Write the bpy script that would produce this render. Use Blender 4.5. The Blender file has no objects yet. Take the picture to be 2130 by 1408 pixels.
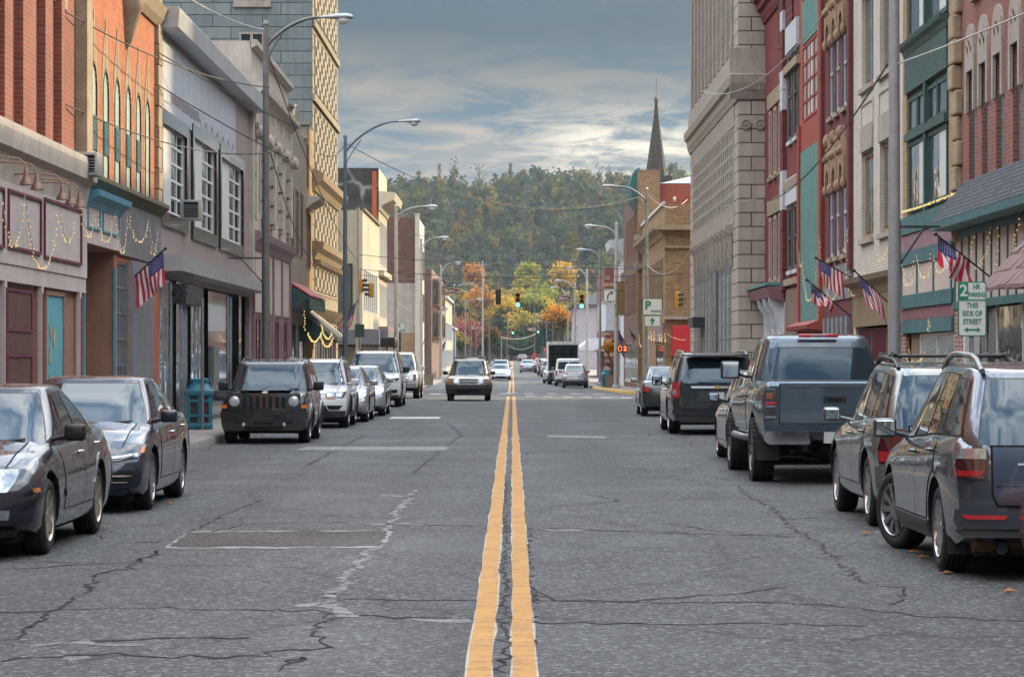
import bpy, bmesh, math, random
from mathutils import Vector, Matrix, Euler
R = math.radians
random.seed(11)
S = bpy.context.scene
COL = S.collection

# ------------------------------------------------------------------ camera
F, VX, HY, EYE = 5600.0, 1066.0, 744.0, 1.7      # focal length and horizon, in photograph pixels
cam = bpy.data.cameras.new('camera'); camo = bpy.data.objects.new('camera', cam); COL.objects.link(camo)
cam.sensor_width = 36.0; cam.lens = F / 2130 * 36
camo.location = (0, 0, EYE); camo.rotation_euler = (R(90), 0, 0)
cam.shift_x = -(VX - 1065) / 2130; cam.shift_y = (HY - 704) / 2130
cam.clip_start = 0.5; cam.clip_end = 9000
S.camera = camo

# ------------------------------------------------------------------ sky, sun, exposure
SUN_EL, SUN_AZ = 24.0, 47.0                       # azimuth from +Y towards +X
w = bpy.data.worlds.new('World'); S.world = w; w.use_nodes = True
nt = w.node_tree; nt.nodes.clear()
def N(nt, typ, **kw):
    n = nt.nodes.new(typ)
    for k, v in kw.items():
        if k == 'inp':
            for a, b in v.items(): n.inputs[a].default_value = b
        else: setattr(n, k, v)
    return n
def Lk(nt, a, b): nt.links.new(a, b)
def ramp(nt, fac, stops, interp='LINEAR'):
    r = N(nt, 'ShaderNodeValToRGB'); r.color_ramp.interpolation = interp
    e = r.color_ramp.elements
    while len(e) < len(stops): e.new(0.5)
    for k, (p, c) in enumerate(stops):
        e[k].position = p
        e[k].color = (c, c, c, 1) if isinstance(c, (int, float)) else (c[0], c[1], c[2], 1)
    Lk(nt, fac, r.inputs[0]); return r.outputs[0]
def math_(nt, op, a, b=None, c=None, clamp=False):
    n = N(nt, 'ShaderNodeMath', operation=op, use_clamp=clamp)
    for k, v in enumerate((a, b, c)):
        if v is None: continue
        if isinstance(v, (int, float)): n.inputs[k].default_value = v
        else: Lk(nt, v, n.inputs[k])
    return n.outputs[0]
def mix(nt, f, a, b, mode='MIX'):
    n = N(nt, 'ShaderNodeMixRGB', blend_type=mode)
    for k, v in enumerate((f, a, b)):
        if isinstance(v, (int, float)): n.inputs[k].default_value = v if k == 0 else (v, v, v, 1)
        elif isinstance(v, tuple): n.inputs[k].default_value = (v[0], v[1], v[2], 1)
        else: Lk(nt, v, n.inputs[k])
    return n.outputs[0]
def comb(nt, x, y, z):
    n = N(nt, 'ShaderNodeCombineXYZ')
    for k, v in enumerate((x, y, z)):
        if isinstance(v, (int, float)): n.inputs[k].default_value = v
        else: Lk(nt, v, n.inputs[k])
    return n.outputs[0]
def noise(nt, vec, scale, detail=4, rough=0.55, dist=0.0):
    n = N(nt, 'ShaderNodeTexNoise')
    n.inputs['Scale'].default_value = scale; n.inputs['Detail'].default_value = detail
    n.inputs['Roughness'].default_value = rough; n.inputs['Distortion'].default_value = dist
    if vec is not None: Lk(nt, vec, n.inputs['Vector'])
    return n.outputs['Fac']

sky = N(nt, 'ShaderNodeTexSky', sky_type='NISHITA', sun_disc=False, sun_elevation=R(SUN_EL), sun_rotation=R(SUN_AZ))
sky.air_density = 1.0; sky.dust_density = 2.0; sky.ozone_density = 2.0
tc = N(nt, 'ShaderNodeTexCoord'); sep = N(nt, 'ShaderNodeSeparateXYZ'); Lk(nt, tc.outputs['Generated'], sep.inputs[0])
dx, dy, dz = sep.outputs
zc = math_(nt, 'MAXIMUM', dz, 0.025)
# cloud layer: directions projected on a flat layer overhead
lx = math_(nt, 'DIVIDE', dx, zc); ly = math_(nt, 'DIVIDE', dy, zc)
pv = comb(nt, math_(nt, 'MULTIPLY', lx, 1.0), math_(nt, 'MULTIPLY', ly, 0.40), 3.7)
n1 = noise(nt, pv, 0.8, 5, 0.5, 0.6)
pv2 = comb(nt, math_(nt, 'MULTIPLY', lx, 1.6), math_(nt, 'MULTIPLY', ly, 0.62), 5.3)
n2 = noise(nt, pv2, 1.6, 9, 0.64, 0.5)
cover = ramp(nt, n1, [(0.46, 0.0), (0.54, 0.45), (0.62, 1.0)])
fine = ramp(nt, n2, [(0.43, 0.0), (0.60, 1.0)])
n3 = noise(nt, comb(nt, math_(nt, 'MULTIPLY', dx, 3.0), math_(nt, 'MULTIPLY', dy, 1.3), math_(nt, 'MULTIPLY', dz, 2.0)), 2.6, 7, 0.6, 0.7)
dens = mix(nt, 0.52, cover, fine)
dens = mix(nt, ramp(nt, dz, [(0.2, 0.0), (0.4, 0.75)]), dens, ramp(nt, n3, [(0.38, 0.0), (0.60, 1.0)]))
# glow of the veiled sun low over the hill and a brighter band over the horizon
gx = math_(nt, 'SUBTRACT', dx, 0.042); gz = math_(nt, 'SUBTRACT', dz, 0.078)
g2 = math_(nt, 'ADD', math_(nt, 'MULTIPLY', math_(nt, 'MULTIPLY', gx, gx), 900.0), math_(nt, 'MULTIPLY', math_(nt, 'MULTIPLY', gz, gz), 9000.0))
glow = math_(nt, 'POWER', 2.718, math_(nt, 'MULTIPLY', g2, -1.0))
fwd = math_(nt, 'GREATER_THAN', dy, 0.0)
glow = math_(nt, 'MULTIPLY', glow, fwd)
low = ramp(nt, dz, [(0.06, (0.105, 0.195, 0.29)), (0.085, (0.07, 0.155, 0.245)), (0.12, (0.027, 0.070, 0.110)), (0.2, (0.10, 0.19, 0.28)), (0.45, (0.26, 0.44, 0.66))])
cl = ramp(nt, dz, [(0.06, (0.38, 0.355, 0.33)), (0.085, (0.42, 0.37, 0.31)), (0.125, (0.095, 0.13, 0.155)), (0.2, (0.36, 0.38, 0.41)), (0.45, (1.60, 1.56, 1.53))])
clear = mix(nt, 0.25, low, mix(nt, 1.0, sky.outputs[0], 0.055, 'MULTIPLY'))
col = mix(nt, dens, clear, cl)
col = mix(nt, math_(nt, 'MULTIPLY', glow, math_(nt, 'ADD', math_(nt, 'MULTIPLY', fine, 1.1), 0.08), clamp=True), col, (0.86, 0.78, 0.64))
# an overcast sky is brightest towards the zenith
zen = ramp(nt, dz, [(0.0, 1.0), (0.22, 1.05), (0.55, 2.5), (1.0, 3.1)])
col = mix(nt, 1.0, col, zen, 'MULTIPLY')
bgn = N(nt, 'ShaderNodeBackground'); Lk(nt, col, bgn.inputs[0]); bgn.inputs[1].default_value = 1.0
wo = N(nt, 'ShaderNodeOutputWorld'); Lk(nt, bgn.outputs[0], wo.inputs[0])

sl = bpy.data.lights.new('sun', 'SUN'); slo = bpy.data.objects.new('sun', sl); COL.objects.link(slo)
sl.energy = 4.8; sl.angle = R(1.2); sl.color = (1.0, 0.77, 0.45)
sd = Vector((math.sin(R(SUN_AZ)) * math.cos(R(SUN_EL)), math.cos(R(SUN_AZ)) * math.cos(R(SUN_EL)), math.sin(R(SUN_EL))))
slo.rotation_euler = sd.to_track_quat('Z', 'Y').to_euler(); slo.location = (0, 0, 60)
vs = S.view_settings; vs.view_transform = 'Standard'; vs.look = 'None'; vs.gamma = 1.0; vs.use_curve_mapping = False
vs.exposure = 0.34
cy = S.cycles
S.render.engine = 'CYCLES'
try:
    cy.use_denoising = True; cy.denoiser = 'OPENIMAGEDENOISE'
    cy.max_bounces = 6; cy.diffuse_bounces = 3; cy.glossy_bounces = 3; cy.transmission_bounces = 4; cy.volume_bounces = 0
    cy.transparent_max_bounces = 6; cy.caustics_reflective = False; cy.caustics_refractive = False
except Exception: pass

# ------------------------------------------------------------------ places
GZ = [(0, 0), (110, 0), (140, -0.10), (180, -0.38), (215, -0.33), (250, -0.2), (300, 0), (400, 0.42), (520, 0.9), (600, 1.0), (640, 0.6), (700, -3), (760, -3), (1200, -3), (6000, -3)]
def gz(D):
    """height of the road at distance D: it dips past the crossing and climbs towards the far end"""
    for (a, za), (b, zb) in zip(GZ, GZ[1:]):
        if D <= b:
            t = (D - a) / (b - a); return za + (zb - za) * t
    return GZ[-1][1]
def pos(px, py, D):
    return Vector(((px - VX) * D / F, D, EYE + (HY - py) * D / F))
KL, KR, SWH = -5.85, 5.4, 0.15        # kerb lines, kerb height

# ------------------------------------------------------------------ mesh helpers
class MB:
    def __init__(s): s.v = []; s.f = []; s.m = []
    def add(s, vs, fs, m=0):
        o = len(s.v); s.v.extend(tuple(v) for v in vs)
        for f in fs: s.f.append([o + i for i in f]); s.m.append(m)
        return s
    def quad(s, a, b, c, d, m=0): return s.add([a, b, c, d], [(0, 1, 2, 3)], m)
    def box(s, x0, x1, y0, y1, z0, z1, m=0):
        if x0 > x1: x0, x1 = x1, x0
        if y0 > y1: y0, y1 = y1, y0
        if z0 > z1: z0, z1 = z1, z0
        return s.add([(x0, y0, z0), (x1, y0, z0), (x1, y1, z0), (x0, y1, z0), (x0, y0, z1), (x1, y0, z1), (x1, y1, z1), (x0, y1, z1)],
                     [(3, 2, 1, 0), (4, 5, 6, 7), (0, 1, 5, 4), (1, 2, 6, 5), (2, 3, 7, 6), (3, 0, 4, 7)], m)
    def rbox(s, x0, x1, y0, y1, z0, z1, b=0.02, m=0):
        """box with chamfered edges"""
        bm = bmesh.new(); bmesh.ops.create_cube(bm, size=1)
        for v in bm.verts:
            v.co = Vector(((x0 + x1) / 2 + v.co.x * (x1 - x0), (y0 + y1) / 2 + v.co.y * (y1 - y0), (z0 + z1) / 2 + v.co.z * (z1 - z0)))
        bmesh.ops.bevel(bm, geom=bm.edges[:], offset=b, segments=2, affect='EDGES', profile=0.5)
        bm.verts.index_update()
        s.add([v.co for v in bm.verts], [[v.index for v in f.verts] for f in bm.faces], m); bm.free(); return s
    def tube(s, pts, r, n=8, m=0, cap=True):
        pts = [Vector(p) for p in pts]; rs = r if isinstance(r, (list, tuple)) else [r] * len(pts)
        vs = []; up0 = None
        for i, p in enumerate(pts):
            d = (pts[min(i + 1, len(pts) - 1)] - pts[max(i - 1, 0)]).normalized()
            if up0 is None:
                up0 = Vector((0, 0, 1)) if abs(d.z) < 0.9 else Vector((1, 0, 0))
            a = d.cross(up0)
            if a.length < 1e-5: a = d.orthogonal()
            a.normalize(); b = a.cross(d).normalized(); up0 = b
            for k in range(n):
                t = 2 * math.pi * k / n
                vs.append(p + a * (math.cos(t) * rs[i]) + b * (math.sin(t) * rs[i]))
        fs = []
        for i in range(len(pts) - 1):
            for k in range(n):
                fs.append((i * n + k, i * n + (k + 1) % n, (i + 1) * n + (k + 1) % n, (i + 1) * n + k))
        if cap: fs.append(list(range(n))[::-1]); fs.append([(len(pts) - 1) * n + k for k in range(n)])
        return s.add(vs, fs, m)
    def lathe(s, prof, n=16, c=(0, 0, 0), axis='z', m=0, a0=0.0, a1=2 * math.pi, cap=False):
        full = abs(a1 - a0 - 2 * math.pi) < 1e-6; k = n if full else n + 1
        vs = []
        for (r, h) in prof:
            for i in range(k):
                t = a0 + (a1 - a0) * i / n; p, q = r * math.cos(t), r * math.sin(t)
                v = {'z': (p, q, h), 'y': (p, h, q), 'x': (h, p, q)}[axis]
                vs.append((c[0] + v[0], c[1] + v[1], c[2] + v[2]))
        fs = []
        for j in range(len(prof) - 1):
            for i in range(n):
                i2 = (i + 1) % k
                fs.append((j * k + i, j * k + i2, (j + 1) * k + i2, (j + 1) * k + i))
        if cap: fs.append(list(range(k))[::-1]); fs.append([(len(prof) - 1) * k + i for i in range(k)])
        return s.add(vs, fs, m)
    def grid(s, fn, nu, nv, m=0, mf=None):
        vs = [fn(i / nu, j / nv) for j in range(nv + 1) for i in range(nu + 1)]
        o = len(s.v); s.v.extend(tuple(v) for v in vs)
        for j in range(nv):
            for i in range(nu):
                a = o + j * (nu + 1) + i
                s.f.append([a, a + 1, a + nu + 2, a + nu + 1]); s.m.append(mf(i, j) if mf else m)
        return s
    def prism(s, poly, fn, d0, d1, m=0):
        """polygon in 2-D swept between d0 and d1; fn(a, b, d) gives the point"""
        n = len(poly)
        vs = [fn(a, b, d0) for a, b in poly] + [fn(a, b, d1) for a, b in poly]
        fs = [list(range(n))[::-1], [n + i for i in range(n)]] + [(i, (i + 1) % n, n + (i + 1) % n, n + i) for i in range(n)]
        return s.add(vs, fs, m)
    def ball(s, c, r, m=0, seg=10, ring=6, sc=(1, 1, 1)):
        vs = []; fs = []
        for j in range(ring + 1):
            p = math.pi * j / ring
            for i in range(seg):
                t = 2 * math.pi * i / seg
                vs.append((c[0] + r * sc[0] * math.sin(p) * math.cos(t), c[1] + r * sc[1] * math.sin(p) * math.sin(t), c[2] + r * sc[2] * math.cos(p)))
        for j in range(ring):
            for i in range(seg):
                fs.append((j * seg + i, (j + 1) * seg + i, (j + 1) * seg + (i + 1) % seg, j * seg + (i + 1) % seg))
        return s.add(vs, fs, m)
    def build(s, name, mats, parent=None, smooth=None, fix=True):
        me = bpy.data.meshes.new(name); me.from_pydata(s.v, [], s.f)
        if not isinstance(mats, (list, tuple)): mats = [mats]
        for mt in mats: me.materials.append(mt)
        me.polygons.foreach_set('material_index', s.m)
        if fix:
            bm = bmesh.new(); bm.from_mesh(me); bmesh.ops.remove_doubles(bm, verts=bm.verts, dist=1e-5)
            bmesh.ops.recalc_face_normals(bm, faces=bm.faces); bm.to_mesh(me); bm.free()
        if smooth:
            me.polygons.foreach_set('use_smooth', [True] * len(me.polygons))
            me.set_sharp_from_angle(angle=R(smooth))
        o = bpy.data.objects.new(name, me); COL.objects.link(o)
        if parent is not None: o.parent = parent
        return o
def tag(o, label=None, cat=None, group=None, kind=None):
    if label: o['label'] = label
    if cat: o['category'] = cat
    if group: o['group'] = group
    if kind: o['kind'] = kind
    return o
def empty(name, loc, rz=0.0, label=None, cat=None, group=None):
    o = bpy.data.objects.new(name, None); COL.objects.link(o); o.location = loc; o.rotation_euler = (0, 0, rz)
    o.empty_display_size = 0.2
    return tag(o, label, cat, group)
def copy_tree(o, parent=None):
    c = o.copy(); COL.objects.link(c); c.parent = parent
    for ch in [x for x in bpy.data.objects if x.parent is o]: copy_tree(ch, c)
    return c

# ------------------------------------------------------------------ materials
MC = {}
def principled(name):
    m = bpy.data.materials.new(name); m.use_nodes = True
    t = m.node_tree; b = t.nodes['Principled BSDF']; return m, t, b
def objvec(t):
    return N(t, 'ShaderNodeTexCoord').outputs['Object']
def M(name, col=(0.5, 0.5, 0.5), rough=0.6, metal=0.0, var=0.18, scale=3.0, bump=0.0, bscale=30.0, coat=0.0, spec=0.5, streak=0.0, emit=None, est=1.0):
    """plain surface with worn, slightly uneven colour; streak adds vertical dirt runs"""
    if name in MC: return MC[name]
    m, t, b = principled(name); MC[name] = m
    b.inputs['Roughness'].default_value = rough; b.inputs['Metallic'].default_value = metal
    b.inputs['Coat Weight'].default_value = coat; b.inputs['Coat Roughness'].default_value = 0.03
    b.inputs['Specular IOR Level'].default_value = spec
    v = objvec(t); c = (col[0], col[1], col[2])
    if var > 0:
        f = noise(t, v, scale, 6, 0.65)
        r = ramp(t, f, [(0.25, tuple(max(0, x * (1 - var)) for x in c)), (0.75, tuple(min(1, x * (1 + var)) for x in c))])
        r = mix(t, 1.0, r, ramp(t, noise(t, v, scale * 7, 7, 0.75), [(0.3, 1 - var * .8), (0.7, 1 + var * .5)]), 'MULTIPLY')
        if streak > 0:
            mp = N(t, 'ShaderNodeMapping'); mp.inputs['Scale'].default_value = (3.0, 3.0, 0.16); Lk(t, v, mp.inputs[0])
            f2 = noise(t, mp.outputs[0], 2.2, 6, 0.7)
            r = mix(t, math_(t, 'MULTIPLY', ramp(t, f2, [(0.45, 0.0), (0.72, 1.0)]), streak), r, tuple(x * 0.45 for x in c))
        Lk(t, r, b.inputs['Base Color'])
        rr = ramp(t, noise(t, v, scale * 4, 3), [(0.3, max(0.02, rough * 0.8)), (0.7, min(1, rough * 1.2))])
        Lk(t, rr, b.inputs['Roughness'])
    else: b.inputs['Base Color'].default_value = (*c, 1)
    if bump > 0:
        bp = N(t, 'ShaderNodeBump'); bp.inputs['Strength'].default_value = bump; bp.inputs['Distance'].default_value = 0.02
        Lk(t, noise(t, v, bscale, 5), bp.inputs['Height']); Lk(t, bp.outputs[0], b.inputs['Normal'])
    if emit:
        b.inputs['Emission Color'].default_value = (*emit, 1); b.inputs['Emission Strength'].default_value = est
    return m
def brickmat(name, c1, c2, mortar, bw=0.22, bh=0.075, ms=0.010, rough=0.85, bump=0.5, streak=0.35, off=0.5, msm=0.1, blotch=0.5):
    """courses run along the local ground direction, so one material serves front and side walls"""
    if name in MC: return MC[name]
    m, t, b = principled(name); MC[name] = m
    v = objvec(t); sp = N(t, 'ShaderNodeSeparateXYZ'); Lk(t, v, sp.inputs[0])
    u = math_(t, 'ADD', sp.outputs[0], sp.outputs[1]); vec = comb(t, u, sp.outputs[2], 0.0)
    k = N(t, 'ShaderNodeTexBrick', offset=off, squash=1.0)
    k.inputs['Scale'].default_value = 1.0; k.inputs['Brick Width'].default_value = bw; k.inputs['Row Height'].default_value = bh
    k.inputs['Mortar Size'].default_value = ms; k.inputs['Mortar Smooth'].default_value = msm; k.inputs['Bias'].default_value = -0.15
    k.inputs['Color1'].default_value = (*c1, 1); k.inputs['Color2'].default_value = (*c2, 1); k.inputs['Mortar'].default_value = (*mortar, 1)
    Lk(t, vec, k.inputs['Vector'])
    f = noise(t, v, 1.1, 8, 0.75)
    c = mix(t, math_(t, 'MULTIPLY', ramp(t, f, [(0.45, 0.0), (0.68, 1.0)]), blotch), k.outputs[0], tuple(x * 0.55 for x in c2))
    if streak > 0:
        mp = N(t, 'ShaderNodeMapping'); mp.inputs['Scale'].default_value = (2.4, 2.4, 0.14); Lk(t, v, mp.inputs[0])
        f2 = noise(t, mp.outputs[0], 2.0, 6, 0.7)
        c = mix(t, math_(t, 'MULTIPLY', ramp(t, f2, [(0.48, 0.0), (0.75, 1.0)]), streak), c, tuple(x * 0.35 for x in mortar))
    Lk(t, c, b.inputs['Base Color']); b.inputs['Roughness'].default_value = rough
    bp = N(t, 'ShaderNodeBump'); bp.inputs['Strength'].default_value = bump; bp.inputs['Distance'].default_value = 0.012
    h = mix(t, 0.25, math_(t, 'SUBTRACT', 1.0, k.outputs[1]), noise(t, v, 25.0, 4))
    Lk(t, h, bp.inputs['Height']); Lk(t, bp.outputs[0], b.inputs['Normal'])
    return m
def paint(name, col, flake=0.25, rough=0.28, metal=0.55):
    """car paint: tinted base under a clear coat, dusted towards rough in patches"""
    if name in MC: return MC[name]
    m, t, b = principled(name); MC[name] = m
    v = objvec(t)
    f = noise(t, v, 2.2, 5, 0.6)
    c = ramp(t, f, [(0.3, tuple(x * 0.9 for x in col)), (0.75, tuple(min(1, x * 1.12 + 0.006) for x in col))])
    Lk(t, c, b.inputs['Base Color']); b.inputs['Metallic'].default_value = metal
    Lk(t, ramp(t, noise(t, v, 5.0, 5), [(0.3, rough * 0.85), (0.75, rough * 1.35)]), b.inputs['Roughness'])
    b.inputs['Coat Weight'].default_value = 1.0; b.inputs['Specular IOR Level'].default_value = 0.25
    Lk(t, ramp(t, noise(t, v, 9.0, 5), [(0.35, 0.02), (0.8, 0.10)]), b.inputs['Coat Roughness'])
    bp = N(t, 'ShaderNodeBump'); bp.inputs['Strength'].default_value = 0.12; bp.inputs['Distance'].default_value = 0.02
    Lk(t, noise(t, v, 1.7, 2), bp.inputs['Height']); Lk(t, bp.outputs[0], b.inputs['Coat Normal'])
    return m
def glassmat(name, tint=(0.02, 0.025, 0.03), rough=0.02, trans=0.0, wav=0.0, spec=0.9, spt=(1, 1, 1)):
    if name in MC: return MC[name]
    m, t, b = principled(name); MC[name] = m
    b.inputs['Base Color'].default_value = (*tint, 1); b.inputs['Roughness'].default_value = rough
    b.inputs['IOR'].default_value = 1.52; b.inputs['Specular Tint'].default_value = (*spt, 1); b.inputs['Specular IOR Level'].default_value = spec
    b.inputs['Coat Weight'].default_value = 0.1; b.inputs['Coat Roughness'].default_value = 0.01
    if wav > 0:
        bp = N(t, 'ShaderNodeBump'); bp.inputs['Strength'].default_value = wav; bp.inputs['Distance'].default_value = 0.05
        Lk(t, noise(t, objvec(t), 0.9, 2), bp.inputs['Height']); Lk(t, bp.outputs[0], b.inputs['Normal'])
        Lk(t, bp.outputs[0], b.inputs['Coat Normal'])
    if trans > 0:
        tr = N(t, 'ShaderNodeBsdfTransparent'); tr.inputs[0].default_value = (0.75, 0.83, 0.85, 1)
        mx = N(t, 'ShaderNodeMixShader'); mx.inputs[0].default_value = trans
        Lk(t, b.outputs[0], mx.inputs[1]); Lk(t, tr.outputs[0], mx.inputs[2])
        Lk(t, mx.outputs[0], t.nodes['Material Output'].inputs[0])
    return m
def emitmat(name, col, st):
    if name in MC: return MC[name]
    m, t, b = principled(name); MC[name] = m
    b.inputs['Base Color'].default_value = (*[c * 0.5 for c in col], 1)
    b.inputs['Emission Color'].default_value = (*col, 1); b.inputs['Emission Strength'].default_value = st
    return m
black = M('black plastic', (0.012, 0.012, 0.013), 0.45, var=0.3)
rubber = M('tyre rubber', (0.016, 0.016, 0.017), 0.75, var=0.35, scale=8)
chrome = M('chrome', (0.75, 0.76, 0.78), 0.12, 1.0, var=0.05)
alloy = M('wheel alloy', (0.42, 0.43, 0.45), 0.30, 0.9, var=0.25, scale=7)
steel = M('galvanised steel', (0.30, 0.31, 0.32), 0.45, 0.7, var=0.3, scale=5)
darksteel = M('dark steel', (0.045, 0.045, 0.05), 0.5, 0.4, var=0.3)
glass = glassmat('window glass', wav=0.25)
carglass = glassmat('car glass', (0.010, 0.020, 0.030), 0.015, wav=.12, spec=.62, spt=(.62, .84, 1.0))
white = M('white paint', (0.72, 0.72, 0.70), 0.5, var=0.08)
# ------------------------------------------------------------------ ground, road, kerbs, pavements
def asphalt(name, base=(0.052, 0.0535, 0.0545), cracks=True):
    m, t, b = principled(name); MC[name] = m
    v = objvec(t)
    sp = N(t, 'ShaderNodeSeparateXYZ'); Lk(t, v, sp.inputs[0])
    big = noise(t, v, 0.35, 6, 0.6)
    mp = N(t, 'ShaderNodeMapping'); mp.inputs['Scale'].default_value = (0.8, 0.035, 1); Lk(t, v, mp.inputs[0])
    track = noise(t, mp.outputs[0], 1.0, 4, 0.5)
    agg = N(t, 'ShaderNodeTexVoronoi'); agg.inputs['Scale'].default_value = 36; Lk(t, v, agg.inputs['Vector'])
    agg2 = noise(t, v, 24, 6, 0.8)
    c = ramp(t, big, [(0.3, tuple(x * 0.84 for x in base)), (0.7, tuple(x * 1.16 for x in base))])
    c = mix(t, ramp(t, track, [(0.38, 0.0), (0.66, 0.95)]), c, tuple(x * 1.42 for x in base))
    hsv = N(t, 'ShaderNodeSeparateColor'); Lk(t, agg.outputs['Color'], hsv.inputs[0])
    spk = ramp(t, hsv.outputs[0], [(0.0, 0.45), (0.55, 0.88), (0.82, 1.25), (0.95, 2.5)])
    c = mix(t, 1.0, c, spk, 'MULTIPLY')
    c = mix(t, 1.0, c, ramp(t, agg2, [(0.34, 0.40), (0.5, 1.0), (0.68, 1.9)]), 'MULTIPLY')
    if cracks:
        wv = N(t, 'ShaderNodeVectorMath', operation='ADD'); Lk(t, v, wv.inputs[0])
        nn = N(t, 'ShaderNodeTexNoise'); nn.inputs['Scale'].default_value = 1.6; nn.inputs['Detail'].default_value = 7; nn.inputs['Roughness'].default_value = 0.68
        Lk(t, v, nn.inputs['Vector'])
        sc = N(t, 'ShaderNodeVectorMath', operation='SCALE'); sc.inputs['Scale'].default_value = 1.1; Lk(t, nn.outputs['Color'], sc.inputs[0]); Lk(t, sc.outputs[0], wv.inputs[1])
        mpc = N(t, 'ShaderNodeMapping'); mpc.inputs['Scale'].default_value = (1, .45, 1); Lk(t, wv.outputs[0], mpc.inputs[0])
        for scale, wdt, lo in ((0.36, 0.010, 0.36), (1.4, 0.020, 0.53)):
            vo = N(t, 'ShaderNodeTexVoronoi', feature='DISTANCE_TO_EDGE'); vo.inputs['Scale'].default_value = scale; Lk(t, mpc.outputs[0], vo.inputs['Vector'])
            line = ramp(t, vo.outputs['Distance'], [(0.0, 1.0), (wdt * 0.6, 0.85), (wdt, 0.0)])
            msk = ramp(t, noise(t, v, 0.22 if scale < 1 else 0.16, 3), [(lo, 0.0), (lo + 0.08, 1.0)])
            c = mix(t, math_(t, 'MULTIPLY', line, math_(t, 'MULTIPLY', msk, 0.8)), c, (0.012, 0.012, 0.012))
    Lk(t, c, b.inputs['Base Color'])
    Lk(t, ramp(t, big, [(0.3, 0.62), (0.7, 0.85)]), b.inputs['Roughness'])
    b.inputs['Specular IOR Level'].default_value = 0.35
    bp = N(t, 'ShaderNodeBump'); bp.inputs['Strength'].default_value = 0.55; bp.inputs['Distance'].default_value = 0.006
    Lk(t, agg2, bp.inputs['Height']); Lk(t, bp.outputs[0], b.inputs['Normal'])
    return m
asph = asphalt('worn asphalt')
asph_patch = asphalt('patch asphalt', (0.040, 0.032, 0.030), False)
earth = M('town ground', (0.10, 0.095, 0.085), 0.9, var=0.35, scale=0.4, bump=0.3)
def paving(name, base, slab=1.5):
    m, t, b = principled(name); v = objvec(t)
    k = N(t, 'ShaderNodeTexBrick', offset=0.0); k.inputs['Scale'].default_value = 1.0
    k.inputs['Brick Width'].default_value = slab; k.inputs['Row Height'].default_value = slab; k.inputs['Mortar Size'].default_value = 0.012
    k.inputs['Color1'].default_value = (*base, 1); k.inputs['Color2'].default_value = (*[x * 0.82 for x in base], 1); k.inputs['Mortar'].default_value = (*[x * 0.3 for x in base], 1)
    Lk(t, v, k.inputs['Vector'])
    c = mix(t, ramp(t, noise(t, v, 1.3, 7, 0.7), [(0.4, 0.0), (0.75, 0.55)]), k.outputs[0], tuple(x * 0.45 for x in base))
    Lk(t, c, b.inputs['Base Color']); b.inputs['Roughness'].default_value = 0.85
    bp = N(t, 'ShaderNodeBump'); bp.inputs['Strength'].default_value = 0.3; bp.inputs['Distance'].default_value = 0.01
    Lk(t, noise(t, v, 30, 5), bp.inputs['Height']); Lk(t, bp.outputs[0], b.inputs['Normal'])
    return m
pave = paving('pavement concrete', (0.27, 0.235, 0.21))
kerbm = M('kerb stone', (0.20, 0.19, 0.18), 0.85, var=0.35, scale=4, bump=0.4)
kerby = M('yellow kerb paint', (0.50, 0.30, 0.06), 0.75, var=0.45, scale=6, bump=0.3)
def wornpaint(name, col, under=(0.07, 0.07, 0.07), wear=0.62):
    m, t, b = principled(name); v = objvec(t)
    f = noise(t, v, 7.0, 7, 0.72)
    c = ramp(t, noise(t, v, 1.5, 5), [(0.3, tuple(x * 0.86 for x in col)), (0.7, tuple(x * 1.1 for x in col))])
    c = mix(t, ramp(t, f, [(wear, 0.0), (wear + 0.1, 1.0)]), c, under)
    sp = N(t, 'ShaderNodeSeparateXYZ'); Lk(t, v, sp.inputs[0])
    k = noise(t, comb(t, math_(t, 'MULTIPLY', sp.outputs[0], 0.6), math_(t, 'MULTIPLY', sp.outputs[1], 2.0), 0), 1.6, 7, 0.7)
    c = mix(t, ramp(t, math_(t, 'ABSOLUTE', math_(t, 'SUBTRACT', k, 0.5)), [(0.0, 1.0), (0.012, 0.0)]), c, (0.03, 0.028, 0.025))
    Lk(t, c, b.inputs['Base Color']); b.inputs['Roughness'].default_value = 0.65
    return m
yel = wornpaint('yellow road paint', (0.45, 0.215, 0.028))
wht = wornpaint('white road paint', (0.46, 0.46, 0.45), wear=0.54)
seal = wornpaint('pale crack filler', (0.19, 0.19, 0.187), (0.075, 0.075, 0.075), wear=0.49)
crackm = M('crack', (0.014, 0.013, 0.013), 0.95, var=0)
Ds = [-40, 0, 20, 40, 60, 80, 100, 110, 120, 130, 140, 160, 180, 195, 215, 230, 250, 275, 300, 330, 360, 400, 440, 480, 520, 560, 600, 620, 640, 670, 700, 900, 1200, 2000]
def sheet(name, x0, x1, D0, D1, dz, mat, kind='structure', sub=None):
    mb = MB(); ds = sorted(set([D0, D1] + [d for d in Ds if D0 < d < D1]))
    for a, b in zip(ds, ds[1:]):
        mb.quad((x0, a, gz(a) + dz), (x1, a, gz(a) + dz), (x1, b, gz(b) + dz), (x0, b, gz(b) + dz))
    return tag(mb.build(name, mat), kind=kind)
sheet('ground', -700, 700, -40, 2000, -0.012, earth)
sheet('road', KL - 0.2, KR + 0.2, -40, 640, 0.0, asph)
sheet('cross_street', -160, KL - 0.2, 119, 131.5, -0.002, asph); sheet('cross_street', KR + 0.2, 160, 119, 131.5, -0.002, asph)
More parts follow.
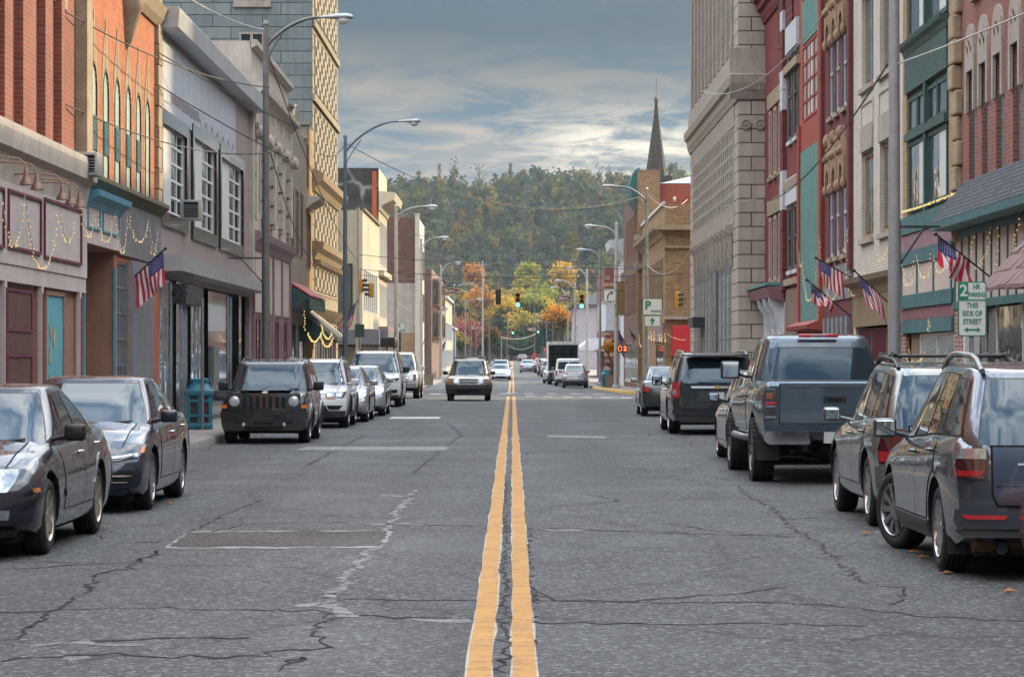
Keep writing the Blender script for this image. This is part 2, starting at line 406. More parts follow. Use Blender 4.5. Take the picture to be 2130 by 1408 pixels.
# pavements with kerbs: straight runs, rounded at the crossing
def walk(side, D0, D1, round0, round1):
    kx = KL if side < 0 else KR; out = side * 30.0; r = 3.2; sg = side
    edge = []                                           # kerb edge, from near to far
    if round0:
        edge += [(out, D0)] + [(kx + sg * (r - r * math.sin(t)), D0 + r - r * math.cos(t)) for t in [k * math.pi / 16 for k in range(9)]]
    else: edge += [(kx, D0)]
    for d in Ds:
        if D0 + 4 < d < D1 - 4: edge.append((kx, d))
    if round1:
        edge += [(kx + sg * (r - r * math.cos(t)), D1 - r + r * math.sin(t)) for t in [k * math.pi / 16 for k in range(9)]] + [(out, D1)]
    else: edge += [(kx, D1)]
    mb = MB(); kb = MB()
    def off(i, d):
        p = Vector(edge[i]); a = Vector(edge[max(i - 1, 0)]); b = Vector(edge[min(i + 1, len(edge) - 1)])
        t = (b - a).normalized(); n = Vector((t.y, -t.x)) * (1 if sg > 0 else -1)
        return p + n * d
    for i in range(len(edge) - 1):
        a, b = off(i, 0.16), off(i + 1, 0.16); za, zb = gz(edge[i][1]) + SWH, gz(edge[i + 1][1]) + SWH
        mb.quad((a.x, a.y, za), (b.x, b.y, zb), (out, max(min(b.y, D1 - 0.1), D0 + .1), zb), (out, max(min(a.y, D1 - .1), D0 + .1), za))
        D = (edge[i][1] + edge[i + 1][1]) / 2
        m = 1 if (side > 0 and 98 < D < 119) or (side > 0 and 131 < D < 172) or (side < 0 and 131 < D < 178) else 0
        prof = ((0, -0.02), (0.02, SWH - 0.02), (0.04, SWH + 0.003), (0.158, SWH + 0.003))
        g0, g1 = gz(edge[i][1]), gz(edge[i + 1][1])
        for (o1, h1), (o2, h2) in zip(prof, prof[1:]):
            p, q, p2, q2 = off(i, o1), off(i + 1, o1), off(i, o2), off(i + 1, o2)
            kb.quad((p.x, p.y, g0 + h1), (q.x, q.y, g1 + h1), (q2.x, q2.y, g1 + h2), (p2.x, p2.y, g0 + h2), m)
    tag(mb.build('pavement', pave), kind='structure')
    tag(kb.build('kerb', [kerbm, kerby], smooth=50), kind='structure')
walk(-1, -30, 119, False, True); walk(1, -30, 119, False, True)
walk(-1, 131.5, 600, True, False); walk(1, 131.5, 600, True, False)

# painted markings, each a sheet 4 mm over the road
def ribbon(mb, x0, x1, D0, D1, dz=0.004, wob=0.0, m=0, step=4.0):
    n = max(1, int((D1 - D0) / step)); pts = []
    rr = random.Random(int(D0 * 7 + x0 * 100))
    for i in range(n + 1):
        d = D0 + (D1 - D0) * i / n; pts.append((d, rr.uniform(-wob, wob), rr.uniform(-wob, wob)))
    for (a, p, q), (b, p2, q2) in zip(pts, pts[1:]):
        mb.quad((x0 + p, a, gz(a) + dz), (x1 + q, a, gz(a) + dz), (x1 + q2, b, gz(b) + dz), (x0 + p2, b, gz(b) + dz), m)
cx = lambda d: -0.062 if d < 60 else -0.062 - (d - 60) * 0.0006
for k, (a, b) in enumerate(((-0.185, -0.052), (0.062, 0.19))):
    mb = MB()
    ribbon(mb, a - 0.062, b - 0.062, 4, 40, wob=0.006, step=1.0); ribbon(mb, a - 0.066, b - 0.066, 40, 121, wob=0.008, step=2.0)
    tag(mb.build('yellow_line', yel), kind='structure')
    mb = MB(); ribbon(mb, a - 0.066, b - 0.066, 136, 560, wob=0.006, step=6)
    tag(mb.build('yellow_line', yel), kind='structure')
    mb = MB(); ribbon(mb, a - 0.072, b - 0.052, 4, 60, 0.0022, wob=0.012, step=0.8)
    tag(mb.build('faded_line_edge', wornpaint('old pale line', (0.40, 0.36, 0.27), wear=0.55)), kind='structure')
def dash(x0, D0, x1, D1, w_=0.45, name='crosswalk_line'):
    mb = MB(); mb.quad((x0, D0, gz(D0) + .004), (x1, D1, gz(D1) + .004), (x1, D1 + w_, gz(D1) + .004), (x0, D0 + w_, gz(D0) + .004))
    tag(mb.build(name, wht), kind='structure')
for i in range(6):
    x = 0.6 + i * 0.80; dash(x, 121.5 - i * 1.5, x + 0.42, 121.5 - (i + .5) * 1.5, 1.1)
for i in range(9):
    x = -5.2 + i * 1.15
    if abs(x) > .4: dash(x, 132.4 - abs(x) * .25, x + 0.5, 132.4 - abs(x + .5) * .25, 1.3)
dash(-0.30, 134.6, 0.2, 134.6, 1.0)
dash(-5.4, 128.5, -4.4, 127.5, .9); dash(-4.0, 129.4, -3.2, 128.8, .9)
# patches, fillers and long cracks, laid where they lie on the road
def G(px, py):
    D = EYE * F / (py - HY); return ((px - VX) * D / F, D)
def flatpoly(name, pts, mat, dz=0.004, jag=0.0, seed=1):
    rr = random.Random(seed); P = [G(*p) for p in pts]; Q = []
    for i in range(len(P)):
        a, b = P[i], P[(i + 1) % len(P)]; n = max(1, int(math.dist(a, b) / 0.12)) if jag else 1
        for k in range(n):
            t = k / n; Q.append((a[0] + (b[0] - a[0]) * t + rr.uniform(-jag, jag), a[1] + (b[1] - a[1]) * t + rr.uniform(-jag, jag) * 3))
    mb = MB(); mb.add([(x, y, gz(y) + dz) for x, y in Q], [list(range(len(Q)))])
    tag(mb.build(name, mat), kind='structure')
flatpoly('road_patch_edge', [(338, 1140.5), (396, 1105.5), (816, 1103.5), (794, 1139)], wornpaint('pale patch edge', (0.27, 0.27, 0.265), (0.075, 0.075, 0.075), wear=0.53), 0.003, 0.03)
flatpoly('road_patch', [(348, 1138), (398, 1107), (806, 1105), (788, 1136)], asph_patch, 0.006, 0.03)
flatpoly('road_patch', [(612, 936), (640, 929), (934, 929), (926, 937)], seal, 0.004, 0.03)
flatpoly('road_patch', [(1137, 905), (1140, 909), (1264, 912), (1258, 907)], seal, 0.004, 0.03)
flatpoly('road_patch', [(808, 871), (816, 867), (916, 867), (914, 871)], wht, 0.004, 0.02)
def crack(pts, wd=0.014, mat=crackm, name='road_crack', dz=0.003, seed=0, jit=0.05):
    rr = random.Random(seed + int(pts[0][0])); P = []
    for a, b in zip(pts, pts[1:]):
        A, B = Vector(G(*a)), Vector(G(*b)); n = max(2, int((B - A).length / 0.11))
        for k in range(n):
            q = A + (B - A) * (k / n); P.append(q + Vector((rr.gauss(0, jit * .55), rr.gauss(0, jit))))
    P.append(Vector(G(*pts[-1]))); mb = MB(); vs = []
    for i, p in enumerate(P):
        t = (P[min(i + 1, len(P) - 1)] - P[max(i - 1, 0)]); t = t.normalized() if t.length > 1e-6 else Vector((1, 0))
        n = Vector((-t.y, t.x)); wl = wd * rr.uniform(0.25, 1.35)
        vs += [(p.x + n.x * wl, p.y + n.y * wl * 2.2, gz(p.y) + dz), (p.x - n.x * wl, p.y - n.y * wl * 2.2, gz(p.y) + dz)]
    mb.add(vs, [(2 * i, 2 * i + 1, 2 * i + 3, 2 * i + 2) for i in range(len(P) - 1)])
    tag(mb.build(name, mat), kind='structure')
for k, pts in enumerate([
    [(0, 1372), (200, 1360), (480, 1368), (690, 1345)], [(700, 1246), (900, 1249), (1030, 1249)], [(1100, 1245), (1270, 1252), (1500, 1253), (1700, 1256), (1900, 1280), (2130, 1292)],
    [(680, 1276), (900, 1287), (1000, 1287)], [(1110, 1293), (1400, 1297), (1800, 1303)], [(0, 1271), (130, 1267), (280, 1264), (480, 1268), (680, 1273)],
    [(820, 1090), (1020, 1096), (1200, 1101), (1500, 1112), (1650, 1117)], [(400, 1104), (470, 1068), (545, 1040)], [(0, 1186), (150, 1176), (280, 1171), (332, 1145)],
    [(25, 1330), (80, 1290), (130, 1262), (190, 1222), (200, 1196), (270, 1180), (330, 1145)], [(1530, 1010), (1560, 1036), (1610, 1058), (1650, 1102), (1700, 1125), (1742, 1166)],
    [(1745, 1170), (1790, 1210), (1880, 1222), (1885, 1240), (1850, 1258)], [(1110, 1230), (1150, 1247), (1280, 1252), (1480, 1238), (1640, 1222)], [(1050, 1404), (1056, 1340), (1044, 1290), (1052, 1240), (1046, 1170), (1056, 1110), (1050, 1060), (1054, 1000)],
    [(690, 1346), (650, 1312), (690, 1276)], [(590, 1380), (640, 1365), (580, 1395)], [(1100, 1100), (1096, 1170), (1110, 1220), (1094, 1300), (1106, 1340)], [(380, 1000), (600, 986), (780, 980), (1000, 988)],
    [(640, 968), (700, 935), (760, 905)], [(1230, 1050), (1290, 1040), (1230, 1030)], [(860, 985), (900, 950), (960, 905), (930, 880)], [(1620, 1080), (1700, 1076)], [(180, 1130), (330, 1128), (520, 1090), (720, 1086)],
    [(1180, 965), (1400, 980), (1530, 1000)], [(100, 1340), (300, 1328), (520, 1326)], [(1380, 1088), (1460, 1100), (1640, 1118)], [(760, 830), (830, 850), (880, 870), (800, 900)]]):
    crack(pts, 0.010 if k % 3 else 0.015, seed=k, jit=.06)
crack([(690, 1246), (740, 1180), (790, 1120), (830, 1060), (862, 1018)], 0.045, seal, 'crack_filler', 0.0025, 5, 0.07)
crack([(60, 1343), (170, 1338), (300, 1342)], 0.05, seal, 'crack_filler', 0.0025, 6)
crack([(860, 1288), (920, 1291), (980, 1290)], 0.05, seal, 'crack_filler', 0.0025, 8)
crack([(780, 1091), (850, 1089), (880, 1093)], 0.07, seal, 'crack_filler', 0.0025, 9)
crack([(620, 1262), (680, 1252), (720, 1283)], 0.06, seal, 'crack_filler', 0.0025, 10)
crack([(1110, 1098), (1160, 1102), (1215, 1104)], 0.06, seal, 'crack_filler', 0.0025, 12)
crack([(150, 1370), (185, 1366)], 0.06, seal, 'crack_filler', 0.0025, 13)
crack([(800, 1030), (860, 1034)], 0.05, seal, 'crack_filler', 0.0025, 14)
# ------------------------------------------------------------------ vehicles
lampglass = M('headlamp lens', (0.34, 0.36, 0.39), 0.08, 0.6, var=0.4, scale=14, coat=1.0)
lampdark = M('lamp housing', (0.06, 0.065, 0.07), 0.12, 0.6, var=0.3, coat=1.0)
redlens = M('red lens', (0.34, 0.014, 0.014), 0.12, var=0.3, scale=9, coat=1.0)
amber = M('amber lens', (0.62, 0.17, 0.02), 0.15, var=0.2, scale=9, coat=1.0)
bright_red = M('bright red lens', (0.50, 0.018, 0.022), 0.12, var=0.2, scale=9, coat=1.0)
greytrim = M('grey plastic trim', (0.030, 0.031, 0.033), 0.5, var=0.3, scale=6)
platem = M('licence plate', (0.55, 0.57, 0.60), 0.4, var=0.1)
darkin = M('dark cavity', (0.004, 0.004, 0.004), 0.9, var=0)
mesh_in = M('grille mesh', (0.010, 0.010, 0.011), 0.5, var=0.5, scale=60)
seat_m = M('seat cloth', (0.05, 0.048, 0.045), 0.9, var=0.3)
gold = M('gold badge', (0.55, 0.36, 0.06), 0.25, 0.8, var=0.1)

def interp(tab, y):
    if y <= tab[0][0]: return tab[0][1]
    for (a, p), (b, q) in zip(tab, tab[1:]):
        if y <= b:
            t = (y - a) / (b - a); t = t * t * (3 - 2 * t) * 0.5 + t * 0.5
            return p + (q - p) * t
    return tab[-1][1]

class Car:
    """one vehicle model: lower body lofted along its length with cut wheel arches, cabin lofted upwards, fittings laid on those surfaces"""
    def __init__(s, name, P): s.n = name; s.P = P; s.setup()
    def setup(s):
        P = s.P; L, W = P['L'], P['W']; s.yf, s.yr = L / 2, -L / 2
        s.fa = s.yf - P.get('fo', 0.95); s.ra = s.fa - P['wb']
        s.hw = W / 2; s.wr = P.get('wr', 0.33); s.gc = P.get('gc', 0.20)
        s.top = sorted([(y, z) for y, z in P['top']]); s.crown = P.get('crown', 0.05)
        s.rf, s.rr = P.get('rf', (0.10, 0.10)), P.get('rr', (0.07, 0.10))   # plan curve and vertical curve of both ends
    def half(s, y):
        e = s.P.get('taper', 0.05)
        a = abs(y) / (s.P['L'] / 2)
        return s.hw * (1 - e * max(0, (a - 0.55) / 0.45) ** 2)
    def bot(s, y):
        d = s.P.get('ends', 0.10); a = max(0, abs(y) - (s.P['L'] / 2 - 0.6)) / 0.6
        return s.gc + d * a * a
    SEC = ((0.0, 0.0), (0.78, 0.0), (0.93, 0.03), (0.975, 0.13), (0.995, 0.36), (1.0, 0.60), (0.985, 0.80), (0.955, 0.93), (0.90, 1.0))
    def sec(s, y):
        w_, zb, zt = s.half(y), s.bot(y), interp(s.top, y); c = s.crown
        sh = s.P.get('shoulder', 1.0)
        pts = []
        for a, b in s.SEC:
            if b > 0.7: a = a - (1 - sh) * (b - 0.7) / 0.3 * 0.6
            pts.append((a * w_, zb + b * (zt - zb)))
        k = pts[-1][0]
        return pts + [(k * 0.80, zt + c * 0.45), (k * 0.45, zt + c * 0.85), (0.0, zt + c)]
    def sidex(s, y, z):
        pts = s.sec(y)[2:9]
        if z <= pts[0][1]: return pts[0][0]
        for (xa, za), (xb, zb) in zip(pts, pts[1:]):
            if z <= zb: return xa + (xb - xa) * (z - za) / max(1e-6, zb - za)
        return pts[-1][0]
    def endy(s, front, x, z):
        """distance the front (or rear) surface falls back at x, z"""
        k, kv = s.rf if front else s.rr
        zt = interp(s.top, s.yf if front else s.yr); zb = s.gc + 0.1
        a = min(1.2, abs(x) / s.hw); b = (z - (zb + zt) * 0.45) / max(0.2, zt - zb)
        return k * (0.35 * a ** 2 + 0.65 * a ** 6) + kv * (max(0, b) ** 2 * 1.2 + max(0, -b) ** 2 * 1.6)
    def fpos(s, front, x, z, off=0.0):
        y = (s.yf - s.endy(front, x, z) + off) if front else (s.yr + s.endy(front, x, z) - off)
        return (x, y, z)
    def body(s):
        P = s.P; ys = []; n = 30
        for i in range(n + 1):
            ys.append(s.yr + (s.yf - s.yr) * i / n)
        ys += [s.yr + .04, s.yr + .1, s.yf - .04, s.yf - .1] + [y for y, z in s.top if s.yr < y < s.yf]; ys = sorted(set(round(y, 4) for y in ys))
        rows = []
        for y in ys:
            pts = s.sec(y); rows.append((y, pts))
        mb = MB(); m = len(rows[0][1]); ring = 2 * m - 2
        vs = []
        for y, pts in rows:
            loop = [(x, z) for x, z in pts] + [(-x, z) for x, z in pts[-2:0:-1]]
            for x, z in loop:
                yy = y
                if y > s.yf - 0.75: yy = y - s.endy(True, x, z) * ((y - (s.yf - 0.75)) / 0.75) ** 2
                if y < s.yr + 0.75: yy = y + s.endy(False, x, z) * (((s.yr + 0.75) - y) / 0.75) ** 2
                vs.append((x, yy, z))
        fs = []
        for i in range(len(rows) - 1):
            for k in range(ring):
                fs.append((i * ring + k, i * ring + (k + 1) % ring, (i + 1) * ring + (k + 1) % ring, (i + 1) * ring + k))
        mb.add(vs, fs)
        # curved caps
        K = 10
        for front, row in ((False, rows[0]), (True, rows[-1])):
            pts = row[1]
            lad = [[s.fpos(front, x * (2 * k / K - 1), z) for k in range(K + 1)] for x, z in pts[1:]]
            for a, b in zip(lad, lad[1:]):
                for k in range(K): mb.quad(a[k], a[k + 1], b[k + 1], b[k])
        o = mb.build('body', [s.paint, darkin])
        # wheel arches
        cut = MB(); ar = s.wr * P.get('arch', 1.20)
        for y in (s.fa, s.ra):
            for sx in (-1, 1):
                a, b = sx * (s.hw - 0.30), sx * (s.hw + 0.2)
                prof = [(ar * math.cos(t), ar * math.sin(t)) for t in [2 * math.pi * i / 40 for i in range(40)]]
                cut.prism(prof, lambda p, q, d, y=y: (d, y + p, s.wr + q), min(a, b), max(a, b), 1)
        c = cut.build('cut', [s.paint, darkin])
        md = o.modifiers.new('b', 'BOOLEAN'); md.object = c; md.operation = 'DIFFERENCE'; md.solver = 'EXACT'
        dg = bpy.context.evaluated_depsgraph_get(); me = bpy.data.meshes.new_from_object(o.evaluated_get(dg))
        o.modifiers.clear(); old = o.data; o.data = me; bpy.data.meshes.remove(old); bpy.data.objects.remove(c)
        me.polygons.foreach_set('use_smooth', [True] * len(me.polygons)); me.set_sharp_from_angle(angle=R(38))
        o.parent = s.root; return o
    # ---- cabin
    def cab(s, face, p, t, off=0.0):
        """point on the cabin: face 'f','b','l','r'; p along the face (-1..1), t from belt to roof"""
        C = s.P['cab']; n = C.get('n', 7.0)
        e = t ** C.get('bulge', 0.9)
        yf = C['f0'] + (C['f1'] - C['f0']) * (t + C.get('fc', 0.06) * math.sin(math.pi * t)); yr = C['r0'] + (C['r1'] - C['r0']) * (t - C.get('rc', 0.05) * math.sin(math.pi * t))
        w0, w1 = C['w0'], C['w1']; w_ = w0 + (w1 - w0) * (t ** 1.25)
        yc, h = (yf + yr) / 2, (yf - yr) / 2
        if face in 'fb':
            q = (1 - min(1, abs(p)) ** n) ** (1 / n); x, y = p * w_, q * h * (1 if face == 'f' else -1)
        elif face in 'lr':
            q = (1 - min(1, abs(p)) ** n) ** (1 / n); x, y = q * w_ * (1 if face == 'r' else -1), p * h
        else:                                                       # angle parameter for the shell
            a = p; cx_, sy_ = math.cos(a), math.sin(a)
            x = math.copysign(abs(cx_) ** (2 / n), cx_) * w_; y = math.copysign(abs(sy_) ** (2 / n), sy_) * h
        Y = yc + y
        zb = interp(s.top, Y) - 0.03; zr = s.roofz(Y)
        z = zb + (zr - zb) * t
        return Vector((x, Y, z))
    def roofz(s, y):
        C = s.P['cab']; return interp(C['roof'], y)
    def cabin(s):
        C = s.P['cab']; n = 64; mb = MB(); rings = []
        for t in (-0.12, 0.0, 0.2, 0.4, 0.6, 0.8, 0.92, 1.0):
            rings.append([s.cab('a', 2 * math.pi * (k + .5) / n, max(t, 0)) + Vector((0, 0, min(t, 0))) for k in range(n)])
        top = rings[-1]; cxy = sum((v.y for v in top)) / n
        rh = C.get('rh', 0.05)
        for sc, dzz in ((0.985, 0.22), (0.95, 0.5), (0.88, 0.75), (0.6, 0.95), (0.25, 1.0)):
            rings.append([Vector((v.x * sc, cxy + (v.y - cxy) * sc, s.roofz(cxy + (v.y - cxy) * sc) + rh * dzz)) for v in top])
        vs = [v for r_ in rings for v in r_]; fs = []
        for i in range(len(rings) - 1):
            for k in range(n): fs.append((i * n + k, i * n + (k + 1) % n, (i + 1) * n + (k + 1) % n, (i + 1) * n + k))
        fs.append([(len(rings) - 1) * n + k for k in range(n)])
        mb.add(vs, fs); mb.build('cabin', s.paint, s.root, smooth=50)
    def pane(s, name, face, p0, p1, t0, t1, mat=None, off=0.006, q0=None, q1=None, parent=None, nu=8, nv=6, surround=True):
        """panel on the cabin; p0..p1 at the belt, q0..q1 at the top"""
        q0 = p0 if q0 is None else q0; q1 = p1 if q1 is None else q1
        def mk(pp0, pp1, qq0, qq1, tt0, tt1, o):
            def fn(u, v):
                t = tt0 + (tt1 - tt0) * v; a = pp0 + (qq0 - pp0) * v; b = pp1 + (qq1 - pp1) * v
                p = a + (b - a) * u; e = 0.004
                P0 = s.cab(face, p, t); d1 = s.cab(face, min(p + e, 1), t) - s.cab(face, max(p - e, -1), t); d2 = s.cab(face, p, min(t + e, 1)) - s.cab(face, p, max(t - e, 0))
                nn = d1.cross(d2)
                if nn.length < 1e-9: nn = Vector((0, 0, 1))
                nn.normalize(); C = s.P['cab']; ctr = Vector((0, (C['f0'] + C['r0']) / 2, P0.z - .2))
                if nn.dot(P0 - ctr) < 0: nn = -nn
                return P0 + nn * o
            return fn
        if surround:
            d = 0.022; dp = 0.035
            mb = MB(); mb.grid(mk(p0 - dp * .6, p1 + dp * .6, q0 - dp * .6, q1 + dp * .6, max(0.0, t0 - d), min(1, t1 + d), off - 0.003), nu, nv)
            fr = mb.build('window_seal', black, None, smooth=40)
        mb = MB(); mb.grid(mk(p0, p1, q0, q1, t0, t1, off), nu, nv)
        o = mb.build(name, mat or carglass, s.root, smooth=40)
        if surround: fr.parent = o
        return o
    # ---- panels on body
    def onside(s, name, sx, poly, mat, off=0.005, parent=None, nv=8):
        """panel on the body side between two z limits: poly = list of (y, zlow, zhigh)"""
        mb = MB(); rows = []
        for y, z0, z1 in poly:
            rows.append([(sx * (s.sidex(y, z0 + (z1 - z0) * k / nv) + off), y, z0 + (z1 - z0) * k / nv) for k in range(nv + 1)])
        for a, b in zip(rows, rows[1:]):
            for k in range(nv): mb.quad(a[k], a[k + 1], b[k + 1], b[k])
        # turned edge back to the body
        def edge(l0, l1):
            for (a, b) in zip(zip(l0, l0[1:]), zip(l1, l1[1:])): mb.quad(a[0], a[1], b[1], b[0])
        inn = lambda p: (p[0] - sx * (off + .01), p[1], p[2])
        for row in (rows[0], rows[-1]): edge(row, [inn(p) for p in row])
        for k in (0, nv): l = [r_[k] for r_ in rows]; edge(l, [inn(p) for p in l])
        return mb.build(name, mat, parent or s.root, smooth=40)
    def onend(s, name, front, poly, mat, off=0.006, depth=0.02, parent=None, sub=5):
        """panel on the front or rear face: poly in (x, z), given as rows (z, x0, x1)"""
        mb = MB(); rows = []
        for z, x0, x1 in poly: rows.append([s.fpos(front, x0 + (x1 - x0) * k / sub, z, off) for k in range(sub + 1)])
        for a, b in zip(rows, rows[1:]):
            for k in range(sub): mb.quad(a[k], a[k + 1], b[k + 1], b[k])
        sg = -1 if front else 1
        inn = lambda p: (p[0], p[1] + sg * (off + depth), p[2])
        for row in (rows[0], rows[-1]):
            for k in range(sub): mb.quad(row[k], row[k + 1], inn(row[k + 1]), inn(row[k]))
        for k in (0, sub):
            l = [r_[k] for r_ in rows]
            for a, b in zip(l, l[1:]): mb.quad(a, b, inn(b), inn(a))
        return mb.build(name, mat, parent or s.root, smooth=40)
    def wheel(s, x, y, sx, steer=0.0, chunky=False, spokes=10, rimr=None, rimm=None):
        r = s.wr; wd = s.P.get('tw', 0.21); rr = rimr or s.P.get('rim', 0.68) * r
        e = empty('wheel', (x, y, r)); e.parent = s.root; e.rotation_euler = (0, 0, steer)
        mb = MB(); h = wd / 2
        prof = [(rr, -h * .82), (rr + .02, -h * .95), ((rr + r) / 2, -h), (r - .03, -h * .96), (r - .008, -h * .80), (r, -h * .5), (r, h * .5), (r - .008, h * .80), (r - .03, h * .96), ((rr + r) / 2, h), (rr + .02, h * .95), (rr, h * .82)]
        mb.lathe(prof, 40, axis='x')
        if chunky:
            for k in range(34):
                t = 2 * math.pi * k / 34
                for (a, b, sh) in ((-h * .98, -h * .38, 0), (-h * .30, h * .30, .07), (h * .38, h * .98, 0)):
                    c, sn = math.cos(t + sh), math.sin(t + sh); c2, s2 = math.cos(t + sh + .125), math.sin(t + sh + .125)
                    ri, ro = r - .02, r + .014
                    mb.add([(a, ri * c, ri * sn), (b, ri * c, ri * sn), (b, ri * c2, ri * s2), (a, ri * c2, ri * s2), (a, ro * c, ro * sn), (b, ro * c, ro * sn), (b, ro * c2, ro * s2), (a, ro * c2, ro * s2)],
                           [(4, 5, 6, 7), (0, 1, 5, 4), (1, 2, 6, 5), (2, 3, 7, 6), (3, 0, 4, 7)])
        else:
            for q in (-.55, -.18, .18, .55):                    # circumferential grooves
                mb.lathe([(r + .0015, h * q - .006), (r + .0015, h * q + .006)], 40, axis='x', m=1)
        mb.build('tyre', [rubber, darkin], e, smooth=40)
        mb = MB(); f = sx * h
        mb.lathe([(rr * 1.0, f * .95), (rr * .97, f * .97), (rr * .93, f * .86), (rr * .90, f * .2), (rr * .9, -f * .6)], 36, axis='x')
        mb.lathe([(rr * .24, f * .70), (rr * .21, f * .80), (.001, f * .82)], 18, axis='x')
        for k in range(spokes):
            t = 2 * math.pi * k / spokes
            hw0, hw1 = rr * .9 / spokes, rr * 1.15 / spokes
            hub, out = rr * .16, rr * .945
            c, sn = math.cos(t), math.sin(t)
            def pt(rad, w_, xx): return (xx, rad * c - w_ * sn, rad * sn + w_ * c)
            xa, xb, xi = f * .78, f * .90, f * .45
            v = [pt(hub, -hw0, xa), pt(hub, hw0, xa), pt(out, hw1, xb), pt(out, -hw1, xb), pt(hub, -hw0, xi), pt(hub, hw0, xi), pt(out, hw1, xi), pt(out, -hw1, xi)]
            mb.add(v, [(0, 1, 2, 3), (0, 3, 7, 4), (1, 5, 6, 2)])
        rm = mb.build('rim', rimm or alloy, e, smooth=35)
        mb = MB(); mb.lathe([(rr * .9, f * .1), (.001, f * .1)], 24, axis='x'); mb.lathe([(rr * .62, f * .2), (rr * .62, f * .14), (.001, f * .22)], 24, axis='x', m=1)
        mb.build('brake_disc', [darkin, darksteel], e)
        return e
    def mirror(s, sx, y=None, z=None, size=(0.20, 0.10, 0.14), mat=None, glass_=True):
        C = s.P['cab']; y = C['f0'] - 0.42 if y is None else y; z = interp(s.top, y) + 0.09 if z is None else z
        w_, d, h = size; x0 = s.P['cab']['w0'] - 0.04; mb = MB(); x1 = x0 + 0.10
        a, b = sx * x1, sx * (x1 + w_)
        mb.rbox(min(a, b), max(a, b), y - d / 2, y + d / 2, z - h / 2, z + h / 2, 0.03)
        mb.tube([(sx * (x0 - .04), y, z - h * .45), (sx * (x1 + .04), y, z - h * .2)], 0.022, 8)
        o = mb.build('mirror', mat or s.paint, s.root, smooth=60)
        mb = MB(); mb.rbox(min(a, b) + .018, max(a, b) - .018, y - d / 2 - .004, y - d / 2 + .02, z - h / 2 + .018, z + h / 2 - .018, .008)
        mb.build('mirror_glass', mirrorm, o); return o
    def handle(s, sx, y, z, mat, parent, ln=0.17):
        mb = MB(); x = s.sidex(y, z) + .004
        pts = [(sx * x, y - ln / 2, z), (sx * (x + .035), y - ln / 2 + .03, z + .002), (sx * (x + .038), y + ln / 2 - .03, z + .002), (sx * x, y + ln / 2, z)]
        mb.tube(pts, 0.013, 8); return mb.build('handle', mat, parent, smooth=60)
    def rail(s, sx, y0, y1, x, lift=0.06, mat=None, r=0.018, name='roof_rail'):
        mb = MB(); pts = []
        for k in range(9):
            t = k / 8; y = y0 + (y1 - y0) * t; l = lift * min(1, 6 * min(t, 1 - t) + 0.0)
            pts.append((sx * x, y, s.roofz(y) + s.P['cab'].get('rh', .05) * .45 + l))
        mb.tube(pts, r, 8); return mb.build(name, mat or black, s.root, smooth=60)

mirrorm = M('mirror glass', (0.55, 0.58, 0.60), 0.03, 1.0, var=0.0)

